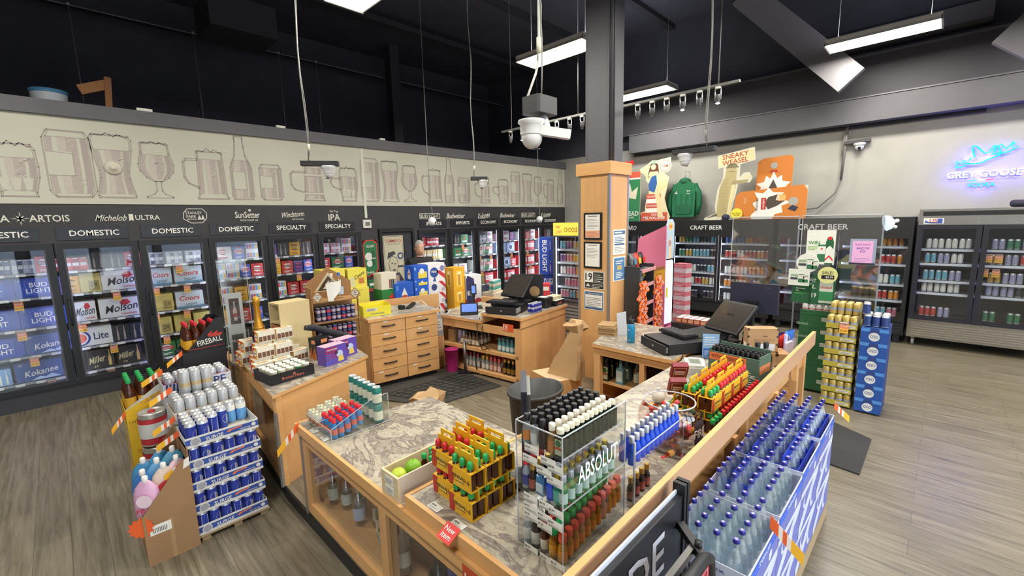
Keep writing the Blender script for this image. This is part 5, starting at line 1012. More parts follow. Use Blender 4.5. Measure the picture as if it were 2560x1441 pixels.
# price cards lying on worktops
def card(label, loc, rz, w_=.075, h=.04, col=PAPER, fn=None):
    c = MB(); c.box(-w_ / 2, -h / 2, 0, w_ / 2, h / 2, .0012, col); F = Face(c, (-w_ / 2, -h / 2, .0012), (1, 0, 0), (0, 1, 0), w_, h)
    if fn: fn(F)
    else: F.text('$8.95', .3, .6, .3, INK, .4); F.lines(.1, .1, .9, .4, 3, TX2, 2, .3)
    return one('price_card', c, label, 'price card', loc, rz)
card('white price card on the maple edge before the red capped carrier', (1.05, 1.55, .822), -PI / 2); card('white price card before the green capped carrier', (1.045, 1.38, .822), -PI / 2)
def newi(F): F.text('New', .5, .68, .3, WHITE, .8, bold=.03); F.text('item', .5, .3, .3, WHITE, .8, bold=.02)
o = card('red card reading New item hanging over the counter edge', (1.018, 1.40, .818), -PI / 2, .085, .075, M('D8352F', .5), newi); o.rotation_euler = (.5, 0, -PI / 2); o.location = (.985, 1.37, .822)
card('white price card at the clear bin, left one', (1.03, 2.86, .763), -PI / 2); card('white price card at the clear bin, near the front corner', (1.03, 2.70, .763), -PI / 2); card('white price card in front of the purple cooler boxes', (1.62, 4.02, .853), .3); card('small white price card by the coffee cups', (1.06, 3.80, .853), -1.4)
def strip_tag(label, loc, rz, ry=.6, L=.15, w_=.05):
    """flat striped orange price strip standing upright, its outer end lower"""
    c = MB(); n = 8
    for i in range(n):
        a0, a1 = i / n, (i + 1) / n; z = lambda a: -a * ry * L
        m = (ORANGE, ORANGE, M('F1E3D6', .6), ORANGE, M('F1E3D6', .6), M('F2B52C', .6), M('F2B52C', .6), M('F2B52C', .6))[i]
        vs = [(a * L, y, z(a) + q) for y in (-.0008, .0008) for a, q in ((a0, -w_ / 2), (a1, -w_ / 2), (a1, w_ / 2), (a0, w_ / 2))]
        c.add(vs, [(0, 1, 2, 3), (7, 6, 5, 4), (0, 4, 5, 1), (3, 2, 6, 7)], m)
    return one('sale_strip', c, label, 'price tag', loc, rz)
strip_tag('orange striped sale strip sticking out at the corner of the clear bin', (.99, 3.02, .765), PI, 1.0)
# clear tiered bin with red capped blue bottles and cans
t = thing('clear_bin', 'clear acrylic tiered bin of blue bottles and cans on the low counter', 'display bin', (1.04, 2.62, .762))
for nm, q in (('base', (0, 0, 0, .40, .40, .004)), ('back_panel', (.396, 0, .004, .40, .40, .17)), ('front_panel', (0, 0, .004, .004, .40, .07)), ('divider', (.004, .13, .004, .396, .134, .10)), ('side_panel', (.004, .396, .004, .396, .40, .11))): bx(nm, t, *q, PLEX)
c = MB(); c.add([(.004, 0, .004), (.396, 0, .004), (.396, 0, .2), (.3, 0, .2), (.004, 0, .08)], [(0, 1, 2, 3, 4)], PLEX); c.build('side_panel', t)
c = MB()
for p, q in (((.004, 0, .08), (.3, 0, .2)), ((.3, 0, .2), (.396, 0, .2)), ((0, 0, .004), (.4, 0, .004)), ((0, 0, .0), (0, 0, .08)), ((0, 0, .07), (0, .4, .07)), ((.4, 0, 0), (.4, 0, .2)), ((0, .132, .1), (.39, .132, .1))): c.bar(p, q, .003, .003, PLEXEDGE)
c.build('edge', t)
BLUEB = M('3A93D8', .15, 0, .6)
RB = Proto(bottle('blue_bottle', 'b', 'bottle', [(.018, 0), (.019, .075), (.012, .095), (.011, .105)], BLUEB, (.014, .10, .125), M('D32B33', .3), (.025, .06, .0195), M('C9655A'), 10))
for i in range(4):
    for j in range(5):
        if i == 3 and j > 3: continue
        x, y = 1.075 + .043 * j, 2.65 + .043 * i if i < 2 else 2.67 + .043 * i + .0
        RB.put((x, y, .767 + (.0 if j < 2 else .012 * (j - 1))), .1 * i, 'small blue bottle with a red cap, %s row of the clear bin' % NTH[i], 'blue red capped bottles, bin row %s' % NTH[i])
GC = Proto(make_can('green_can', 'g', 'can', .031, .122, [(.16, M('1E7A70', .35)), (.5, M('D3D6BE', .5)), (.34, M('1E7A70', .35))]))
for l in range(2):
    for i in range(6): GC.put((1.38 - .0 * i, 2.655 + .068 * i, .767 + l * .1225), .3 * i, 'cream and teal can in the two high row of the clear bin, %s from the red caps, %s layer' % (NTH[i], ('lower', 'upper')[l]))
WC = Proto(make_can('white_can', 'w', 'can', .026, .09, [(.2, M('C9C6B4', .5)), (.3, M('7A2E34', .5)), (.5, M('D5D3C4', .5))], M('C6C3A4', .3, .6)))
for i in range(4):
    for j in range(3): WC.put((1.07 + .056 * i, 2.87 + .055 * j, .767 + .0 + .012 * i), 0, 'small cream can with a dark red band at the far side of the bin, row %s' % NTH[j], 'small cream cans, bin row %s' % NTH[j])
# ---------------------------------------------------------------- clear tower with miniatures
TX0, TX1, TY0, TY1 = 1.15, 1.58, .90, 1.125
t = thing('clear_tower', 'clear three tier acrylic tower of miniature bottles at the counter corner', 'display tower', (0, 0, 0)); TZ = [.825, 1.06, 1.255]
for z in TZ: bx('tier_floor', t, TX0, TY0, z - .004, TX1, TY1, z, PLEX)
bx('side_panel', t, TX0, TY0 - .004, .821, TX1, TY0, 1.33, PLEX); bx('side_panel', t, TX0, TY1, .821, TX1, TY1 + .004, 1.33, PLEX)
for z0_, z1_ in ((.825, .88), (1.06, 1.12), (1.255, 1.34)): bx('front_panel', t, TX0 - .004, TY0, z0_, TX0, TY1, z1_, PLEX)
bx('back_panel', t, TX1, TY0, .825, TX1 + .004, TY1, 1.34, PLEX)
c = MB()
for p, q in (((TX0, TY0, .82), (TX0, TY0, 1.34)), ((TX0, TY1, .82), (TX0, TY1, 1.34)), ((TX1, TY0, .82), (TX1, TY0, 1.34)), ((TX0, TY0, 1.34), (TX1, TY0, 1.34)), ((TX0, TY0, 1.34), (TX0, TY1, 1.34)), ((TX0, TY1, 1.34), (TX1, TY1, 1.34)), ((TX0, TY0, 1.06), (TX1, TY0, 1.06)), ((TX0, TY0, 1.255), (TX1, TY0, 1.255))): c.bar(p, q, .004, .004, PLEXEDGE)
c.build('edge', t)
c = MB(); F = Face(c, (TX0, TY0 - .005, 1.06), (1, 0, 0), (0, 0, 1), TX1 - TX0, .195); F.text('ABSOLUT.', .53, .5, .36, M('F2F4F4', .4), .66, bold=.05); c.build('lettering', t)
for k, (y, z) in enumerate(((1.04, 1.235), (.96, 1.215), (.925, 1.20), (1.05, 1.19), (.98, 1.17), (.93, 1.15), (1.05, 1.03), (.97, 1.035), (.925, 1.03), (1.05, .99), (.98, .985), (.93, .98), (1.05, .955), (.98, .945), (1.05, .815), (.97, .81), (.92, .815))):
    c = MB(); e = TX0 - .006 - .0012 * (k % 3); c.box(e - .001, y - .035, z, e, y + .035, z + .032, PAPER); F = Face(c, (e - .001, y + .035, z), (0, -1, 0), (0, 0, 1), .07, .032); F.text('$' + ('2.65', '4.29', '3.95', '7.95', '4.79')[k % 5], .25, .65, .3, INK, .4); F.lines(.08, .1, .92, .4, 2, TX2, 2, .35); c.build('price_label', t)
CLR = M('C4CFD4', .1, 0, .38)
def mini(nm, body, capm, lab=None, sq=None, h=.1, r=.0165, capr=.0125, lt=None):
    pr = [(r, .0), (r * 1.02, h * .6), (r * .62, h * .78), (r * .58, h * .88)] if not sq else [(r * .62, sq[2]), (r * .58, h * .9)]
    return Proto(bottle(nm, 'm', 'bottle', pr, body, (capr, h * .86, h * 1.12), capm, (h * .12, h * .5, r * 1.05) if lab else None, lab, 10, sq, None, lt))
def jag(F): F.frame(.08, 0, .92, 1, .03, M('C9C48A')); F.disc(.5, .72, .2, M('2E6A3C'), 2); F.rect(.12, .36, .88, .5, M('B8442C'), 2); F.rect(.14, .05, .86, .34, M('B9BCA2'), 2)
JB = M('12221A', .15)
P_ = dict(dark=mini('dark_bottle', M('2A1418', .15), BLACK), clr=mini('clear_bottle', CLR, BLACK, M('DADAD6')), org=mini('clear_bottle', CLR, BLACK, M('D8863A')), wht=mini('rum_bottle', M('B58A4A', .12, 0, .6), M('DEDACA', .5), M('C27A48')), jag=Proto(bottle('square_bottle', 'm', 'bottle', [(.012, .078), (.0115, .09)], JB, (.0145, .088, .106), M('D8CFB4', .5), (.006, .07, .02), M('C9CFA6'), 12, (.040, .026, .078), None, jag)))
for j in range(12):
    P_['jag'].put((TX0 + .022 + j * .031, .925, 1.2555), -PI / 2, 'flat dark green bottle with a cream cap in the top tier row', 'dark green flat bottles, tower top')
for j in range(10): P_['wht'].put((TX0 + .025 + j * .037, .966, 1.2555), 0, 'amber miniature with a white cap on the tower top tier', 'white capped miniatures, tower top')
for i in range(3):
    for j in range(10):
        p = P_['dark'] if j else (P_['dark'], P_['clr'], P_['org'])[i]
        p.put((TX0 + .025 + j * .039, 1.01 + i * .04, 1.2555), 0, ('dark miniature with a black cap on the tower top tier, row %s' % NTH[i]) if j or i == 0 else 'clear miniature with a black cap at the front of row %s of the top tier' % NTH[i], 'black capped miniatures, tower top row %s' % NTH[i] if (j or i == 0) else None)
M2 = dict(a=mini('clear_bottle', CLR, M('C8323A'), M('2E3A8A'), h=.11), b=mini('brown_bottle', M('3A2A1C', .15, 0, .85), GOLD, M('9A4A3C')), c=mini('blue_flat_bottle', M('4A86B8', .12, 0, .6), M('2E3A50'), M('CFDDE2'), (.04, .028, .075), h=.1), d=mini('royal_blue_bottle', M('2648C0', .15, 0, .85), M('C9CBD0'), M('3A5AD0'), h=.11), e=mini('teal_bottle', M('3FA08C', .12, 0, .6), M('C9B23A', .35, .5), M('5AB0A0'), h=.11), f=mini('green_bottle', M('2E9A5A', .12, 0, .6), M('B9BCC0', .3, .6), M('B9D0C4'), h=.11))
for i, (k, y) in enumerate((('a', 1.10), ('b', 1.065), ('c', 1.022), ('d', .978), ('e', .945), ('f', .918))):
    for j in range(8):
        M2[k].put((TX0 + .028 + j * (.05 if k == 'c' else .045), y, 1.0605), -PI / 2 if k == 'c' else 0, '%s in the middle tier, %s row from the board side' % ({'a': 'clear miniature with a red cap', 'b': 'brown miniature with a gold cap', 'c': 'flat pale blue miniature', 'd': 'royal blue miniature with a silver cap', 'e': 'teal miniature with a yellow cap', 'f': 'green miniature with a silver cap'}[k], NTH[5 - i]), 'middle tier miniatures, row %s' % NTH[5 - i])
TEQ = M('C08A2A', .12, 0, .7)
M3 = dict(a=mini('vodka_bottle', CLR, SILVER, M('D8DAD8'), h=.13, r=.02), b=mini('rum_bottle', M('3A3634', .15, 0, .9), BLACK, M('CFD0CC'), h=.13, r=.02), c=mini('red_bottle', M('5A2A20', .12, 0, .85), M('B9282E'), M('D9D4C6'), h=.11), d=mini('tequila_bottle', TEQ, CAPG, M('D9A02A'), h=.11, r=.018, capr=.0165), e=mini('tequila_bottle', TEQ, M('D2523A', .35), M('D98A2A'), h=.10, r=.018, capr=.0165))
for k, y, n_ in (('a', 1.10, 5), ('b', 1.055, 5), ('c', 1.012, 6), ('d', .968, 10), ('e', .925, 11)):
    for j in range(n_):
        M3[k].put((TX0 + .03 + j * (.072 if k in 'ab' else .038), y, .8255 + (.006 * j if k in 'de' else 0)), 0, '%s in the bottom tier' % {'a': 'clear vodka miniature with a grey label', 'b': 'dark rum miniature with a white label', 'c': 'red capped brown miniature', 'd': 'amber miniature with a round green cap', 'e': 'amber miniature with an orange red cap'}[k], 'bottom tier miniatures, %s kind' % k)
# blue bottle rack behind the tower
t = thing('clear_rack', 'clear acrylic shelf rack of royal blue bottles behind the corner tower', 'display rack', (1.66, .90, .82))
bx('front_panel', t, -.004, 0, 0, 0, .12, .30, PLEX); bx('side_panel', t, 0, -.004, .18, .52, 0, .24, PLEX); bx('shelf', t, 0, 0, .176, .52, .10, .18, PLEX); bx('leg', t, .50, 0, 0, .52, .12, .176, PLEX); bx('side_panel', t, 0, -.004, 0, .01, 0, .30, PLEXEDGE)
c = MB(); c.bar((0, 0, .24), (.52, 0, .24), .004, .004, PLEXEDGE); c.bar((0, 0, 0), (0, 0, .3), .004, .004, PLEXEDGE); c.bar((.52, 0, 0), (.52, 0, .24), .004, .004, PLEXEDGE); c.build('edge', t)
BB = mini('royal_blue_bottle', M('2A5AE0', .15, 0, .85), M('B9BCC2', .3, .6), M('3A6AE8'), h=.118, r=.018)
for i in range(2):
    for j in range(11): BB.put((1.685 + j * .045, .925 + i * .045, 1.0005), 0, 'royal blue bottle with a silver cap in the clear rack, row %s' % NTH[i], 'royal blue bottles, rack row %s' % NTH[i])
for j in range(4): M2['b'].put((1.69 + j * .05, .93, .8205), 0, 'brown miniature with a gold cap under the blue bottle rack', 'brown miniatures under the rack')
# fishbowl with miniatures
t = thing('plastic_bowl', 'big clear plastic bowl of red capped miniatures with a dark lettered label', 'bowl', (2.27, 1.02, .82))
c = MB(); c.lathe([(.09, .004), (.155, .06), (.175, .14), (.16, .22), (.13, .26), (.135, .27)], glass_mat('bowl_plastic', (.92, .86, .84), .04, .06), 24, caps=False); c.lathe([(.09, 0), (.09, .004)], PLEXEDGE, 24); c.tube([(.135 * math.cos(PI * k / 12), .135 * math.sin(PI * k / 12), .268) for k in range(24)], .004, PLEXEDGE, 6, True); c.build('bowl_wall', t)
c = MB()
for k in range(9):
    a0 = -1.35 - .55 + k * .12; a1 = a0 + .12; R0, R1 = .177, .172
    c.add([(R0 * math.cos(a0), R0 * math.sin(a0), .07), (R0 * math.cos(a1), R0 * math.sin(a1), .07), (R1 * math.cos(a1), R1 * math.sin(a1), .21), (R1 * math.cos(a0), R1 * math.sin(a0), .21)], [(0, 1, 2, 3)], M('2A2228', .4))
c.build('dark_label', t)
c = MB(); vs, fs, tw, th = textgeo('FIREBALL', .03); k = .045 / th; kx = .21 / tw
c.add([(.181 * math.cos(-1.35 + (a - tw / 2) * kx / .178), .181 * math.sin(-1.35 + (a - tw / 2) * kx / .178), .12 + q * k) for a, q in vs], fs, M('E2DAD2', .5)); c.build('lettering', t)
FB = mini('amber_miniature', M('9A3A14', .15, 0, .8), M('C8222C', .35), M('E0A23A'), h=.085, r=.016)
rs = random.Random(5)
for k in range(44):
    a = rs.random() * 6.28; r_ = .11 * math.sqrt(rs.random()); z = .84 + .018 * (k // 4)
    o = FB.put((2.27 + r_ * math.cos(a), 1.02 + r_ * math.sin(a), z), 0, 'amber miniature with a red cap lying in the clear bowl', 'amber miniatures in the bowl'); o.rotation_euler = (rs.uniform(.9, 2.2), rs.uniform(-.4, .4), rs.random() * 6)
# green sleeve of twenty bottles
t = thing('bottle_sleeve', 'dark green card sleeve of small black bottles with an orange band', 'display box', (3.57, 1.02, .82), -.12)
GS = M('4A6455', .6)
bx('front', t, -.17, -.17, 0, -.16, .20, .25, GS); bx('back', t, .02, -.17, 0, .03, .20, .285, GS); bx('side', t, -.16, -.17, 0, .02, -.16, .265, GS); bx('side', t, -.16, .19, 0, .02, .20, .265, GS)
c = MB(); F = Face(c, (-.17, .20, 0), (0, -1, 0), (0, 0, 1), .37, .25); F.rect(.02, .74, .76, .97, M('D9713C', .6)); F.text('WITH EXPERIENCE', .39, .855, .12, M('6A3A20'), .66, l=3, bold=.02); F.disc(.38, .66, .15, M('A08A58')); F.text('20 x 20 ML', .78, .46, .1, M('D5D8C8'), .3); F.lines(.6, .15, .95, .62, 7, M('D5D8C8'), 2, .3); c.build('print', t)
c = MB(); F = Face(c, (-.16, -.17, 0), (1, 0, 0), (0, 0, 1), .18, .25); F.rect(0, .55, 1, .8, M('C47A4A', .6)); c.build('side_print', t)
UB = mini('black_bottle', M('16181A', .3), M('1C1C1E', .4), h=.12, r=.013, capr=.0125)
rz_ = -.12
for i in range(3):
    for j in range(10):
        x, y = -.13 + .045 * i, -.145 + .036 * j; c_, s_ = math.cos(rz_), math.sin(rz_)
        UB.put((3.57 + x * c_ - y * s_, 1.02 + x * s_ + y * c_, .965), 0, 'small black bottle in the green sleeve, row %s' % NTH[i], 'small black bottles, sleeve row %s' % NTH[i])
c = MB(); c.box(-.16, -.16, 0, .02, .19, .144, M('3A4E44', .7)); o = c.build('insert', t)
# payment terminal
t = thing('payment_terminal', 'pale grey payment terminal with a small screen on the long counter', 'terminal', (3.62, 1.42, .82), .5)
c = MB(); c.prism([(-.13, -.07), (.10, -.09), (.13, .0), (.10, .09), (-.13, .08)], 0, .05, M('C9C8C2', .5)); c.prism([(-.12, -.06), (.09, -.08), (.115, 0), (.09, .08), (-.12, .07)], .05, .07, M('D8D7D0', .5)); c.build('body', t)
c = MB(); c.box(-.07, -.045, .07, .06, .05, .074, M('9AA098', .3)); c.box(-.055, -.035, .074, .045, .04, .075, M('7E857A', .2)); c.build('screen', t)
for k in range(3):
    for j in range(2): c = MB(); c.box(-.105 + j * .165, -.04 + k * .032, .07, -.085 + j * .165, -.02 + k * .032, .077, M('E6E5DF', .5)); c.build('button', t)
c = MB(); c.ball((0, 0, .045), .045, M('D5D3CA', .5), 14, 9); c.tube([(0, 0, .08), (-.01, .0, .11)], .012, M('D5D3CA', .5), 8); one('round_bell', c, 'round off white ball shaped thing beside the yellow carriers', 'ball', (2.78, 1.33, .82))
# ---------------------------------------------------------------- bottles inside the glass counter
LIQ = {}
def bigbottle(nm, body, capm, labm, h=.28, r=.038, fill=None, capn='cap'):
    return Proto(bottle(nm, 'b', 'bottle', [(r * .95, 0), (r, .01), (r, h * .58), (r * .8, h * .68), (r * .36, h * .78), (r * .34, h * .9)], body, (r * .4, h * .88, h), capm, (h * .15, h * .45, r * 1.02), labm, 14))
BP = dict(c=bigbottle('clear_bottle', CLEARB, M('D8CDB8', .5), M('B9BCA8')), y=bigbottle('clear_bottle', CLEARB, M('D8C92A', .4), M('C9D0C4'), .26), o=bigbottle('tequila_bottle', M('C9B48A', .12, 0, .5), M('D98A62', .5), M('D9D0B4'), .30), d=bigbottle('dark_bottle', M('2A2622', .15, 0, .92), BLACK, M('6E6654'), .27, .05), b=bigbottle('clear_bottle', CLEARB, M('3A5AB0', .4), M('B5C4D8'), .28))
for i, (k, x, y, z, w_) in enumerate((('y', 1.18, 2.80, .16, 'yellow capped clear bottle low in the glass counter'), ('c', 1.14, 2.92, .16, 'clear bottle with a cream stopper in the glass counter corner'), ('c', 1.22, 2.68, .16, 'clear bottle behind the yellow capped one in the glass counter'), ('b', 1.16, 2.58, .16, 'blue capped clear bottle low in the glass counter'), ('o', 1.24, 2.48, .16, 'tall tequila bottle with an orange stopper in the glass counter'), ('o', 1.2, 2.36, .16, 'shorter tequila bottle with an orange stopper'), ('c', 1.16, 2.26, .16, 'clear bottle by the shelf edge in the glass counter'), ('o', 1.13, 2.12, .16, 'tequila bottle nearest the middle post, first'), ('o', 1.14, 2.02, .16, 'tequila bottle nearest the middle post, second'), ('c', 1.3, 2.2, .16, 'clear bottle at the back of the low shelf'), ('d', 1.36, 2.55, .42, 'round dark bottle on the upper shelf of the glass counter'), ('d', 1.38, 2.38, .42, 'second dark bottle on the upper shelf of the glass counter'), ('d', 1.4, 2.24, .42, 'third dark bottle on the upper shelf, near the green box'), ('c', 1.44, 2.48, .42, 'clear bottle behind the dark ones on the upper shelf'), ('c', 1.35, 2.86, .42, 'clear bottle on the upper shelf at the far end'), ('d', 1.45, 2.72, .42, 'dark bottle on the upper shelf at the far end'), ('d', 1.16, 1.72, .16, 'dark bottle with a white label right of the middle post'), ('d', 1.2, 1.58, .16, 'dark bottle beside the blue bottle rack in the counter'))):
    BP[k].put((x, y, z), i * .7, w_)
one('gift_carton', carton(.12, .12, .26, M('C2924E', .6), lambda F: F.rect(.0, 0, 1, 1, M('6FB03A', .6)), lambda F: (F.rect(0, 0, .22, 1, M('6FB03A', .6)))), 'tan and bright green carton on the upper shelf of the glass counter', 'carton', (1.40, 2.08, .42), -PI / 2)
t = thing('blue_rack', 'blue plastic bottle rack standing behind the right glass pane', 'rack', (1.1, 1.42, .16)); MBL = M('2448B0', .4)
for y in (-.14, -.02, .10): bx('upright', t, 0, y, 0, .03, y + .03, .40, MBL)
bx('top_bar', t, 0, -.14, .40, .03, .13, .44, MBL); bx('base_plate', t, 0, -.14, 0, .26, .13, .02, MBL)
c = MB(); c.add([(.0, -.11, .34), (.0, -.02, .05), (.02, -.02, .05), (.02, -.11, .34)], [(0, 1, 2, 3)], M('A9B4DA', .4)); c.build('pale_panel', t)
for i, y in enumerate((1.37, 1.48)): BP['c'].put((1.22, y, .185), 0, 'clear bottle held in the blue rack, %s' % ('near side', 'far side')[i])
# flask counter shelves
for i in range(9): P_ and None
JM = Proto(bottle('square_bottle', 'm', 'bottle', [(.028, .17), (.022, .2)], JB, (.026, .2, .235), M('1E2A20', .4), (.02, .15, .02), M('C9CFA6'), 12, (.085, .06, .17), None, jag)); GB = Proto(bottle('pale_blue_bottle', 'm', 'bottle', [(.03, .16), (.017, .18), (.015, .23)], M('6FA3AE', .12, 0, .75), (.018, .225, .25), M('5A7A80', .4), (.03, .14, .02), M('C9D4D0'), 12, (.08, .06, .16)))
for i in range(6): JM.put((3.76 + .1 * i, 2.37 - .0 * i, .455), -PI / 2, 'dark square bottle in the flask counter shelf, %s deep' % NTH[i])
GB.put((3.76, 2.20, .455), -PI / 2, 'pale blue square bottle on the flask counter shelf, front one'); GB.put((3.87, 2.20, .455), -PI / 2, 'pale blue square bottle on the flask counter shelf, rear one')
BP['d'].put((3.74, 1.93, .455), 0, 'dark banded bottle beside the narrow post of the flask counter'); BP['c'].put((3.82, 2.05, .455), 0, 'clear bottle with a copper stopper on the flask counter shelf')
for i in range(5): BP['d'].put((3.95 + .1 * i, 2.05, .455), 0, 'dark bottle standing in the back of the flask counter shelf', 'dark bottles at the back of the flask counter')
# register counter shelves, in its turned frame
def rc(x, y, z): return (3.73 + U.x * x + V.x * y, 3.52 + U.y * x + V.y * y, z)
MBOT = dict(t=mini('pale_teal_bottle', M('5FA8B4', .12, 0, .7), M('4A6A74'), M('BFD4D6'), h=.15, r=.026, capr=.018), p=mini('pink_bottle', M('D0A8A0', .12, 0, .5), M('E05A62', .4), M('D9B8B0'), h=.16, r=.026, capr=.018), g=mini('gold_capped_bottle', CLR, M('D8A23A', .4), M('CFCFC8'), h=.16, r=.026, capr=.018), s=mini('clear_red_bottle', CLR, M('9A3A3A'), M('CFCFC8'), h=.17, r=.026, capr=.016), k=mini('black_bottle', M('1E1A18', .15), M('C9A23A', .4), M('8A6A2A'), h=.17, r=.03, capr=.016), w=mini('brown_bottle', M('7A5A40', .15, 0, .9), M('3A2A24'), M('C9BFA8'), h=.16, r=.03, capr=.018))
for (k, y0, n, m_, z, dsc) in (('t', .14, 5, 9, .465, 'pale teal bottle on the upper shelf of the register counter'), ('w', .78, 5, 4, .465, 'brown bottle on the upper shelf of the register counter'), ('k', .13, 4, 7, .175, 'black bottle on the low shelf of the register counter'), ('p', .42, 3, 8, .175, 'pink capped bottle on the low shelf of the register counter'), ('g', .62, 2, 8, .175, 'gold capped clear bottle on the low shelf of the register counter'), ('s', .78, 4, 6, .175, 'red capped clear bottle on the low shelf of the register counter')):
    for i in range(n):
        for j in range(m_): MBOT[k].put(rc(.08 + j * .075, y0 + i * .066, z), 0, dsc + ', row %s' % NTH[i], '%s, row %s' % (dsc[:40], NTH[i]))
one('small_sack', MB().prism([(-.06, -.05), (.06, -.05), (.06, .05), (-.06, .05)], 0, .17, M('A98A62', .8)).box(-.03, -.03, .17, .03, .03, .2, M('A98A62', .8)), 'tan paper wrapped bottle bag on the upper register shelf', 'bag', rc(.12, 1.25, .465), rzr)
one('blue_pouch', MB().prism([(-.06, -.03), (.06, -.03), (.05, .03), (-.05, .03)], 0, .18, M('9AA3C0', .5)).box(-.055, -.034, .02, .055, -.03, .07, M('5A6AA8', .5)), 'pale blue pouch bottle on the upper register shelf', 'pouch', rc(.10, 1.06, .465), rzr - PI / 2)
# ---------------------------------------------------------------- tills and screens
def monitor(label, loc, rz, tilt, w_, h, front, cat='monitor', stand=.12, logo=None, rim=BLACK):
    """screen faces -y when rz is 0; base at loc"""
    t = thing('monitor', label, cat, loc, rz)
    R = Matrix.Rotation(-tilt, 4, 'X')
    c = MB(); c.box(-w_ / 2, 0, 0, w_ / 2, .035, h, rim, .008); o = c.build('housing', t); o.location = (0, 0, stand); o.rotation_euler = (-tilt, 0, 0)
    c = MB(); c.box(-w_ / 2 + .018, -.003, .025, w_ / 2 - .018, 0, h - .018, front); q = c.build('screen', o)
    c = MB(); c.bar((0, .06, .01), (0, .05 + math.sin(tilt) * h * .4, stand + h * .4), .07, .035, BLACK); c.build('stand_arm', t); c = MB(); c.prism([(-.12, -.06), (.12, -.06), (.12, .14), (-.12, .14)], 0, .015, BLACK); c.build('stand_foot', t); return t
SCR = M('3A3632', .12); SCRB = M('5A78C8', .3, 0, 1, .8); KEYM = M('222226', .4)
def keyboard(label, loc, rz, w_=.42):
    t = thing('keyboard', label, 'keyboard', loc, rz); c = MB(); c.box(-w_ / 2, -.085, 0, w_ / 2, .085, .025, KEYM); c.build('tray', t)
    c = MB()
    for r in range(5):
        for k in range(13): x = -w_ / 2 + .02 + k * (w_ - .03) / 13; c.box(x, -.07 + r * .029, .025, x + .023, -.048 + r * .029, .034, M('38383C', .5))
    c.build('keys', t)
def cash_drawer(label, loc, rz, open_=.0):
    t = thing('cash_drawer', label, 'cash drawer', loc, rz); c = MB(); c.box(-.21, -.2, 0, .21, .22, .10, BLACK); c.build('housing', t)
    c = MB(); c.box(-.205, -.215 - open_, .01, .205, -.2 - open_, .09, BLK2); c.box(-.19, -.2 - open_, .012, .19, -.2, .02, BLK2); c.box(-.2, -.2 - open_, .02, -.19, -.2, .075, M('8F8F8A', .4)); c.box(.19, -.2 - open_, .02, .2, -.2, .075, M('8F8F8A', .4)); c.box(.0, -.218 - open_, .04, .02, -.215 - open_, .055, SILVER); d = c.build('drawer', t); return t
# register counter
cash_drawer('black cash drawer part open under the left till screen', rc(.38, .42, .95), rzr - PI / 2 + .25, .16)
monitor('black till screen tilted back on the register counter', rc(.36, .42, 1.055), rzr - PI / 2 - .05, .75, .38, .34, SCR, 'till screen', .07)
keyboard('black keyboard in front of the left till screen', rc(.22, .46, 1.052), rzr - PI / 2 + .2, .38)
c = MB(); c.box(-.2, 0, 0, .2, .04, .42, M('26262B', .5)); c.box(.14, -.0, .0, .2, .04, .0, BLACK); t = one('back_monitor', c, 'tall black monitor back with a gold round sticker behind the left till', 'monitor', rc(.72, .40, .95), -1.05); c = MB(); Face(c, (-.2, 0, 0), (1, 0, 0), (0, 0, 1), .4, .42).disc(.72, .45, .17, M('A5855A', .6)); c.build('round_sticker', t)
c = MB(); c.box(-.09, -.1, 0, .09, .1, .13, BLACK, .01); c.box(-.05, -.06, .13, .05, .06, .132, PAPER); one('receipt_printer', c, 'black receipt printer with a paper slip beside the left till', 'printer', rc(.72, .16, .95), rzr)
EN = Proto(make_can('blue_can', 'b', 'can', .024, .115, [(.1, SILVER), (.35, M('2A2F8A', .35)), (.2, M('B9BAC4', .4)), (.35, M('2A2F8A', .35))]))
for i in range(4):
    for j in range(2): EN.put(rc(.30 + .052 * i, .035 + .052 * j, .95), 0, 'slim dark blue can in the little cluster on the register counter edge', 'slim blue cans on the register counter')
t = thing('open_tray', 'white open tray of small cans in a black lettered box on the register counter corner', 'tray', rc(.92, .12, .95), rzr)
c = MB(); c.box(-.11, -.1, 0, .11, .1, .07, BLACK); c.box(-.105, -.095, .07, .105, .095, .074, WHITE); F = Face(c, (-.11, -.1, 0), (1, 0, 0), (0, 0, 1), .22, .07); F.text('milka', .5, .5, .5, M('C06A50'), .6, ital=.3); c.build('tray_box', t)
CUP = Proto(one('small_tub', MB().lathe([(.018, 0), (.022, .045)], M('CFC9A8', .5), 12).lathe([(.023, .043), (.023, .05)], M('D8D4B4', .5), 12), 'tub', 'tub'))
for i in range(4):
    for j in range(3): p = rc(.92 - .075 + .05 * i, .12 - .05 + .05 * j, 1.025); CUP.put(p, 0, 'small cream tub in the white tray on the register counter corner', 'cream tubs in the register tray')
t = monitor('small tablet with a plain blue screen on the low end of the register counter', rc(.2, 1.02, .845), rzr - PI / 2 + .75, .3, .24, .15, SCRB, 'tablet', .01)
monitor('small phone like reader with a blue screen on a stand by the yellow cartons', rc(.55, 1.25, .845), -.6, .05, .09, .15, SCRB, 'card reader', .2)
c = MB(); c.box(-.025, -.02, 0, .025, .02, .02, BLACK); c.bar((0, 0, .02), (0, .03, .19), .045, .02, M('2A2A2E', .4)); c.box(-.012, -.012, .06, .012, -.006, .13, M('A9A9A4', .5)); one('cordless_phone', c, 'upright grey and black cordless phone on the back corner of the register counter', 'phone', rc(.12, 1.38, .845), -.8)
c = MB(); c.box(-.12, -.08, 0, .12, .08, .02, PAPER); c.box(-.1, -.07, .02, .12, .08, .03, M('C9D0C4', .7)); one('paper_pile', c, 'small pile of papers in front of the tablet', 'papers', rc(.3, .8, .845), .5)
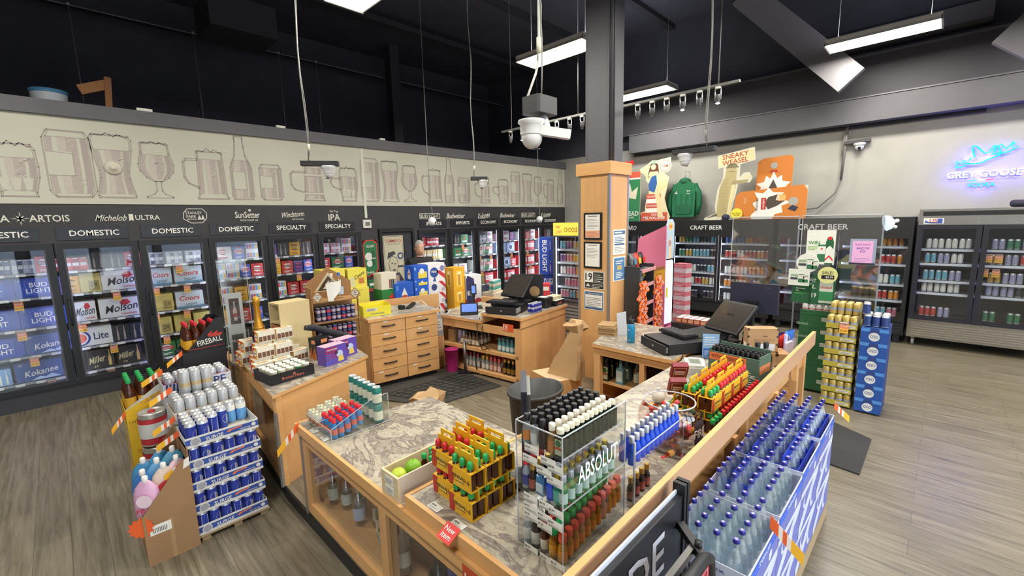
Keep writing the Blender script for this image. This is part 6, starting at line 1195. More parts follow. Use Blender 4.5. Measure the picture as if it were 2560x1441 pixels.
c = MB(); c.tube([rc(.05, .70, .86), rc(-.03, .68, .8), rc(-.05, .66, .6), rc(-.03, .60, .47), rc(.04, .58, .47)], .006, BLACK, 6); c.tube([rc(.08, .64, .86), rc(-.03, .60, .75), rc(-.06, .54, .55), rc(.0, .5, .47)], .005, BLACK, 6); one('black_cable', c, 'black cables looping down over the register counter shelves', 'cable')
c = MB(); c.tube([(3.3, 5.2, 1.0), (3.42, 5.1, 1.03), (3.5, 5.0, .9), (3.56, 4.9, .8), (3.65, 4.85, .84), (3.75, 4.9, .88)], .006, M('DADAD2', .5), 6); one('white_cable', c, 'white cable sagging between the drawers and the register counter', 'cable')
t = thing('bin_caddy', 'grey plastic caddy of pens with a white note between the drawers and register', 'caddy', (3.50, 4.92, .55), -.4)
bx('box', t, -.09, -.05, 0, .09, .06, .30, M('A3A5A6', .5)); c = MB(); c.box(-.08, -.054, .08, .08, -.0505, .24, PAPER); F = Face(c, (-.08, -.054, .08), (1, 0, 0), (0, 0, 1), .16, .16); F.text('PLEASE', .5, .75, .12, INK, .7); F.text('RETURN', .5, .5, .12, INK, .7); F.text('TO REGISTER', .5, .25, .12, INK, .8); c.build('note', t)
c = MB(); 
for i in range(6): c.bar((-.06 + .024 * i, .0, .28), (-.065 + .026 * i, .01, .40), .01, .01, M(('2A2A30', '3A4A8A', 'B0322C', '2A2A30', 'D0D0CA', '2A2A30')[i], .5))
c.build('pens', t)
c = MB(); c.box(-.1, -.06, 0, .1, .08, .55, WOOD); one('caddy_pedestal', c, 'narrow maple block under the grey pen caddy', 'block', (3.50, 4.93, 0), -.4)
c = MB(); c.lathe([(.075, 0), (.095, .30), (.1, .3)], M('B82A78', .5), 18); one('pink_bin', c, 'magenta waste bin beside the drawer cabinet', 'bin', (3.52, 4.62, .112))
t = thing('floor_press', 'black and silver standing bottle press on the mat by the register shelves', 'stand', (3.62, 4.42, .112)); c = MB(); c.bar((-.12, .05, .01), (.14, -.14, .01), .1, .02, BLACK); c.build('foot', t); c = MB(); c.tube([(-.02, .02, .02), (-.02, .02, .42)], .02, STEEL, 8); c.tube([(-.02, .02, .42), (.08, -.04, .40), (.03, -.16, .05)], .012, STEEL, 8); c.build('post', t)
for i in range(2): c = MB(); c.bar((.05 + .05 * i, -.25, .02), (.08 + .05 * i, .02, .03), .03, .03, YEL if i == 0 else BLACK); c.build('pedal', t)
# flask counter and far till
t = thing('water_flask', 'teal blue metal water flask with a black lid on the grey worktop', 'flask', (3.93, 2.19, .85))
c = MB(); c.lathe([(.036, 0), (.038, .004), (.038, .165), (.034, .185), (.027, .195)], M('1F83AE', .35), 22); c.build('body', t); c = MB(); c.lathe([(.030, .193), (.031, .235), (.027, .24)], BLACK, 18); c.tube([(-.026, 0, .22), (-.03, 0, .255), (0, 0, .268), (.03, 0, .255), (.026, 0, .22)], .006, BLACK, 6); c.build('lid', t)
c = MB(); F = Face(c, (-.0386, .02, .10), (0, -1, 0), (0, 0, 1), .04, .06); F.text('R', .5, .6, .3, WHITE, .5, bold=.01); F = Face(c, (-.0384, .02, .02), (0, -1, 0), (0, 0, 1), .04, .02); F.rect(.1, .4, .9, .6, WHITE); c.build('emblem', t)
BAG = M('AE8E64', .8)
c = MB(); rs = random.Random(4)
for i in range(9): dx, dy = rs.uniform(-.01, .01), rs.uniform(-.01, .01); c.box(-.11 + dx, -.09 + dy, .012 * i, .11 + dx, .09 + dy, .012 * i + .009, M(('AE8E64', 'B8986C', 'A5865C')[i % 3], .8))
one('bag_pile', c, 'flat folded pile of brown paper bags on the grey worktop', 'paper bags', (4.10, 2.56, .85), .3)
def crumple(loc, pts, label, nm='paper_bag'):
    c = MB(); rs = random.Random(len(pts)); n = len(pts[0]); vs = []; fs = []
    for row in pts: vs += row
    for i in range(len(pts) - 1):
        for k in range(n): fs.append((i * n + k, i * n + (k + 1) % n, (i + 1) * n + (k + 1) % n, (i + 1) * n + k))
    c.add(vs, fs, BAG); c.add(vs[:n], [tuple(range(n))[::-1]], BAG); c.add(vs[-n:], [tuple(range(n))], BAG); return one(nm, c, label, 'paper bag', loc)
def ring(w_, d, z, ox=0, oy=0, j=.0, seed=1): rs = random.Random(seed); return [(x * w_ + ox + rs.uniform(-j, j), y * d + oy + rs.uniform(-j, j), z + rs.uniform(-j, j)) for x, y in ((-1, -1), (-.3, -1.1), (.4, -.9), (1, -1), (1.1, 0), (1, 1), (.2, .9), (-.5, 1.1), (-1, 1), (-.9, 0))]
crumple((3.82, 2.93, .36), [ring(.09, .20, 0), ring(.07, .16, .18, .03, -.03, .01, 2), ring(.05, .09, .36, .06, -.06, .012, 3), ring(.045, .06, .50, .08, -.08, .012, 4), ring(.07, .1, .58, .07, -.06, .02, 5)], 'tall crumpled brown paper bag hanging down beside the flask counter')
crumple((4.05, 2.95, .82), [ring(.06, .07, 0, 0, 0, .01, 6), ring(.09, .1, .06, 0, 0, .02, 7), ring(.05, .05, .13, 0, 0, .02, 8)], 'crushed ball of brown paper beside the bag pile')
c = MB(); c.add([(0, -.0, 0), (.07, -.07, 0), (.06, -.06, .26), (-.01, .01, .24), (.004, .004, 0), (.074, -.066, 0), (.064, -.056, .26), (-.006, .014, .24)], [(0, 1, 2, 3), (7, 6, 5, 4), (0, 4, 5, 1), (1, 5, 6, 2), (2, 6, 7, 3), (3, 7, 4, 0)], M('C9CCD2', .4)); one('leaning_sheet', c, 'pale grey upright plastic sheet behind the blue flask', 'sheet', (4.08, 2.43, .85))
cash_drawer('black cash drawer with a tilted front at the near end of the far till', (4.02, 1.78, .85), -PI / 2 - .55, .02)
cash_drawer('wide black till base under the tilted till screen', (4.36, 1.62, .85), -PI / 2 - .3, 0)
keyboard('black keyboard before the big tilted till screen', (4.14, 1.80, .955), -PI / 2 - .45, .36)
monitor('big black till screen tilted towards the seller at the far till', (4.15, 1.42, .955), -PI / 2 - .42, .8, .37, .34, SCR, 'till screen', .10)
c = MB(); c.box(-.215, 0, 0, .215, .035, .285, M('26273A', .5)); t = one('back_monitor', c, 'black monitor seen from behind at the far till', 'monitor', (4.62, 1.28, 1.16), -PI / 2 - .06)
c = MB(); F = Face(c, (-.215, 0, 0), (1, 0, 0), (0, 0, 1), .43, .285); F.text('acer', .8, .88, .05, M('4A4B58', .5), .2); c.build('lettering', t); c = MB(); c.box(-.05, -.06, -.02, .05, .0, .12, BLACK); c.bar((0, -.03, -.31), (0, -.03, .02), .05, .05, BLACK); c.build('stand', t); c = MB(); c.prism([(-.13, -.12), (.13, -.12), (.13, .08), (-.13, .08)], -.34 + .0, -.322, BLACK); c.build('stand_foot', t)
t = thing('blue_leaflet', 'upright pale blue acrylic leaflet stand at the far till', 'leaflet stand', (4.02, 1.44, .82), -PI / 2 + .55)
c = MB(); c.box(-.07, 0, 0, .07, .004, .22, M('8FB4DC', .3), .0); F = Face(c, (-.07, 0, 0), (1, 0, 0), (0, 0, 1), .14, .22); F.lines(.1, .55, .9, .92, 4, M('DCE8F4'), 2, .4); F.poly([(.62, .1), (.95, .1), (.95, .6), (.75, .6), (.62, .4)], M('A0765A'), 2); F.rect(.05, .05, .45, .4, M('3A6AC0'), 2); F.lines(.1, .1, .4, .35, 3, M('DCE8F4'), 3, .3); c.build('leaflet', t); c = MB(); c.box(-.07, -.05, 0, .07, .05, .004, PLEX); c.build('foot', t)
c = MB(); c.tube([(3.86, 1.62, .86), (3.75, 1.60, .8), (3.66, 1.62, .6), (3.64, 1.66, .45), (3.7, 1.7, .3)], .005, BLACK, 6); one('till_cable', c, 'thin black cable dropping from the cash drawer over the counter edge', 'cable')
def kraftbox(F):
    F.frame(0, 0, 1, 1, .012, M('8C6A44')); [F.disc(x, y, .05, M('3A2A1C')) for x in (0.02, .98) for y in (.02, .35, .68, .98)]; F.text('Diner', .58, .7, .06, M('5A4028'), .4); F.lines(.2, .48, .9, .6, 3, M('8C6A44'), 2, .3); F.rect(.28, .1, .9, .38, M('CFD2D4', .3)); F.rect(.57, .1, .6, .38, M('9AA6B4', .3), 2); F.rect(.04, .1, .16, .3, PAPER, 2); F.lines(.05, .12, .15, .28, 4, INK, 3, .4)
one('kraft_carton', carton(.24, .10, .21, KRAFT, kraftbox, lambda F: F.rect(.2, .1, .8, .4, PAPER)), 'upright brown card carton with a foil window on the long counter', 'carton', (4.10, 1.06, .935), -.95)
def kb2(F): [F.disc(x, .5, .42, M('B8945E')) for x in (.2, .5, .8)]; [F.disc(x, .5, .38, KRAFT, 2) for x in (.2, .5, .8)]; [F.disc(x, y, .12, M('2E2218'), 3) for x in (.35, .65) for y in (.05, .95)]
one('kraft_carton', carton(.30, .2, .115, KRAFT, kb2, kb2), 'wide brown card carton printed with round shapes under the upright one', 'carton', (4.16, 1.02, .82), -1.0)
c = MB(); c.lathe([(.055, 0), (.06, .09)], M('B08A5A', .7), 20, caps=False); c.lathe([(.055, 0), (.055, .004)], M('B08A5A', .7), 20); c.lathe([(.062, .085), (.062, .092), (.05, .092), (.048, .01)], M('9C7848', .7), 20, caps=False); one('paper_tub', c, 'round brown paper tub beside the upright card carton', 'tub', (4.05, 1.24, .82))
FOIL = lambda h: M(h, .25, .2)
def bag(label, loc, rz, w_, h, m, m2, tilt=.2, txt=None):
    c = MB(); n = 7; vs = []
    for i in range(n):
        s = i / (n - 1); d = .035 * math.sin(PI * min(max(s, .04), .96)); ww = w_ / 2 * (1 - .08 * math.sin(PI * s))
        vs += [(-ww, 0, s * h), (-ww * .5, -d, s * h), (0, -d * 1.15, s * h), (ww * .5, -d, s * h), (ww, 0, s * h), (ww * .5, d, s * h), (0, d * 1.15, s * h), (-ww * .5, d, s * h)]
    c.add(vs, [(i * 8 + k, i * 8 + (k + 1) % 8, (i + 1) * 8 + (k + 1) % 8, (i + 1) * 8 + k) for i in range(n - 1) for k in range(8)], m, True)
    F = Face(c, (-w_ / 2, -.043, 0), (1, 0, 0), (0, 0, 1), w_, h); F.poly([(.2, .3), (.8, .3), (.85, .6), (.5, .72), (.15, .6)], m2)
    if txt: F.text(txt, .5, .5, .14, WHITE, .55, l=3, bold=.03)
    o = one('snack_bag', c, label, 'snack bag', loc, rz); o.rotation_euler = (tilt, 0, rz); return o
for i, (x, y, z, h, mm, m2, d) in enumerate(((4.42, 1.22, .86, .2, '3A9A3A', '8AC04A', 'green'), (4.52, 1.26, .86, .2, '2E8A34', 'C8322C', 'second green'), (4.55, 1.04, .84, .19, '2A3FA0', 'E0E0E8', 'dark blue'), (4.62, .98, .84, .2, '3A78D0', 'B9CCE8', 'bright blue'), (4.46, .98, .86, .17, 'C8322C', 'E8C0A0', 'red'), (4.38, 1.02, .86, .16, 'C84A3A', 'F0E0C8', 'orange red'), (4.3, 1.2, .84, .18, 'B8322C', 'F0F0E0', 'far red'))):
    bag('shiny %s snack bag heaped at the far end of the long counter' % d, (x, y, z), -1.2 + .3 * i, .17, h, FOIL(mm), FOIL(m2), .5 - .12 * i)
t = thing('dispenser_rack', 'clear and white wire card rack on the board edge at the end of the long counter', 'rack', (4.30, .90, .82), .06)
for i in range(5): bx('card_pocket', t, .07 * i, -.0, .0, .07 * i + .06, .02, .17 - .012 * i, M('C9C6DC', .4)); bx('card', t, .07 * i + .005, .021, .02, .07 * i + .055, .03, .24 - .025 * i, M(('B5B0E0', 'D8D6E8', '5A5A78', '8A8AB0', 'C9CFE0')[i], .5))
for i, (x, y) in enumerate(((3.80, 1.0), (3.84, .95))): BP['d'].put((x, y, .82 - .0), 0, 'dark red topped bottle between the green sleeve and the board, %s' % NTH[i])
c = MB(); c.add([(-.05, 0, 0), (.05, 0, 0), (.06, .03, .12), (-.05, .03, .12)], [(0, 1, 2, 3)], PAPER); c.add([(-.05, .003, 0), (.05, .003, 0), (.06, .033, .12), (-.05, .033, .12)], [(3, 2, 1, 0)], PAPER); one('shelf_card', c, 'white folded card standing beside the green sleeve', 'card', (3.86, 1.05, .82), -.9)
# dark slim screen by the tower and JD can
t = thing('side_screen', 'tall slim dark screen seen edge on between the whisky packs and the tower', 'monitor', (1.385, 1.30, .82), -PI / 4 - .03)
c = MB(); c.box(-.014, -.02, .03, .014, .27, .52, M('2A3040', .4), .005); c.build('housing', t); c = MB(); c.box(.014, 0, .05, .03, .25, .50, M('8A8A84', .3)); c.build('screen', t); c = MB(); c.box(-.05, .06, 0, .12, .2, .03, BLACK); c.bar((.03, .13, .03), (.02, .13, .2), .05, .03, BLACK); c.build('stand', t)
t = make_can('tall_can', 'white and dark can standing behind the yellow carriers by the dark screen', 'can', .033, .158, [(.1, SILVER), (.5, M('3A221C', .4)), (.26, M('D6D2C2', .5)), (.14, M('D6D2C2', .5))]); t.location = (1.53, 1.75, .762)
c = MB(); c.lathe([(.16, 0), (.20, .55), (.215, .56), (.215, .58), (.2, .58), (.155, .03)], M('3A3A3A', .5), 26, caps=False); c.lathe([(.16, 0), (.16, .01)], M('3A3A3A', .5), 26); o = one('waste_bin', c, 'dark grey round waste bin behind the clear tower', 'bin', (2.50, 2.22, .1)); o.scale = (1.15, .95, 1.18)
crumple((1.98, 2.98, .1), [ring(.1, .09, 0, 0, 0, .01, 11), ring(.12, .1, .2, 0, 0, .02, 12), ring(.09, .08, .42, .02, 0, .03, 13), ring(.1, .1, .58, .02, 0, .04, 14)], 'crumpled brown paper bag standing behind the clear bin')
# ---------------------------------------------------------------- goods on the left cabinet
def rot2(x, y, a): return (x * math.cos(a) - y * math.sin(a), x * math.sin(a) + y * math.cos(a))
t = thing('cup_tray', 'black lettered open tray of little coffee tubs on the left cabinet', 'tray', (1.20, 3.86, .85), .12)
c = MB(); c.box(-.18, -.14, 0, .18, -.132, .085, BLACK); c.box(-.18, .15, 0, .18, .158, .085, BLACK); c.box(-.18, -.132, 0, -.172, .15, .085, BLACK); c.box(.172, -.132, 0, .18, .15, .085, BLACK); c.box(-.172, -.132, .0, .172, .15, .045, WHITE); F = Face(c, (-.18, -.14, 0), (1, 0, 0), (0, 0, 1), .36, .085); F.text('Broken Heart', .5, .42, .28, M('B8604A', .5), .5, ital=.2, bold=.02); F.poly([(.48, .55), (.56, .55), (.53, .85)], M('B8604A', .5)); c.build('tray_box', t)
TUBW = Proto(one('tub', MB().lathe([(.022, 0), (.027, .05)], M('C9C0A4', .6), 14).lathe([(.0285, .048), (.0285, .056)], M('D9D8CE', .5), 14), 't', 'tub')); TUBG = Proto(one('tub', MB().lathe([(.022, 0), (.027, .05)], M('2E8A44', .5), 14).lathe([(.0285, .048), (.0285, .056)], M('D9D8CE', .5), 14), 't', 'tub'))
for i in range(5):
    for j in range(4):
        dx, dy = rot2(-.135 + .066 * i, -.1 + .066 * j, .12); g = (i + 2 * j) % 5 == 3
        (TUBG if g else TUBW).put((1.20 + dx, 3.86 + dy, .896), 0, '%s tub with a white lid in the black tray' % ('green' if g else 'cream'), '%s tubs in the black tray' % ('green' if g else 'cream'))
def pud(F): F.rect(0, 0, .5, 1, M('D0402E')); F.rect(.5, 0, 1, 1, M('E8B03A')); F.disc(.5, .5, .3, M('E8E0C8'), 2); F.text('Nutri', .5, .5, .16, M('3A2A80'), .5, l=3)
PUD = Proto(one('snack_box', carton(.15, .075, .1, M('D9D2BE', .5), lambda F: [(F.rect(.04 + .24 * k, .1, .24 + .24 * k, .55, M('6E4A34')), F.rect(.06 + .24 * k, .6, .22 + .24 * k, .85, M('E2DED0'))) for k in range(4)], pud, lambda F: F.rect(.2, .3, .8, .7, M('B98A5A'))), 's', 'snack box'))
n = 0
for l in range(3):
    for q in range(3 + (l < 2)):
        for r in range(l, 3):
            x, y = 1.10 + .10 * r * .35 + .155 * (q % 2), 4.08 + .16 * r + .0 * q
            if q >= 2: continue
            PUD.put((x + .03 * l, y, .85 + .102 * l), .12, 'red and yellow snack pack in the stepped pile on the left cabinet, %s layer' % NTH[l], 'snack packs, %s layer' % NTH[l])
for i in range(4): PUD.put((1.12 + .03 * (i % 2), 4.55 + .09 * (i // 2), .85 + .102 * (i % 2)), .1, 'snack pack at the far edge of the left cabinet behind the stepped pile', 'snack packs at the far edge')
for i in range(2): PUD.put((1.46, 4.27 + .2 * i, .85 + .0), .3, 'single snack pack right of the stepped pile, %s' % ('front', 'rear')[i])
def cola(F): F.rect(0, 0, 1, 1, M('5E4AA8', .4)); F.poly([(0, .2), (.6, .35), (.55, .95), (0, 1)], M('8A2E68', .4), 2); [F.poly([(0, .1 + .12 * k), (.55, .3 + .06 * k), (.0, .16 + .12 * k)], M('3A6AC8', .4), 3) for k in range(5)]; F.disc(.66, .5, .2, M('B8C4E0', .4), 3); F.poly([(.55, .1), (.85, .1), (.8, .4), (.6, .4)], M('D9C05A', .4), 4); F.disc(.5, .6, .09, M('2E2A4A', .4), 4); F.text('VIVID SQUARE', .3, .82, .1, WHITE, .5, l=4, bold=.02)
for i, (x, y) in enumerate(((1.63, 3.92), (1.80, 4.06))): one('drink_carton', carton(.22, .12, .17, M('6A58B4', .4), cola, lambda F: F.rect(0, 0, 1, 1, M('6A4AA0', .4)), lambda F: F.rect(0, 0, 1, 1, M('D0A8B8', .4))), 'purple printed drink carton on the left cabinet, %s of two' % ('front one', 'rear one')[i], 'carton', (x, y, .85), .22)
t = thing('champagne_bottle', 'big dark sparkling wine bottle with a golden foil neck on the left cabinet', 'bottle', (1.22, 4.52, .85))
c = MB(); c.lathe([(.06, 0), (.063, .01), (.063, .24), (.05, .31), (.03, .36), (.026, .40)], M('1E2428', .12), 20); c.build('glass_body', t); c = MB(); c.lathe([(.056, .29), (.034, .36), (.028, .42), (.027, .54), (.031, .55), (.031, .575), (.026, .60), (.01, .61)], M('C98F2E', .35, .6), 20); c.build('gold_foil', t); c = MB(); c.lathe([(.0635, .08), (.0635, .2)], M('3A5A8A', .5), 20, caps=False); c.build('paper_label', t)
t = thing('wooden_box', 'tall plain plywood box with an open side on the left cabinet', 'box', (1.52, 4.55, .85), .15)
for q in ((-.15, -.09, 0, .15, -.075, .52), (-.15, .095, 0, .15, .11, .52), (.135, -.075, 0, .15, .095, .52), (-.15, -.075, .505, .135, .095, .52), (-.15, -.075, 0, .135, .095, .015), (-.15, -.075, .32, .135, .095, .335)): bx('board', t, *q, M('CDB98A', .6))
bx('front_print', t, -.153, -.07, .02, -.1501, .09, .31, M('B8704A', .6))
# cardboard house shaped rack
t = thing('cardboard_rack', 'brown cardboard house shaped display rack with a white bottle on its top shelf', 'display rack', (2.02, 4.72, .85), -.12); KB = M('9C7448', .75)
c = MB(); c.wall([(-.24, 0), (.24, 0), (.24, .62), (0, .79), (-.24, .62)], .10, .12, KB); c.build('back_board', t)
for s in (-1, 1): c = MB(); c.box(s * .24 - .006, -.12, 0, s * .24 + .006, .10, .60 if s < 0 else .50, KB) if s < 0 else c.box(.232, -.12, 0, .238, -.09, .48, KB); c.build('side_board', t)
for z in (.02, .22, .44): bx('shelf', t, -.234, -.13, z, .232, .10, z + .012, KB)
c = MB(); F = Face(c, (-.2, .099, .5), (1, 0, 0), (0, 0, 1), .4, .26); F.poly([(.1, .1), (.5, .9), (.9, .1)], M('CDBE9C')); F.poly([(.2, .14), (.5, .76), (.8, .14)], M('4A3A28'), 2); F.poly([(.34, .2), (.5, .55), (.64, .2)], M('D5CBB0'), 3); c.build('print', t)
for sx in (-.25, .14):
    c = MB(); c.wall([(sx, .50), (sx + .06, .44), (sx + .12, .50), (sx + .06, .57)], -.135, -.13, KB); F = Face(c, (sx, -.135, .44), (1, 0, 0), (0, 0, 1), .12, .13); F.poly([(.15, .5), (.5, .1), (.85, .5), (.5, .9)], M('C9C2AE')); [F.poly([(.25, .3 + .15 * k), (.5, .42 + .15 * k), (.75, .3 + .15 * k), (.5, .36 + .15 * k)], M('4A4238'), 2) for k in range(3)]; c.build('diamond_badge', t)
BP['c'].put((2.0, 4.66, 1.302), 0, 'clear spirit bottle with a white label on the top of the cardboard rack'); BP['b'].put((2.1, 4.70, 1.302), 0, 'blue capped bottle on the top of the cardboard rack')
c = MB(); c.add([(-.05, -.03, 0), (.0, -.05, .0), (.02, -.04, .2), (-.06, -.02, .19)], [(0, 1, 2, 3)], PAPER); c.add([(.0, -.05, .02), (.1, -.0, .09), (.12, .01, .2), (.02, -.04, .2)], [(0, 1, 2, 3)], PAPER); one('white_leaflet', c, 'white folded paper leaflet against the bottle on the cardboard rack', 'leaflet', (1.96, 4.60, 1.302))
ENG = Proto(one('small_can_pack', MB().lathe([(.022, 0), (.022, .07)], M('3A3A5A', .4), 10).lathe([(.0225, .02), (.0225, .05)], M('B9A8B8', .5), 10, caps=False).lathe([(.02, .07), (.02, .074)], SILVER, 10), 'c', 'can'))
ENR = Proto(one('small_can_pack', MB().lathe([(.022, 0), (.022, .07)], M('2A3A7A', .4), 10).lathe([(.0225, .02), (.0225, .05)], M('C0404A', .5), 10, caps=False).lathe([(.02, .07), (.02, .074)], SILVER, 10), 'c', 'can'))
for k, z in enumerate((.882, 1.082)):
    for i in range(8):
        for j in range(2):
            for l in range(2):
                dx, dy = rot2(-.18 + .052 * i, -.08 + .055 * j, -.12); (ENR if (i + k) % 3 == 0 else ENG).put((2.02 + dx, 4.72 + dy, z + .0745 * l), 0, '%s small can on the %s shelf of the cardboard rack' % ('red banded blue' if (i + k) % 3 == 0 else 'dark', ('low', 'middle')[k]), 'small cans, %s rack shelf, %s' % (('low', 'middle')[k], (i + k) % 3 == 0))
t = thing('black_umbrella', 'folded black umbrella like handle lying across the left cabinet', 'umbrella', (0, 0, 0)); c = MB(); c.tube([(1.52, 4.15, 1.16), (1.56, 4.15, 1.16), (1.72, 4.2, 1.08), (1.92, 4.24, .98), (2.0, 4.26, .93)], [.025, .03, .036, .04, .02], M('1E2026', .7), 10); c.build('folded_cloth', t); c = MB(); c.tube([(1.50, 4.15, 1.165), (1.62, 4.17, 1.13)], .024, BLK2, 10); c.build('grip', t)
def flame(F): F.rect(0, 0, 1, 1, BLACK, 0); [F.poly([(x, 0), (x + .18, 0), (x + .12, .4 + .2 * (k % 2)), (x + .16, .55 + .2 * (k % 2)), (x + .05, .4)], M('C87A3A', .5), 2) for k, x in enumerate((.05, .25, .45, .65, .8))]; F.rect(.4, .72, .9, .9, M('D98A5A', .5), 2)
o = one('flame_box', carton(.14, .10, .2, BLACK, flame, flame), 'black box with orange flames standing on the left cabinet', 'box', (1.62, 4.18, .852), .3)
# tall clear display with bottle posters on the end shelf
t = thing('clear_poster_stand', 'tall clear acrylic stand with white bottle posters at the end shelf', 'display stand', (1.14, 4.93, .77), -.1)
for q in ((-.10, -.08, 0, .12, -.076, 1.02), (-.10, .08, 0, .12, .084, 1.02), (-.10, -.076, 0, -.096, .08, 1.02)): bx('clear_panel', t, *q, PLEX)
c = MB(); [c.bar((x, -.08, 0), (x, -.08, 1.02), .004, .004, PLEXEDGE) for x in (-.1, .12)]; c.build('edge', t)
c = MB(); c.box(-.08, -.06, .02, .06, -.055, .70, M('C9CCC8', .6)); F = Face(c, (-.08, -.06, .02), (1, 0, 0), (0, 0, 1), .14, .68); F.rect(.2, .55, .8, .92, M('4A4248'), 1); F.poly([(.4, .6), (.6, .6), (.62, .75), (.54, .8), (.54, .88), (.46, .88), (.46, .8), (.38, .75)], M('B9A8A4'), 2); F.disc(.5, .68, .03, M('8E4A44'), 3); F.rect(.15, .05, .85, .4, M('5A5654'), 1); F.text('Mickys', .5, .3, .06, M('D8D8D0'), .8, ital=.2, l=2); F.poly([(.42, .08), (.58, .08), (.6, .2), (.52, .24), (.48, .24), (.4, .2)], M('C9C0B4'), 2); F.text('Moskwa', .5, .1, .05, M('D8D8D0'), .8, ital=.2, l=3); c.build('poster', t)
for i, (x, m_) in enumerate(((1.16, 'E0662A'), (1.22, 'E0662A'), (1.12, 'D8D8D0'))):
    c = MB(); c.lathe([(.028, 0), (.03, .1), (.02, .13)], M(m_, .4), 12); c.lathe([(.013, .13), (.013, .17)], BLACK, 10); one('sauce_bottle', c, '%s squat bottle with a dark cap on the end shelf' % (('orange', 'second orange', 'white')[i]), 'bottle', (x, 4.78 + .02 * i, .732))
c = MB(); c.add([(0, 0, 0), (.12, 0, 0), (.12, 0, .2)], [(0, 1, 2)], M('C9C2B8', .5)); c.add([(0, .004, 0), (.12, .004, 0), (.12, .004, .2)], [(2, 1, 0)], M('C9C2B8', .5)); one('corner_flap', c, 'triangular pale card flap at the front of the end shelf', 'card', (1.1, 4.71, .772), .1)
# open yellow box on the drawers
t = thing('open_carton', 'open bright yellow beer carton on the drawer cabinet top', 'carton', (2.66, 5.02, .98), -.2); YC = M('DDD02E', .5)
for q in ((-.17, -.12, 0, .17, -.116, .12), (-.17, .116, 0, .17, .12, .14), (-.17, -.116, 0, -.166, .116, .13), (.166, -.116, 0, .17, .116, .13), (-.166, -.116, 0, .166, .116, .004)): bx('card_wall', t, *q, YC)
c = MB(); F = Face(c, (-.17, -.12, 0), (1, 0, 0), (0, 0, 1), .34, .12); F.rect(.12, .55, .5, .85, PAPER, 1); F.lines(.14, .58, .48, .82, 5, INK, 2, .5); F.text('CORONA EXTRA', .5, .25, .16, M('3A4A8A'), .5); c.build('print', t)
c = MB(); c.box(-.03, -.04, 0, .03, .05, .05, BLACK, .01); c.bar((.05, -.05, .0), (.24, .02, .04), .05, .03, BLACK); one('stapler', c, 'black stapler and tape holder on the drawer cabinet top', 'stapler', (3.05, 5.02, .98), .2)
# ---------------------------------------------------------------- beer stacks behind the island
def col(x, y, rz, boxes, dsc, z=0):
    """boxes: (w,d,h,colour,front,left,label)"""
    for w_, d, h, m, fr, lf, lb in boxes:
        one('beer_carton', carton(w_, d, h, M(m, .45), fr, lf), lb, 'carton', (x, y, z), rz); z += h + .001
YB = 'D9CE52'
def corb(F): F.text('Coors', .55, .6, .2, M('2A2A20'), .6, ital=.2); F.poly([(.5, .1), (.75, .12), (.7, .4), (.48, .36)], M('B9743A')); F.rect(.1, .1, .24, .5, M('C9C49A'))
def corc(F): F.rect(.1, .35, .55, .6, M('B0A04A')); F.lines(.1, .7, .7, .9, 2, M('A59A3A'), 2, .3)
col(2.58, 6.06, 0, [(.36, .3, .54, YB, None, None, 'yellow beer carton at the floor behind the drawers, left stack'), (.36, .3, .36, YB, corc, None, 'yellow beer carton in the left stack behind the drawers, second from the floor'), (.36, .3, .32, YB, corc, None, 'yellow beer carton under the top one of the left stack'), (.32, .26, .27, YB, corb, corc, 'yellow beer carton with black script on top of the left stack')], '')
col(2.92, 6.06, 0, [(.3, .3, .69, YB, None, None, 'yellow beer carton at the floor behind the drawers, right stack'), (.3, .3, .32, YB, corc, None, 'yellow beer carton lower middle of the right stack'), (.3, .3, .19, YB, corc, corc, 'yellow beer carton upper middle of the right stack'), (.28, .26, .27, YB, lambda F: (F.rect(.1, .05, .35, .55, M('C9C49A')), F.text('Coors', .6, .65, .2, M('2A2A20'), .6, ital=.2, rot=.5), F.rect(.55, .2, .85, .5, M('B9743A'))), corb, 'yellow beer carton with a can picture on top of the right stack')], '')
def hein(F): F.star(.6, .62, .22, M('C8322C')); F.text('eke', .45, .22, .24, WHITE, .9, bold=.03)
col(3.36, 5.95, 0, [(.27, .25, .42, '2A6A34', None, None, 'green beer carton at the floor with others on top'), (.27, .25, .39, '2F7A3A', None, None, 'green beer carton below the starred one'), (.27, .25, .32, '2F7A3A', hein, None, 'green beer carton with a red star'), (.25, .22, .24, 'D6D0BE', lambda F: [F.rect(.5 + .12 * k, .05, .6 + .12 * k, .6, M(c)) for k, c in enumerate(('8A3A34', '3A5A40', '2A2A2A', '9A9A94'))], None, 'cream carton with bottle pictures on the green starred carton')], '')
BU = '2458B8'
def blu(F): F.poly([(.35, .05), (.65, .05), (.65, .5), (.5, .8), (.35, .5)], M('DAD8D0')); F.disc(.5, .42, .13, M('B8443A'), 2, .5); F.rect(.08, .7, .18, .9, M('5A8AD8'))
def blu2(F): F.rect(.3, .1, .9, .55, M('D8C44A')); F.disc(.55, .6, .2, M('D9D9D4'), 2); F.rect(.05, .7, .15, .9, M('8AB0E8'))
col(3.58, 5.92, 0, [(.32, .26, .45, BU, None, None, 'blue beer carton at the floor of the blue stack'), (.32, .26, .40, BU, blu, blu2, 'blue beer carton low in the blue stack'), (.32, .26, .35, BU, blu, None, 'big blue beer carton with a pale bottle figure')], '')
col(3.96, 6.02, 0, [(.26, .26, .5, BU, None, None, 'blue beer carton at the floor beside the white stack'), (.26, .26, .40, BU, blu2, None, 'blue and yellow beer carton low beside the white stack'), (.26, .26, .20, BU, blu2, blu, 'blue and yellow beer carton, third in its stack'), (.27, .26, .10, BU, blu2, None, 'thin blue beer carton in the middle of its stack'), (.27, .26, .22, BU, lambda F: (blu2(F)), blu, 'blue and yellow beer carton topping its stack')], '')
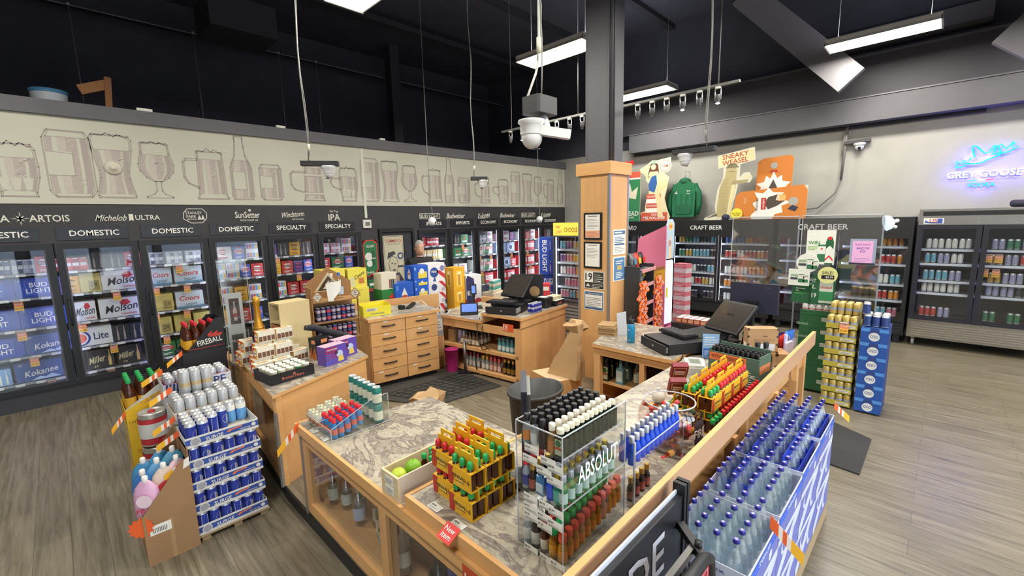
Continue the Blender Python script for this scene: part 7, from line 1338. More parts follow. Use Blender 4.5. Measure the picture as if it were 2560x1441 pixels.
def pbr(F): F.disc(.4, .5, .28, M('2E4A86')); F.text('Pabst', .4, .55, .12, WHITE, .3, l=2, ital=.2); F.poly([(.3, .0), (.42, .3), (.5, .0)], M('2E4A86')); F.poly([(.5, .55), (.65, .4), (1, .1), (1, .35), (.7, .6)], M('B8323C')); F.disc(.86, .7, .16, M('7A78A0'))
def pbr2(F): F.disc(.35, .5, .3, M('2E3E6E')); F.poly([(.6, 1), (.8, 1), (1, .6), (1, .3)], M('B8323C')); F.rect(.75, .1, .95, .4, M('A9A8B8'))
col(4.34, 6.15, 0, [(.36, .28, .44, 'D2D0D0', None, None, 'white beer carton at the floor of the white stack'), (.36, .28, .3, 'D2D0D0', pbr2, None, 'white beer carton lowest in sight of the white stack'), (.36, .28, .19, 'D8D6D6', pbr2, None, 'white beer carton with a red corner, lower one'), (.36, .28, .19, 'D8D6D6', pbr2, None, 'white beer carton with a red corner, upper one'), (.36, .26, .30, 'D8D6D6', pbr, None, 'white beer carton with a blue ribbon crest on top')], '')
def old(F): F.rect(.25, .15, .75, .85, M('E0C45A')); F.rect(.38, .2, .62, .7, M('B8863A'), 2); F.poly([(.38, .7), (.5, .85), (.62, .7)], M('E8E0C8'), 3)
col(4.72, 6.02, 0, [(.24, .26, .46, 'C9962E', None, None, 'amber yellow beer carton at the floor by the register'), (.24, .26, .24, 'D09A2A', old, None, 'amber yellow beer carton, lowest in sight'), (.24, .26, .24, 'D09A2A', old, None, 'amber yellow beer carton, middle of its stack'), (.24, .26, .38, 'D6A02A', old, old, 'tall amber yellow beer carton on top of its stack')], '')
def navy(F): F.poly([(0, .1), (.35, .0), (.6, .5), (.5, .9), (.1, 1), (0, .9)], M('2C2C58')); F.disc(.75, .2, .14, M('A83A3C')); F.text('NUTRL', .25, .5, .14, WHITE, .4, l=3)
col(5.02, 5.95, -.2, [(.3, .24, .55, 'D4D4D4', None, None, 'white carton at the floor beside the register counter'), (.3, .24, .62, 'D4D4D6', navy, navy, 'white carton with a dark navy shape behind the blue screen reader')], '')
TW = Proto(make_can('teal_can', 'c', 'can', .033, .1, [(.55, M('D3D0BC', .5)), (.45, M('3F8A80', .4))]))
for i in range(4):
    for j in range(2):
        for l in range(2): TW.put((5.02 + .07 * i - .0, 5.42 - .07 * j + .03 * i, .90 + .1005 * l), 0, 'cream and teal can in the cluster behind the left till', 'teal cans behind the left till')
c = MB(); c.box(4.96, 5.3, 0, 5.32, 5.58, .9, M('B9AE98', .7)); one('plain_carton', c, 'plain pale carton under the cluster of teal cans', 'carton')
def budv(F): F.text('BUD LIGHT', .5, .5, .5, WHITE, .8, l=2, bold=.03)
for i in range(4): one('beer_carton', carton(.36, .3, .259, M('1F3F9A', .45), budv, budv), 'deep blue beer carton by the yellow headed refrigerator, %s from the floor' % NTH[i], 'carton', (6.66, 5.52, .26 * i), -.9)
for i in range(2): one('beer_carton', carton(.19, .3, .72, M('1F3F9A', .45), lambda F: F.text('BUD LIGHT', .5, .55, .3, WHITE, .9, l=2, rot=-PI / 2, bold=.03) if False else (F.text('BUD LIGHT', .5, .5, .12, WHITE, 4, l=2, rot=-PI / 2, bold=.03))), 'upright deep blue carton standing on the blue stack, %s one' % ('left', 'right')[i], 'carton', (6.60 + .13 * i, 5.56 - .16 * i, 1.045), -.9)
one('beer_carton', carton(.28, .22, .299, M('9A9488', .7)), 'plain carton on the floor under the red and white ones', 'carton', (5.92, 5.05, 0), -.8)
for i in range(4): one('beer_carton', carton(.26, .2, .17, M('BE3A40', .45), lambda F: F.rect(.1, .3, .9, .7, M('D8D4CE'))), 'red and white beer carton behind the black monitor back, %s from the floor' % NTH[i], 'carton', (5.92, 5.05, .171 * i + .30), -.8)
# ---------------------------------------------------------------- person
def person():
    t = thing('person', 'person with short grey hair in a black shirt standing before the far coolers', 'person', (4.62, 6.88, 0), -.42)
    SK = M('B98C72', .55); SH = M('17171A', .8); TR = M('22242A', .8)
    def skin(nm, pts, edges, rad, m, lv=2):
        me = bpy.data.meshes.new(nm); me.from_pydata(pts, edges, []); me.materials.append(m); o = bpy.data.objects.new(nm, me); COL.objects.link(o); o.parent = t
        s = o.modifiers.new('s', 'SKIN'); s.use_smooth_shade = True
        for v, r in zip(me.skin_vertices[0].data, rad): v.radius = r if isinstance(r, tuple) else (r, r)
        me.skin_vertices[0].data[0].use_root = True
        o.modifiers.new('u', 'SUBSURF').levels = lv; o.modifiers['u'].render_levels = lv
        return o
    P = [(0, 0, .93), (0, -.01, 1.12), (0, 0, 1.34), (0, -.01, 1.46), (0, -.03, 1.53), (.18, 0, 1.40), (.23, .02, 1.12), (.2, -.12, .92), (-.18, 0, 1.40), (-.23, .02, 1.12), (-.2, -.12, .92), (.10, 0, .86), (.11, -.02, .48), (.11, .03, .09), (.11, -.1, .05), (-.10, 0, .86), (-.11, -.02, .48), (-.11, .03, .09), (-.11, -.1, .05), (.19, -.19, .86), (-.19, -.19, .86)]
    E_ = [(0, 1), (1, 2), (2, 3), (3, 4), (2, 5), (5, 6), (6, 7), (2, 8), (8, 9), (9, 10), (0, 11), (11, 12), (12, 13), (13, 14), (0, 15), (15, 16), (16, 17), (17, 18), (7, 19), (10, 20)]
    R_ = [(.15, .11), (.15, .12), (.17, .12), (.065, .06), .055, .07, .05, .035, .07, .05, .035, .10, .065, .045, .04, .10, .065, .045, .04, (.04, .022), (.04, .022)]
    skin('body', P, E_, R_, SK)
    skin('shirt', [P[0], P[1], P[2], (0, 0, 1.46), P[5], (.225, .02, 1.16), P[8], (-.225, .02, 1.16)], [(0, 1), (1, 2), (2, 3), (2, 4), (4, 5), (2, 6), (6, 7)], [(.175, .135), (.17, .14), (.195, .145), (.088, .085), .095, .075, .095, .075], SH)
    skin('trousers', [(0, 0, .95), (.10, 0, .84), (.11, -.02, .48), (.11, .03, .1), (-.10, 0, .84), (-.11, -.02, .48), (-.11, .03, .1)], [(0, 1), (1, 2), (2, 3), (0, 4), (4, 5), (5, 6)], [(.17, .13), .115, .085, .07, .115, .085, .07], TR)
    for s in (-1, 1): c = MB(); c.ball((s * .11, -.06, .045), .09, BLACK, 12, 8, (.55, 1.4, .5)); c.build('shoe', t)
    for s in (-1, 1):
        for k in range(4): c = MB(); x = s * .2 + (k - 1.5) * .019; c.tube([(x, -.21, .85), (x, -.235, .81), (x, -.225, .775 + .006 * abs(k - 1.5))], [.009, .0085, .007], SK, 8); c.build('finger', t)
        c = MB(); c.tube([(s * .2 - s * .035, -.19, .87), (s * .2 - s * .05, -.22, .84), (s * .2 - s * .045, -.235, .81)], [.011, .01, .008], SK, 8); c.build('thumb', t)
    c = MB(); n = 20; rings = [(1.50, .045, .045, -.02), (1.525, .056, .06, -.03), (1.55, .066, .078, -.025), (1.59, .073, .09, -.018), (1.63, .076, .096, -.012), (1.67, .076, .097, -.008), (1.71, .07, .09, -.003), (1.74, .055, .07, 0), (1.76, .03, .04, .0), (1.765, .004, .005, 0)]
    vs = []
    for z, a, b_, oy in rings:
        for k in range(n):
            q = 2 * PI * k / n; x, y = a * math.sin(q), -b_ * math.cos(q) + oy
            f = max(0, math.cos(q)) ** 14
            if 1.56 < z < 1.64: y -= .022 * f * (1 - abs(z - 1.59) / .06)
            if 1.63 <= z <= 1.66 and abs(abs(q if q < PI else q - 2 * PI) - .42) < .2: y += .008
            vs.append((x, y, z))
    c.add(vs, [(i * n + k, i * n + (k + 1) % n, (i + 1) * n + (k + 1) % n, (i + 1) * n + k) for i in range(len(rings) - 1) for k in range(n)], SK, True); h = c.build('head', t)
    HR = M('A39E98', .9); c = MB(); vs = []
    for z, a, b_, oy in ((1.64, .079, .098, -.004), (1.68, .08, .100, -.004), (1.72, .074, .092, .0), (1.75, .06, .074, .002), (1.775, .035, .045, .004), (1.782, .004, .005, .004)):
        for k in range(n):
            q = 2 * PI * k / n; fr = max(0, math.cos(q)); x, y = a * math.sin(q), -b_ * math.cos(q) + oy + (.016 * fr if z < 1.72 else 0); vs.append((x, y, z + (.055 * fr ** .7 if z < 1.66 else (.03 * fr if z < 1.7 else 0)) - (.09 * max(0, -math.cos(q)) if z < 1.66 else 0)))
    c.add(vs, [(i * n + k, i * n + (k + 1) % n, (i + 1) * n + (k + 1) % n, (i + 1) * n + k) for i in range(5) for k in range(n)], HR, True); c.build('hair', t)
    for s in (-1, 1):
        c = MB(); c.ball((s * .078, .0, 1.62), .03, SK, 10, 7, (.35, .6, 1)); c.build('ear', h)
        c = MB(); c.ball((s * .03, -.097, 1.638), .011, M('E0D8D0', .4), 8, 6, (1.2, .6, .7)); c.ball((s * .03, -.103, 1.638), .006, M('2A2420', .3), 8, 6); c.build('eye', h)
        c = MB(); c.bar((s * .015, -.106, 1.657), (s * .048, -.098, 1.659), .008, .007, M('8E857C', .9)); c.build('eyebrow', h)
    c = MB(); c.ball((0, -.098, 1.555), .022, M('97604F', .6), 10, 6, (1, .4, .25)); c.build('mouth', h)
    c = MB(); c.lathe([(.062, 1.445), (.075, 1.475), (.07, 1.48), (.058, 1.46)], SH, 16, (0, -.01, 0), caps=False); c.build('collar', t)
person()
# ---------------------------------------------------------------- can trays on the left
def tray(label, loc, w_, d, lip, m, fn, base='C9C4B4', rz=0, nm='can_tray', side=None):
    t = thing(nm, label, 'tray', loc, rz); k = M(base, .7)
    c = MB(); c.box(-w_ / 2, 0, 0, w_ / 2, .003, lip, m); fn(Face(c, (-w_ / 2, 0, 0), (1, 0, 0), (0, 0, 1), w_, lip)); c.build('front_wall', t)
    c = MB(); c.box(-w_ / 2, .003, 0, -w_ / 2 + .003, d, lip, m); c.box(w_ / 2 - .003, .003, 0, w_ / 2, d, lip, m); c.box(-w_ / 2 + .003, d - .003, 0, w_ / 2 - .003, d, lip, k); c.box(-w_ / 2 + .003, .003, 0, w_ / 2 - .003, d - .003, .003, k)
    if side: side(Face(c, (-w_ / 2, d, 0), (0, -1, 0), (0, 0, 1), d, lip))
    c.build('tray_body', t); return t
def surge(F): F.rect(.0, .28, 1, .82, M('36519A', .5)); F.disc(.13, .5, .42, M('C9C9C4', .5), 2, .95); F.disc(.13, .5, .34, M('9A9AA4', .5), 3); F.text('SURGE', .38, .48, .36, WHITE, .24, l=3, bold=.03); F.poly([(.54, .5), (.58, .72), (.76, .8), (.76, .66), (.62, .6), (.58, .48)], M('E07A4A', .5), 3); F.disc(.93, .55, .2, M('D9D9D4', .5), 3); F.text('HARD SELTZER', .8, .42, .12, WHITE, .16, l=3)
CY0 = 3.42
c = MB()
for x in (.44, .63, .80): c.box(x, CY0, 0, x + .05, CY0 + .9, .03, M('8F7A5C', .8))
c.box(.42, CY0 - .005, .03, .86, CY0 + .9, .042, M('A08A68', .8)); one('pallet', c, 'low wooden pallet under the blue can trays', 'pallet')
def claw(F): pass
NV_ = M('2B3C96', .35)
def nav_can():
    b = can_mb(.033, .155, [(.06, SILVER), (.80, NV_), (.14, M('C9CCD0', .35, .4))]); t = one('navy_can', b, 'c', 'can'); can_lid(.033, .155).build('lid', t)
    b = MB()
    for a0 in (-1.2,): 
        vs = [(.0336 * math.cos(a0 - PI / 2 * 0 + q * .75 * math.cos(k)), .0336 * math.sin(a0 + q * .75 * math.cos(k)), .075 + .032 * math.sin(k) * 1) for q in (1,) for k in [2 * PI * i / 14 for i in range(14)]]; b.add(vs, [tuple(range(14))], M('B9BCC4', .35, .4))
    b.add([(.0336 * math.cos(a), .0336 * math.sin(a), z) for a, z in ((1.2, .03), (2.4, .03), (2.4, .125), (1.2, .125))] , [(0, 1, 2, 3)], M('C9CCD4', .4)); b.build('emblem', t); return t
NC = Proto(nav_can()); rs = random.Random(2)
for l in range(5):
    z = .043 + .157 * l
    tray('white and blue can tray with an orange swoosh, %s from the floor' % NTH[l], (.635, CY0, z), .43, .285, .07, M('D3D3CE', .6), surge)
    for i in range(6):
        for j in range(4):
            if l < 4 and j > 0 and i > 0: continue
            if l == 4 and not ((j == 0 and i < 2) or (j == 1 and i < 3) or (j == 2 and i < 4) or (j == 3 and i < 4)): continue
            NC.put((.635 - .172 + .069 * i, CY0 + .040 + .068 * j, z + .004), rs.uniform(-.6, .6) + (2.6 if (i + l) % 3 == 0 else 0), 'navy can with a silver emblem in the %s tray from the floor' % NTH[l], 'navy cans, tray %s' % NTH[l])
for i in range(2):
    t = make_can('pale_blue_can', 'white can with a pale blue lower half on the top blue tray, %s' % ('left', 'right')[i], 'can', .033, .155, [(.05, SILVER), (.55, M('5E9AD0', .4)), (.26, WHITE), (.14, SILVER)]); t.location = (.635 - .172 + .069 * (4 + i), CY0 + .245, .043 + .157 * 4 + .004)
def sapp(F): F.star(.2, .5, .36, M('D9962E', .5)); F.text('SAPPORO', .5, .52, .3, M('2A2A2A', .5), .38, bold=.02); F.rect(.04, .1, .08, .9, INK); F.frame(.76, .3, .97, .72, .05, INK); F.lines(.78, .38, .95, .66, 2, INK, 2, .5)
SC = Proto(make_can('silver_can', 'c', 'can', .033, .155, [(.3, M('BCBEC0', .35, .3)), (.2, M('C9B48A', .4, .4)), (.5, M('BCBEC0', .35, .3))]))
for l in range(5): tray('white lettered beer tray with a star behind the blue trays, %s from the floor' % NTH[l], (.63, CY0 + .31, .043 + .163 * l + .05), .42, .28, .08, M('CDCDC8', .6), sapp)
for i in range(6):
    for j in range(4):
        z = .043 + .163 * 4 + .054; SC.put((.63 - .17 + .067 * i, CY0 + .35 + .066 * j, z), i, 'silver beer can in the starred tray, row %s' % NTH[j], 'silver cans, starred tray row %s' % NTH[j])
        if j > 1 and i < 3: SC.put((.63 - .10 + .067 * i, CY0 + .35 + .066 * j, z + .156), i, 'silver beer can in the short upper layer on the starred tray', 'silver cans, upper layer')
IC = Proto(make_can('purple_can', 'c', 'can', .033, .122, [(.1, SILVER), (.4, M('4A3A6E', .4)), (.2, M('C0607A', .4)), (.3, M('B9BAC4', .35, .5))]))
tray('navy striped tray of purple cans behind the starred one', (.64, CY0 + .66, .85), .44, .27, .09, M('C9CACF', .5), lambda F: ([F.poly([(.02 + .05 * k, 0), (.05 + .05 * k, 0), (.07 + .05 * k, 1), (.04 + .05 * k, 1)], M('2E3A7A')) for k in range(5)], F.text('IPE', .8, .5, .7, M('2E3A7A'), .3, bold=.04)))
for i in range(6):
    for j in range(3): IC.put((.64 - .17 + .068 * i, CY0 + .71 + .068 * j, .854), i, 'purple and silver can in the navy striped tray, row %s' % NTH[j], 'purple cans row %s' % NTH[j])
one('beer_carton', carton(.44, .28, .80, M('B9BBC4', .5)), 'tall pale carton block under the navy striped tray', 'carton', (.64, CY0 + .80, .045))
# whisky display with the flame name
t = thing('flame_display', 'black slant sided whisky display lettered in white with a red flame', 'display box', (.82, 4.92, 0), .05)
c = MB(); c.wall([(-.17, .0), (.17, .0), (.17, .98), (-.17, .98)], -.14, .14, BLK2); c.build('lower_box', t)
c = MB(); c.wall([(-.15, .98), (.17, .98), (.17, 1.27), (.11, 1.27)], -.14, -.135, BLACK); F = Face(c, (-.15, -.14, .98), (1, 0, 0), (0, 0, 1), .32, .29); F.text('FIREBALL', .62, .3, .17, WHITE, .62, bold=.03, rot=.12); F.rect(.1, .1, .98, .115, M('C0392B')); F.poly([(.58, .5), (.7, .62), (.68, .5), (.85, .6), (.82, .5), (.97, .52), (.9, .42), (.62, .42)], M('C0392B')); c.build('front_card', t)
c = MB(); c.wall([(-.15, .98), (.17, .98), (.17, 1.27), (.11, 1.27)], .135, .14, BLACK); c.box(.165, -.135, .98, .17, .135, 1.27, BLACK); c.build('side_card', t)
WB = Proto(bottle('amber_bottle', 'b', 'bottle', [(.033, 0), (.034, .15), (.028, .18), (.014, .22), (.013, .24)], AMB, (.0155, .235, .265), CAPR, (.03, .11, .0345), M('D9A32A'), 12)); WG = Proto(bottle('amber_bottle', 'b', 'bottle', [(.033, 0), (.034, .15), (.028, .18), (.014, .22), (.013, .24)], AMB, (.0155, .235, .268), CAPG, (.02, .13, .0345), M('D9A32A'), 12))
for i in range(4):
    for j in range(3): WB.put((.72 + .068 * i, 4.83 + .07 * j, .982 + .0 * i), 0, 'amber whisky bottle with a red cap in the black flame display, row %s' % NTH[j], 'red capped whisky bottles, flame display row %s' % NTH[j])
# yellow whisky cases
def wcase(F): F.rect(0, 0, .55, 1, M('DDB21C', .5)); F.rect(.55, 0, 1, 1, M('C4C2BA', .5)); F.rect(0, .82, 1, .95, M('DDB21C', .5), 2); F.text('CASE REGISTRY', .28, .86, .06, M('7A6010'), .46, l=3); F.lines(.3, .4, .5, .62, 3, M('7A6010'), 3, .3); F.text('DANGER', .28, .2, .08, M('B8702A'), .3, l=3); F.frame(.6, .25, .9, .5, .02, M('8E8C86'), 3)
for i in range(2): one('whisky_case', carton(.27, .30, .355, M('C9A51C', .5), wcase, wcase), 'yellow and grey printed bottle case by the silver kegs, %s' % ('on the floor', 'middle one')[i], 'carton', (.335, 4.42, .356 * i), 0)
t = thing('whisky_case', 'cut open yellow bottle case with green capped bottles on the case stack', 'carton', (.335, 4.42, .712)); c = MB(); c.wall([(-.135, 0), (.135, 0), (.135, .235), (-.135, .05)], -.15, -.146, M('C4C2BA', .5)); F = Face(c, (-.135, -.15, 0), (1, 0, 0), (0, 0, 1), .27, .235); F.poly([(0, 0), (.55, 0), (.55, .5), (0, .2)], M('DDB21C', .5)); F.poly([(.2, .3), (1, .72), (1, .6), (.2, .2)], M('DDB21C', .5), 2); F.text('THE SILVER', .62, .46, .1, M('B8602A'), .6, l=3, rot=.45); c.build('front_card', t)
c = MB(); c.wall([(-.135, 0), (.135, 0), (.135, .25), (-.135, .05)], .146, .15, M('C9A51C', .5)); c.box(.131, -.146, 0, .135, .146, .235, M('C9A51C', .5)); c.box(-.135, -.146, 0, -.131, .146, .05, M('C9A51C', .5)); c.box(-.131, -.146, 0, .131, .146, .004, M('C9A51C', .5)); c.build('card_wall', t)
for i in range(3):
    for j in range(4): WG.put((.335 - .09 + .075 * i, 4.31 + .072 * j, .718), .4, 'amber whisky bottle with a green cap in the cut yellow case, row %s' % NTH[j], 'green capped whisky bottles, yellow case row %s' % NTH[j])
# kegs
for i in range(3):
    t = thing('mini_keg', 'silver and red small beer keg, %s of the keg stack' % ('lowest', 'middle', 'topmost')[i], 'keg', (.335, 4.10, .262 * i)); c = MB(); m = M('BDBBB4', .3, .6); r = M('BE3038', .4)
    for z0, z1, mm in ((0, .012, m), (.012, .06, r), (.06, .17, M('D0CEC8', .4)), (.17, .205, r), (.205, .24, m)): c.lathe([(.083 + (.004 if .05 < z0 < .2 else 0), z0), (.083 + (.004 if .05 < z0 < .2 else 0), z1)], mm, 22, caps=False)
    c.lathe([(.083, .24), (.078, .248), (.072, .24), (.01, .238)], m, 22, caps=False); c.build('drum', t); c = MB(); c.lathe([(.022, .238), (.022, .25)], r, 12); c.build('bung', t)
# brown pouch box
t = thing('brown_carton', 'plain brown shipping carton on the floor with a small white label', 'carton', (.29, 3.60, 0)); BRN = noisy('brown_card', '93714F', '9B7956', 5, .8)
c = MB(); c.box(-.135, -.21, 0, .135, .25, .275, BRN); F = Face(c, (-.135, -.21, 0), (1, 0, 0), (0, 0, 1), .27, .275); F.rect(.1, .72, .5, .95, PAPER); [F.rect(.16 + .03 * k, .76, .172 + .03 * k, .88, INK, 2) for k in range(9)]; c.build('box', t); c = MB(); F = Face(c, (-.135, -.21, 0), (1, 0, 0), (0, 0, 1), .27, .275); F.rect(.46, 0, .54, 1, M('A58660', .4), 0); c.build('tape', t)
t = thing('brown_carton', 'brown carton cut on a slant holding colourful drink pouches', 'carton', (.29, 3.60, .276))
c = MB(); c.wall([(-.135, 0), (.135, 0), (.135, .36), (.09, .34), (-.135, .06)], -.21, -.205, BRN); F = Face(c, (-.135, -.21, 0), (1, 0, 0), (0, 0, 1), .27, .36); F.poly([(.86, .8), (1, .84), (1, 1), (.9, .96)], PAPER); c.build('front_card', t)
c = MB(); c.wall([(-.135, 0), (.135, 0), (.135, .44), (-.135, .06)], .245, .25, BRN); c.box(.13, -.205, 0, .135, .245, .42, BRN); c.box(-.135, -.205, 0, -.13, .245, .06, BRN); c.box(-.13, -.205, 0, .13, .245, .005, BRN); c.build('card_wall', t)
def pouch(label, loc, rz, m, m2, tx_):
    t = thing('drink_pouch', label, 'pouch', loc, rz); c = MB(); n = 8; vs = []
    for s, w_, d in ((0, .07, .035), (.05, .078, .038), (.15, .075, .03), (.21, .06, .018), (.25, .028, .012)):
        vs += [(w_ * math.cos(2 * PI * k / n), d * math.sin(2 * PI * k / n), s) for k in range(n)]
    c.add(vs, [(i * n + k, i * n + (k + 1) % n, (i + 1) * n + (k + 1) % n, (i + 1) * n + k) for i in range(4) for k in range(n)], m, True); c.add(vs[-n:], [tuple(range(n))], m); F = Face(c, (-.07, -.043, 0), (1, 0, 0), (0, 0, 1), .14, .25); F.disc(.5, .55, .17, m2); F.text(tx_, .5, .3, .12, M('C23048', .4), .7, l=2, bold=.03); c.build('pouch_body', t); c = MB(); c.lathe([(.014, .245), (.016, .25), (.016, .28), (.012, .285)], M('E8E6E0', .4), 10); c.build('cap', t)
for i, (x, y, z, a, mm, m2, tx_, d) in enumerate(((.20, 3.45, .36, -.5, 'D9A8C8', 'E8D0DC', 'PINK', 'pink pouch nearest the slanted cut'), (.20, 3.56, .36, -.6, '3A78C0', 'D8E0E8', 'GRAPE', 'blue pouch at the left edge of the slanted carton'), (.30, 3.47, .40, -.1, 'D8C4B4', 'B8323C', 'VODKA', 'pale pouch with a red badge in the slanted carton'), (.37, 3.48, .42, .2, 'D8B4BC', 'B8323C', 'ROSE', 'rosy pouch at the high side of the slanted carton'), (.28, 3.58, .40, 0, '5A9AC8', 'D8D8D8', 'BLUE', 'light blue pouch in the middle of the slanted carton'), (.37, 3.60, .44, 0, '5AA0C0', 'D8D8D8', 'BLUE', 'light blue pouch by the high side'), (.22, 3.70, .38, -.4, '4A90C0', 'D8D8D8', 'BLUE', 'light blue pouch behind the pink one'), (.31, 3.70, .42, .1, '4A90C0', 'C8322C', 'BLUE', 'light blue pouch furthest back in the carton'))):
    pouch(d, (x, y, z - .07), a, M(mm, .35), M(m2, .4), tx_)
c = MB(); c.add([(0, -.07 * (.75 if k % 2 else 1) * math.cos(2 * PI * k / 24), .0 + .07 * (.75 if k % 2 else 1) * math.sin(2 * PI * k / 24)) for k in range(24)], [tuple(range(24))[::-1]], ORANGE); c.add([(.003, -.07 * (.75 if k % 2 else 1) * math.cos(2 * PI * k / 24), .07 * (.75 if k % 2 else 1) * math.sin(2 * PI * k / 24)) for k in range(24)], [tuple(range(24))], ORANGE); o = one('burst_tag', c, 'orange burst shaped tag at the corner of the slanted carton', 'price tag', (.145, 3.40, .27), 1.2)
for i, (x, y, z, a, d) in enumerate(((.42, 3.41, .60, PI * .93, 'at the lowest tray edge by the pouches'), (.42, 3.62, .72, PI * .9, 'pointing over the top keg, lower one'), (.42, 3.70, .80, PI * .92, 'pointing over the top keg, upper one'), (.43, 3.74, 1.0, PI * .95, 'at the starred tray corner'), (.43, 4.08, 1.05, PI * .92, 'over the green capped bottles'), (.2, 4.26, .74, PI * 1.25, 'hanging off the cut yellow case'), (.66, 4.78, 1.0, PI * 1.1, 'at the low side of the flame display'))): strip_tag('orange striped sale strip %s' % d, (x, y, z), a, .62, .13, .042)
# ---------------------------------------------------------------- clear soda bottles stack
BOT = one('clear_soda_bottle', MB().lathe([(.026, 0), (.0275, .006), (.0275, .12), (.022, .155), (.0125, .19), (.0115, .225)], CLEARB, 12), 'b', 'bottle')
c = MB(); c.lathe([(.024, .004), (.0255, .01), (.0255, .115), (.019, .15), (.0115, .182)], M('C9DADC', .1, 0, .15), 10); c.build('drink', BOT)
c = MB(); c.lathe([(.0135, .218), (.0145, .222), (.0128, .232), (.012, .234)], M('2E2E8E', .35, .3), 12); F = Face(c, (-.0125, -.0125, .234), (1, 0, 0), (0, 1, 0), .025, .025); F.star(.5, .5, .36, M('DADAE2', .4)); c.build('crown_cap', BOT)
c = MB(); c.lathe([(.0278, .03), (.0278, .095)], M('A5C4DC', .3, 0, .4), 12, caps=False); c.build('paper_label', BOT)
SB = Proto(BOT); CB = M('C6CADC', .55); CBL = M('6C72B4', .55); CBB = M('3A62D0', .5)
def scase(F): F.rect(0, 0, 1, 1, CBL, 0); F.poly([(0, .0), (.1, 0), (1, .8), (1, 1), (.85, 1), (0, .2)], CB, 1); F.rect(0, .86, 1, 1, CB, 2); F.disc(.72, .38, .26, CB, 2); F.disc(.78, .4, .22, CBL, 3); F.disc(.25, .66, .18, CB, 2); F.disc(.29, .68, .15, CBL, 3)
def scase2(F): F.rect(0, 0, 1, 1, CB, 0); [F.rect(.12 + .035 * k, .1, .13 + .035 * k + .01 * (k % 3 == 0), .55, INK, 1) for k in range(14)]; F.text('4 x 6 x 330 ML', .6, .75, .1, M('5A6AA8'), .5)
KS = 4; SX0, SP = 1.72, .452
c = MB(); c.box(SX0, .43, 0, SX0 + KS * SP, .79, .1, M('A08A6A', .8)); one('pallet', c, 'wooden pallet under the stack of clear soda bottles', 'pallet')
for k in range(KS):
    xc = SX0 + SP * (k + .5); h = .232 + .008 * k
    for l in range(2): one('soda_case', carton(.446, .35, h, CB, scase, scase2), 'white and lavender bottle case, %s layer, %s case along the stack' % (('lowest', 'middle')[l], NTH[k]), 'carton', (xc, .61, .101 + (h + .001) * l))
    z = .101 + 2 * (h + .001); t = thing('soda_tray', 'open white and blue bottle case top, %s along the stack' % NTH[k], 'tray', (xc, .61, z))
    for q in ((-.223, -.175, 0, .223, -.172, .13), (-.223, .172, 0, .223, .175, .13), (-.223, -.172, 0, -.220, .172, .13), (.220, -.172, 0, .223, .172, .13), (-.220, -.172, 0, .220, .172, .003)): c = MB(); c.box(*q, CB); F = Face(c, (-.223, -.175, 0), (1, 0, 0), (0, 0, 1), .446, .13); q[1] == -.175 and (F.rect(0, .0, 1, .7, CBL), F.rect(0, .55, 1, .9, CBB, 2), F.text('SMIRNOFF', .5, .72, .2, WHITE, .5, l=3), F.disc(.7, .3, .2, CB, 3)); q[0] == -.223 and q[2] == 0 and q[3] == -.220 and scase2(Face(c, (-.223, .172, 0), (0, -1, 0), (0, 0, 1), .344, .13)); c.build('tray_wall', t)
    for i in range(6):
        for j in range(4):
            SB.put((xc - .178 + .071 * i, .61 - .112 + .0765 * j, z + .004), rs.uniform(0, 6), 'clear soda bottle with a purple cap, %s case along the stack' % NTH[k], 'clear soda bottles, case %s' % NTH[k])
    if k >= 1:
        for i in range(3):
            for j in range(2):
                if k == 1 and (j == 0 or i == 0): continue
                t = thing('bottle_carrier', 'royal blue card carrier round clear soda bottles, case %s, row %s' % (NTH[k], NTH[j]), 'bottle pack', (xc - .142 + .142 * i, .61 - .074 + .153 * j, z + .012), 0, 'blue carriers, case %s row %s' % (NTH[k], NTH[j])); m = M('2A48C8', .4); c = MB()
                for q in ((-.069, -.074, 0, -.0685, .074, .12), (.0685, -.074, 0, .069, .074, .12), (-.0685, -.074, 0, .0685, -.0735, .12), (-.0685, .0735, 0, .0685, .074, .12)): c.box(*q, m)
                F = Face(c, (-.069, -.074, 0), (1, 0, 0), (0, 0, 1), .138, .12); F.disc(.6, .5, .3, M('8AA0E8'), 1); F.disc(.66, .52, .25, m, 2); c.build('carrier_wall', t); c = MB(); c.box(-.066, -.001, .03, .066, .001, .17, m); c.build('handle', t)
strip_tag('orange striped sale strip with a yellow end, big one on the near bottle case', (1.98, .43, .80), -PI / 2 + .35, 1.1, .13, .06); strip_tag('orange sale strip drooping at the far end of the soda bottle stack', (3.45, .43, .84), -PI / 2 + .9, .9, .12, .045)
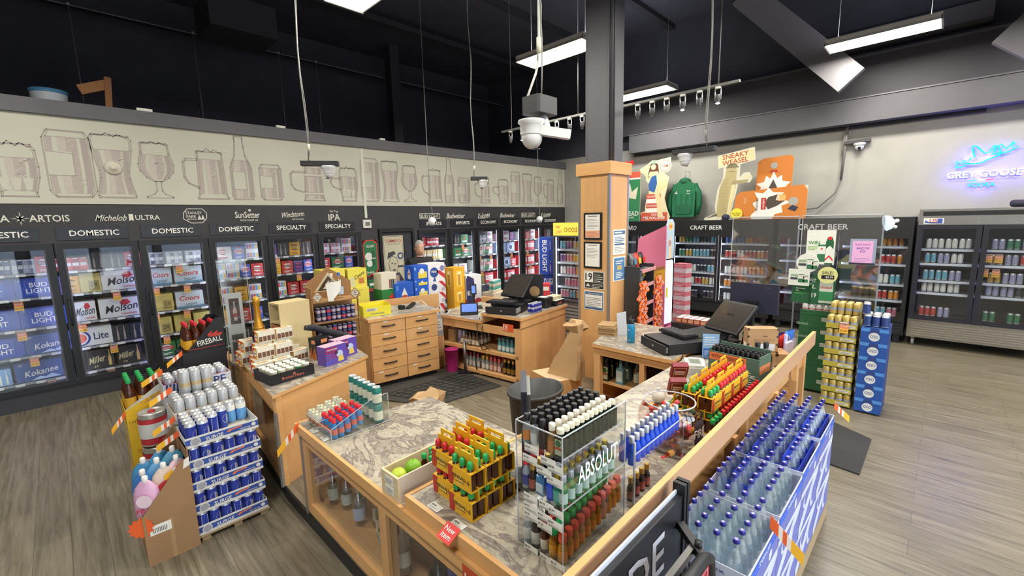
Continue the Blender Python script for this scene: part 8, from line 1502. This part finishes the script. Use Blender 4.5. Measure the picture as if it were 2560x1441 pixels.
# ---------------------------------------------------------------- sandwich sign at the counter corner
t = thing('sandwich_sign', 'black folding pavement sign with big white letters beside the maple board', 'sign', (0, 0, 0))
c = MB(); c.box(.62, .668, .12, 1.66, .69, .985, M('1E1F23', .35), 0); F = Face(c, (.62, .668, .12), (1, 0, 0), (0, 0, 1), 1.04, .865); F.text('UDE', .615, .83, .19, M('D9DCE4', .4), .46, l=2, bold=.05); F.rect(.0, .55, 1, .56, M('3A3B40')); c.build('letter_panel', t)
c = MB(); c.box(.62, .692, .2, 1.64, .70, 1.0, M('CFD2DC', .4)); c.build('white_sheet', t)
for x in (1.635, 1.665): c = MB(); c.box(x, .66, .1, x + .02, .71, 1.03, BLACK); c.build('clip_post', t)
c = MB(); c.tube([(.62, .50, .93), (1.42, .50, .93), (1.47, .50, .90), (1.48, .50, .84), (1.48, .48, .05)], .022, BLACK, 10); c.build('front_frame', t); c = MB(); c.box(.62, .492, .1, 1.46, .50, .91, M('A8323E', .4)); F = Face(c, (.62, .492, .1), (1, 0, 0), (0, 0, 1), .84, .81); F.text('S', .93, .74, .1, M('E4D9DA'), .1, l=2, ital=.3); F.frame(.01, .01, .98, .98, .012, M('C46A70')); c.build('red_poster', t)
c = MB(); c.bar((.62, .58, .86), (1.56, .58, .86), .022, .03, STEEL); c.build('hinge_bar', t); c = MB(); c.bar((1.48, .50, .86), (1.60, .66, .88), .03, .03, BLACK); c.tube([(1.53, .56, .87), (1.53, .56, .90)], .014, BLACK, 10); c.build('hinge_block', t)
# ---------------------------------------------------------------- stacks by the far end
def goldtray(F): F.rect(0, 0, 1, 1, M('A89A3A', .5), 0); F.frame(.5, .25, .95, .75, .06, M('D0CDB4')); F.rect(.52, .3, .93, .7, M('D9D6CC')); F.lines(.55, .36, .9, .66, 2, INK, 2, .4)
GCN = Proto(make_can('gold_can', 'c', 'can', .033, .122, [(.08, M('A58C44', .35, .25)), (.3, M('B49C54', .35, .25)), (.22, M('8E93A4', .4)), (.4, M('B49C54', .35, .25))], M('D0BC7A', .3, .4), 12))
for l in range(7):
    z = .02 + .142 * l
    tray('olive gold can tray in the right hand stack, %s from the floor' % NTH[l], (5.72, .715, z), .27, .40, .055, M('A89A3A', .5), goldtray, 'A89A3A', -PI / 2)
    for i in range(4):
        for j in range(5):
            if l < 6 and j > 0 and i > 0: continue
            GCN.put((5.755 + .067 * j, .715 - .1 + .067 * i, z + .004), 1, 'gold beer can in the %s olive tray from the floor' % NTH[l], 'gold cans, olive tray %s' % NTH[l])
            if l == 6 and j > 1: GCN.put((5.755 + .067 * j, .715 - .1 + .067 * i, z + .127), 1, 'gold beer can in the extra layer on top of the olive stack', 'gold cans, extra layer')
TAGR = tag_proto(); TAGR.put((5.712, .69, .99), -PI / 2, 'orange and yellow sale tag on the top olive can tray')
def bluec(F): F.rect(0, 0, 1, 1, M('224C96', .5), 0); F.rect(0, .72, 1, .95, M('4A86C8', .5), 1); F.poly([(.35, .95), (.65, .95), (.72, .5), (.28, .5)], M('2A3F78', .5), 2); F.disc(.5, .38, .3, M('D0D2D0', .5), 3); F.text('OSO', .5, .4, .2, M('2A3F78'), .3, l=4, bold=.03)
for l in range(6): one('beer_carton', carton(.22, .36, .15, M('1E3F80', .5), bluec, lambda F: F.rect(0, .1, 1, .9, M('1A356C', .5))), 'blue beer carton with a round white badge, %s from the floor' % NTH[l], 'carton', (5.88, .435, .02 + .151 * l), -PI / 2)
BC2 = Proto(make_can('blue_can', 'c', 'can', .033, .122, [(.08, SILVER), (.78, M('2A3F78', .4)), (.14, SILVER)]))
for i in range(3):
    for j in range(3): BC2.put((5.76 + .07 * j, .365 + .07 * i, .93), 1, 'dark blue can on top of the blue carton stack', 'dark blue cans on the carton stack')
BC2.put((5.76, .52, 1.053), 1, 'single dark blue can raised above the blue carton stack')
def greenc(F): F.rect(0, 0, 1, 1, M('1E5634', .5), 0); F.rect(.74, .62, .95, .9, M('C9CCBE'), 1); [F.rect(.76 + .03 * k, .66, .772 + .03 * k, .86, INK, 2) for k in range(6)]; F.text('Grolsch', .1, .3, .2, M('9AB49C'), .4, l=2)
for l in range(6): one('beer_carton', carton(.29, .40, .148, M('1E5634', .5), greenc, greenc), 'dark green beer carton in the tall stack behind the board end, %s from the floor' % NTH[l], 'carton', (6.22, 1.01, .03 + .149 * l), -PI / 2)
t = tray('open green carton top with white cans behind the board end', (6.02, 1.01, .926), .29, .40, .06, M('1E5634', .5), lambda F: None, '1E5634', -PI / 2)
WC2 = Proto(make_can('white_can', 'c', 'can', .033, .122, [(.1, SILVER), (.4, M('C9CCC6', .4)), (.1, M('A84A44', .4)), (.26, M('C9CCC6', .4)), (.14, SILVER)]))
for i in range(4):
    for j in range(5): WC2.put((6.06 + .068 * j, 1.01 - .102 + .068 * i, .93), 1, 'white beer can in the open green carton, row %s' % NTH[j], 'white cans, green carton row %s' % NTH[j])
def sgn(name, label, x, y0, y1, z0, z1, m, fn, th=.012, rnd=False):
    c = MB()
    if rnd: c.lathe([((y1 - y0) / 2, 0), ((y1 - y0) / 2, th)], m, 24)
    else: c.box(-(y1 - y0) / 2, -(z1 - z0) / 2, 0, (y1 - y0) / 2, (z1 - z0) / 2, th, m)
    fn(Face(c, (-(y1 - y0) / 2, -(z1 - z0) / 2, th), (1, 0, 0), (0, 1, 0), y1 - y0, z1 - z0)); o = one(name, c, label, 'sign'); o.matrix_world = Matrix(((0, 0, -1, x), (-1, 0, 0, (y0 + y1) / 2), (0, 1, 0, (z0 + z1) / 2), (0, 0, 0, 1))); return o
DG = M('1E5634', .5); PG = M('D4D6CC', .6)
def gcanp(F, x, y, h): F.rect(x - .28 * h, y, x + .28 * h, y + h, M('2E6A44', .5), 3); F.rect(x - .28 * h, y + .45 * h, x + .28 * h, y + h * .9, PG, 4); F.disc(x, y + .75 * h, .05 * h, RED, 5)
t = sgn('beer_poster', 'white and green poster reading WIN with bottle and can on the clear screen', 6.60, .955, 1.253, 1.465, 1.89, PG, lambda F: (F.text('WIN', .27, .63, .1, M('2E7A3A'), .42, bold=.04), F.lines(.06, .42, .4, .56, 3, M('8ABA5A'), 2, .4), gcanp(F, .55, .08, .5), F.poly([(.68, .0), (.95, .0), (.95, .65), (.88, .8), (.74, .8), (.68, .65)], DG, 3), F.poly([(.68, .05), (.95, .05), (.95, .45), (.82, .55), (.68, .45)], PG, 4), F.poly([(.68, .1), (.82, .22), (.95, .1), (.95, .16), (.82, .28), (.68, .16)], RED, 5), F.disc(.81, .76, .05, RED, 4)), .004)
def win2(F): F.text('WIN', .3, .6, .16, M('2E7A3A'), .4, bold=.04); F.rect(.1, .35, .45, .48, INK); gcanp(F, .62, .2, .5); gcanp(F, .82, .2, .42)
sgn('beer_sign', 'round white sign reading WIN under the big poster', 6.1, 1.02, 1.245, 1.41, 1.635, PG, win2, rnd=True); sgn('beer_sign', 'square white card reading WIN on the green display', 5.98, 1.08, 1.29, 1.27, 1.46, PG, win2)
one('beer_carton', carton(.25, .2, .22, DG, lambda F: (F.text('Diamond', .35, .78, .08, PG, .5, l=2), F.text('Bar', .25, .66, .08, PG, .3, l=2), F.lines(.12, .45, .6, .58, 2, M('5AA04A'), 2, .3))), 'dark green carton with small pale words on the open green carton', 'carton', (6.16, 1.14, 1.055), -PI / 2)
sgn('beer_poster', 'green display board with a big beer can and white letters behind the gold cans', 6.03, .84, 1.06, 1.06, 1.40, DG, lambda F: (F.text('IT', .1, .8, .12, PG, .16, bold=.04), F.text('L', .1, .6, .14, PG, .14, bold=.04), F.text('19', .12, .3, .16, PG, .2, bold=.04), F.rect(.34, .06, .92, .95, M('B9C2B4', .5), 2), F.rect(.34, .14, .92, .45, M('2E7A4A', .5), 3), F.text('Grolsch', .63, .6, .1, RED, .5, l=4, ital=.2), F.poly([(.5, .85), (.63, .78), (.76, .85), (.63, .95)], DG, 4)))
sgn('sale_sign', 'round pale yellow sign reading SALE with a black price', 5.95, .815, 1.0, 1.32, 1.50, M('CFCF8A', .6), lambda F: (F.text('SALE!', .5, .66, .18, M('3A3A2A'), .7, bold=.03), F.rect(.2, .26, .84, .5, BLACK), F.text('$2.99', .6, .38, .14, WHITE, .4, l=3)), rnd=True)
sgn('ice_notice', 'pink notice reading BAG OF ICE in a clear holder on the screen', 6.60, .565, .81, 1.48, 1.785, M('8A93A8', .5), lambda F: (F.rect(.1, .08, .88, .92, M('D3A0C8', .6)), F.rect(.0, 0, 1, .08, M('2A2A32')), F.text('BULK PARTY', .5, .78, .06, M('8A4A9A'), .6, l=3, bold=.02), F.text('BAG OF', .5, .64, .08, M('5A3A9A'), .5, l=3, bold=.03), F.text('ICE', .5, .52, .08, M('5A3A9A'), .3, l=3, bold=.03), F.lines(.2, .12, .8, .3, 3, M('A878A8'), 3, .2)), .004)
def screen(label, y0, y1, z0, z1):
    t = thing('acrylic_screen', label, 'screen', (6.62, y0, 0)); c = MB(); n = 12; vs = []
    rs = random.Random(int(z0 * 100))
    for i in range(n + 1):
        for j in range(7): vs.append((.006 * math.sin(i * 1.7 + j * .4) * math.sin(j * 1.3 + i * .3), (y1 - y0) * j / 6, z0 + (z1 - z0) * i / n))
    c.add(vs, [(i * 7 + j, i * 7 + j + 7, i * 7 + j + 8, i * 7 + j + 1) for i in range(n) for j in range(6)], SCREENPLEX, True); c.build('clear_sheet', t)
    c = MB(); c.box(-.006, 0, z1 - .006, .006, y1 - y0, z1 + .004, PLEXEDGE); c.box(-.006, y1 - y0 - .006, z0, .006, y1 - y0, z1, PLEXEDGE); c.build('edge', t)
    c = MB(); c.box(-.008, -.016, 0, .008, .0, z1 + .01, M('9CA2AC', .2, 0, .45)); c.build('upright', t)
screen('wavy clear acrylic counter screen with bare sheet, behind the black monitor', 1.36, 2.15, 1.15, 2.065); screen('wavy clear acrylic counter screen with beer posters on it', .53, 1.32, .95, 2.07)
t = thing('screen_lamp', 'white round lamp head clipped at the top corner of the poster screen', 'lamp', (6.65, .485, 1.97)); c = MB(); c.lathe([(.09, -.03), (.075, .02), (.03, .05)], M('D4E4F0', .3, 0, 1, .6), 18); o = c.build('shade', t); o.rotation_euler = (PI / 2 - .2, 0, .4); c = MB(); c.ball((.03, -.07, .02), .022, WHITE, 8, 6); c.ball((.03, -.06, -.05), .02, WHITE, 8, 6); c.build('clip', t)
# ---------------------------------------------------------------- snack rack, pink stand and red packs
RA = .15
t = thing('snack_rack', 'wire snack rack of bags and orange bar strips by the wooden casing', 'rack', (4.90, 2.60, 0), RA)
for x in (-.02, .50): bx('side_frame', t, x, .02, 0, x + .02, .36, 1.5, M('3A3A3C', .5))
bx('back_panel', t, 0, .34, .1, .50, .36, 1.5, M('2A2A2C', .6))
RZ = (.56, .79, 1.03, 1.27, 1.455)
for z in RZ: bx('shelf', t, 0, .0, z - .012, .50, .34, z, M('3E3E40', .5)); bx('price_rail', t, 0, -.01, z - .03, .50, 0, z + .01, M('C88A8A', .5))
SNK = ('E8C24A', 'C8402E', '4A7A4A', 'B9B4A4', '6A6A6E', 'D8D4C8', '2E2E30', '5A8AA0')
for k, z in enumerate(RZ):
    for i in range(3):
        cc = SNK[(k * 3 + i * 5) % 8]; o = bag('%s snack bag on the %s shelf of the snack rack, %s across' % ({'E8C24A': 'yellow', 'C8402E': 'red', '4A7A4A': 'green', 'B9B4A4': 'grey', '6A6A6E': 'dark grey', 'D8D4C8': 'white', '2E2E30': 'black', '5A8AA0': 'blue'}[cc], NTH[4 - k], NTH[i]), (0, 0, 0), 0, .15, .2, FOIL(cc), FOIL(SNK[(k + i + 3) % 8]), -.15)
        a = RA; dx, dy = rot2(0.085 + .155 * i, .14, a); o.location = (4.90 + dx, 2.60 + dy, z + .0); o.rotation_euler = (-.15, 0, a)
BAR = MB(); BAR.box(-.042, -.01, 0, .042, .01, .045, M('E0682A', .35)); F = Face(BAR, (-.042, -.01, 0), (1, 0, 0), (0, 0, 1), .084, .045); F.rect(.25, .2, .75, .8, M('E8DCD0')); F.rect(.35, .35, .65, .65, M('7A4A9A'), 2); BARP = Proto(one('wrapped_bar', BAR, 'b', 'snack bar'))
for s, (x0, nm) in enumerate(((-.06, 'left'), (.53, 'right'))):
    for r in range(15):
        for q in range(3):
            a = RA; dx, dy = rot2(x0 + .05 * (q - 1) + .012 * math.sin(r * 2.1), -.03 - .012 * q, a); o = BARP.put((4.90 + dx, 2.60 + dy, .58 + .05 * r), a, 'orange wrapped bar on the %s hanging strip of the snack rack' % nm, 'orange bars, %s strip' % nm); o.rotation_euler = (.15 * math.sin(r * 3 + q), .9 * math.sin(r * 2.7 + q * 2), a + .4 * math.sin(r + 2 * q))
for s, (x0, nm) in enumerate(((-.06, 'left'), (.53, 'right'))):
    a = RA; dx, dy = rot2(x0, -.006, a); c = MB(); c.box(-.02, -.002, .30, .02, .002, 1.16, M('D8703A', .6)); one('clip_strip', c, 'long %s clip strip carrying orange bars on the snack rack' % nm, 'clip strip', (4.90 + dx, 2.60 + dy, 0), a)
PK = M('DE7C9C', .6)
t = thing('pink_stand', 'tall pink cardboard candy stand with a slanted top and bright white panel', 'display stand', (5.80, 2.73, 0), -.05)
c = MB(); c.add([(0, y, z) for y, z in ((0, 0), (.46, 0), (.46, 1.35), (.42, 1.8), (.0, 1.98))] + [(.012, y, z) for y, z in ((0, 0), (.46, 0), (.46, 1.35), (.42, 1.8), (.0, 1.98))], [(0, 1, 2, 3, 4)[::-1], (5, 6, 7, 8, 9)] + [(i, (i + 1) % 5, 5 + (i + 1) % 5, 5 + i) for i in range(5)], PK)
c2 = c; F = Face(c, (0, .46, 0), (0, -1, 0), (0, 0, 1), .46, 1.98); F.poly([(0, .63), (1, .70), (1, .82), (0, .66)], PK); F.poly([(0, .60), (1, .60), (1, .72), (0, .68)], M('E0B03A', .6), 1); F.text('WRAP IT UP', .5, .655, .03, M('C8762A'), .8, l=2); F.text('THIS', .62, .585, .045, M('F0D8B8'), .5, l=2, bold=.04); F.text('SUMMER', .55, .525, .035, M('F0D8B8'), .7, l=2, bold=.04); c.build('side_board', t)
bx('front_board', t, .012, .0, 0, .22, .015, .55, PK); bx('back_board', t, .012, .44, 0, .24, .455, 1.5, PK); bx('side_board', t, .228, .015, .0, .24, .44, 1.2, PK); bx('plinth', t, .03, .02, 0, .2, .4, .12, M('3A3A44', .6))
bx('light_panel', t, .012, .0, .60, .20, .012, 1.50, M('C9C4F4', .4, 0, 1, .7)); bx('light_strip', t, .195, -.004, .62, .21, .008, 1.48, M('EDEAFF', .4, 0, 1, 3.0))
c = MB(); c.wall([(.01, 1.52), (.22, 1.52), (.22, 2.0), (.17, 2.06), (.06, 2.06), (.01, 1.98)], -.004, .01, M('A9BCC8', .6)); F = Face(c, (.01, -.004, 1.52), (1, 0, 0), (0, 0, 1), .21, .54); F.disc(.5, .82, .1, M('E0C05A')); F.disc(.4, .4, .08, M('D8A0A0')); F.poly([(.3, .0), (.7, .0), (.62, .5), (.5, .62), (.38, .5)], M('D9C0A0')); F.rect(.3, .78, .7, .86, M('D87A4A'), 2); c.build('top_card', t)
c = MB(); F = Face(c, (.012, -.001, 0), (1, 0, 0), (0, 0, 1), .2, .6); F.rect(.05, .3, .3, .9, M('C9B8B0')); F.frame(.4, .4, .9, .9, .02, M('E8C8D4')); F.disc(.65, .68, .09, M('E0D0C8'), 2); c.build('small_print', t); c = MB(); c.box(.03, -.01, .98, .075, -.001, 1.12, M('D8CC4A', .5)); c.build('yellow_sticker', t)
for k in range(14): one('drink_pack', carton(.2, .14, .068, M('B4606A', .5) if k % 2 else M('B4ACAE', .5), lambda F: F.lines(.1, .2, .9, .8, 2, M('D4CCCC'), 1, .3)), '%s flat pack in the stack beside the pink stand, %s from the floor' % (('grey', 'red')[k % 2], NTH[k]), 'pack', (6.42, 2.75, .0 + .0685 * k + .45), -PI / 2 - .2)
c = MB(); c.box(-.11, -.1, 0, .11, .1, .449, M('8A3038', .5)); one('floor_carton', c, 'dark red carton under the stack of flat packs', 'carton', (6.42, 2.75, 0), -PI / 2 - .2)
for k in range(5): one('candy_pack', carton(.07, .2, .06, M('A8503A', .5), lambda F: F.rect(.1, .2, .9, .8, M('D8A080')), lambda F: F.lines(.05, .1, .95, .9, 3, M('D8A080'), 1, .4), lambda F: F.rect(.1, .0, .9, 1, M('D4CEC8'))), 'red brown candy pack with a white top beside the far till, %s in its row' % NTH[k], 'pack', (5.35, 2.28 - .075 * k, .80), -PI / 2)
c = MB(); c.box(5.22, 1.92, 0, 5.5, 2.36, .8, M('2A2A2E', .5)); one('low_stand', c, 'dark low stand under the row of candy packs', 'stand')
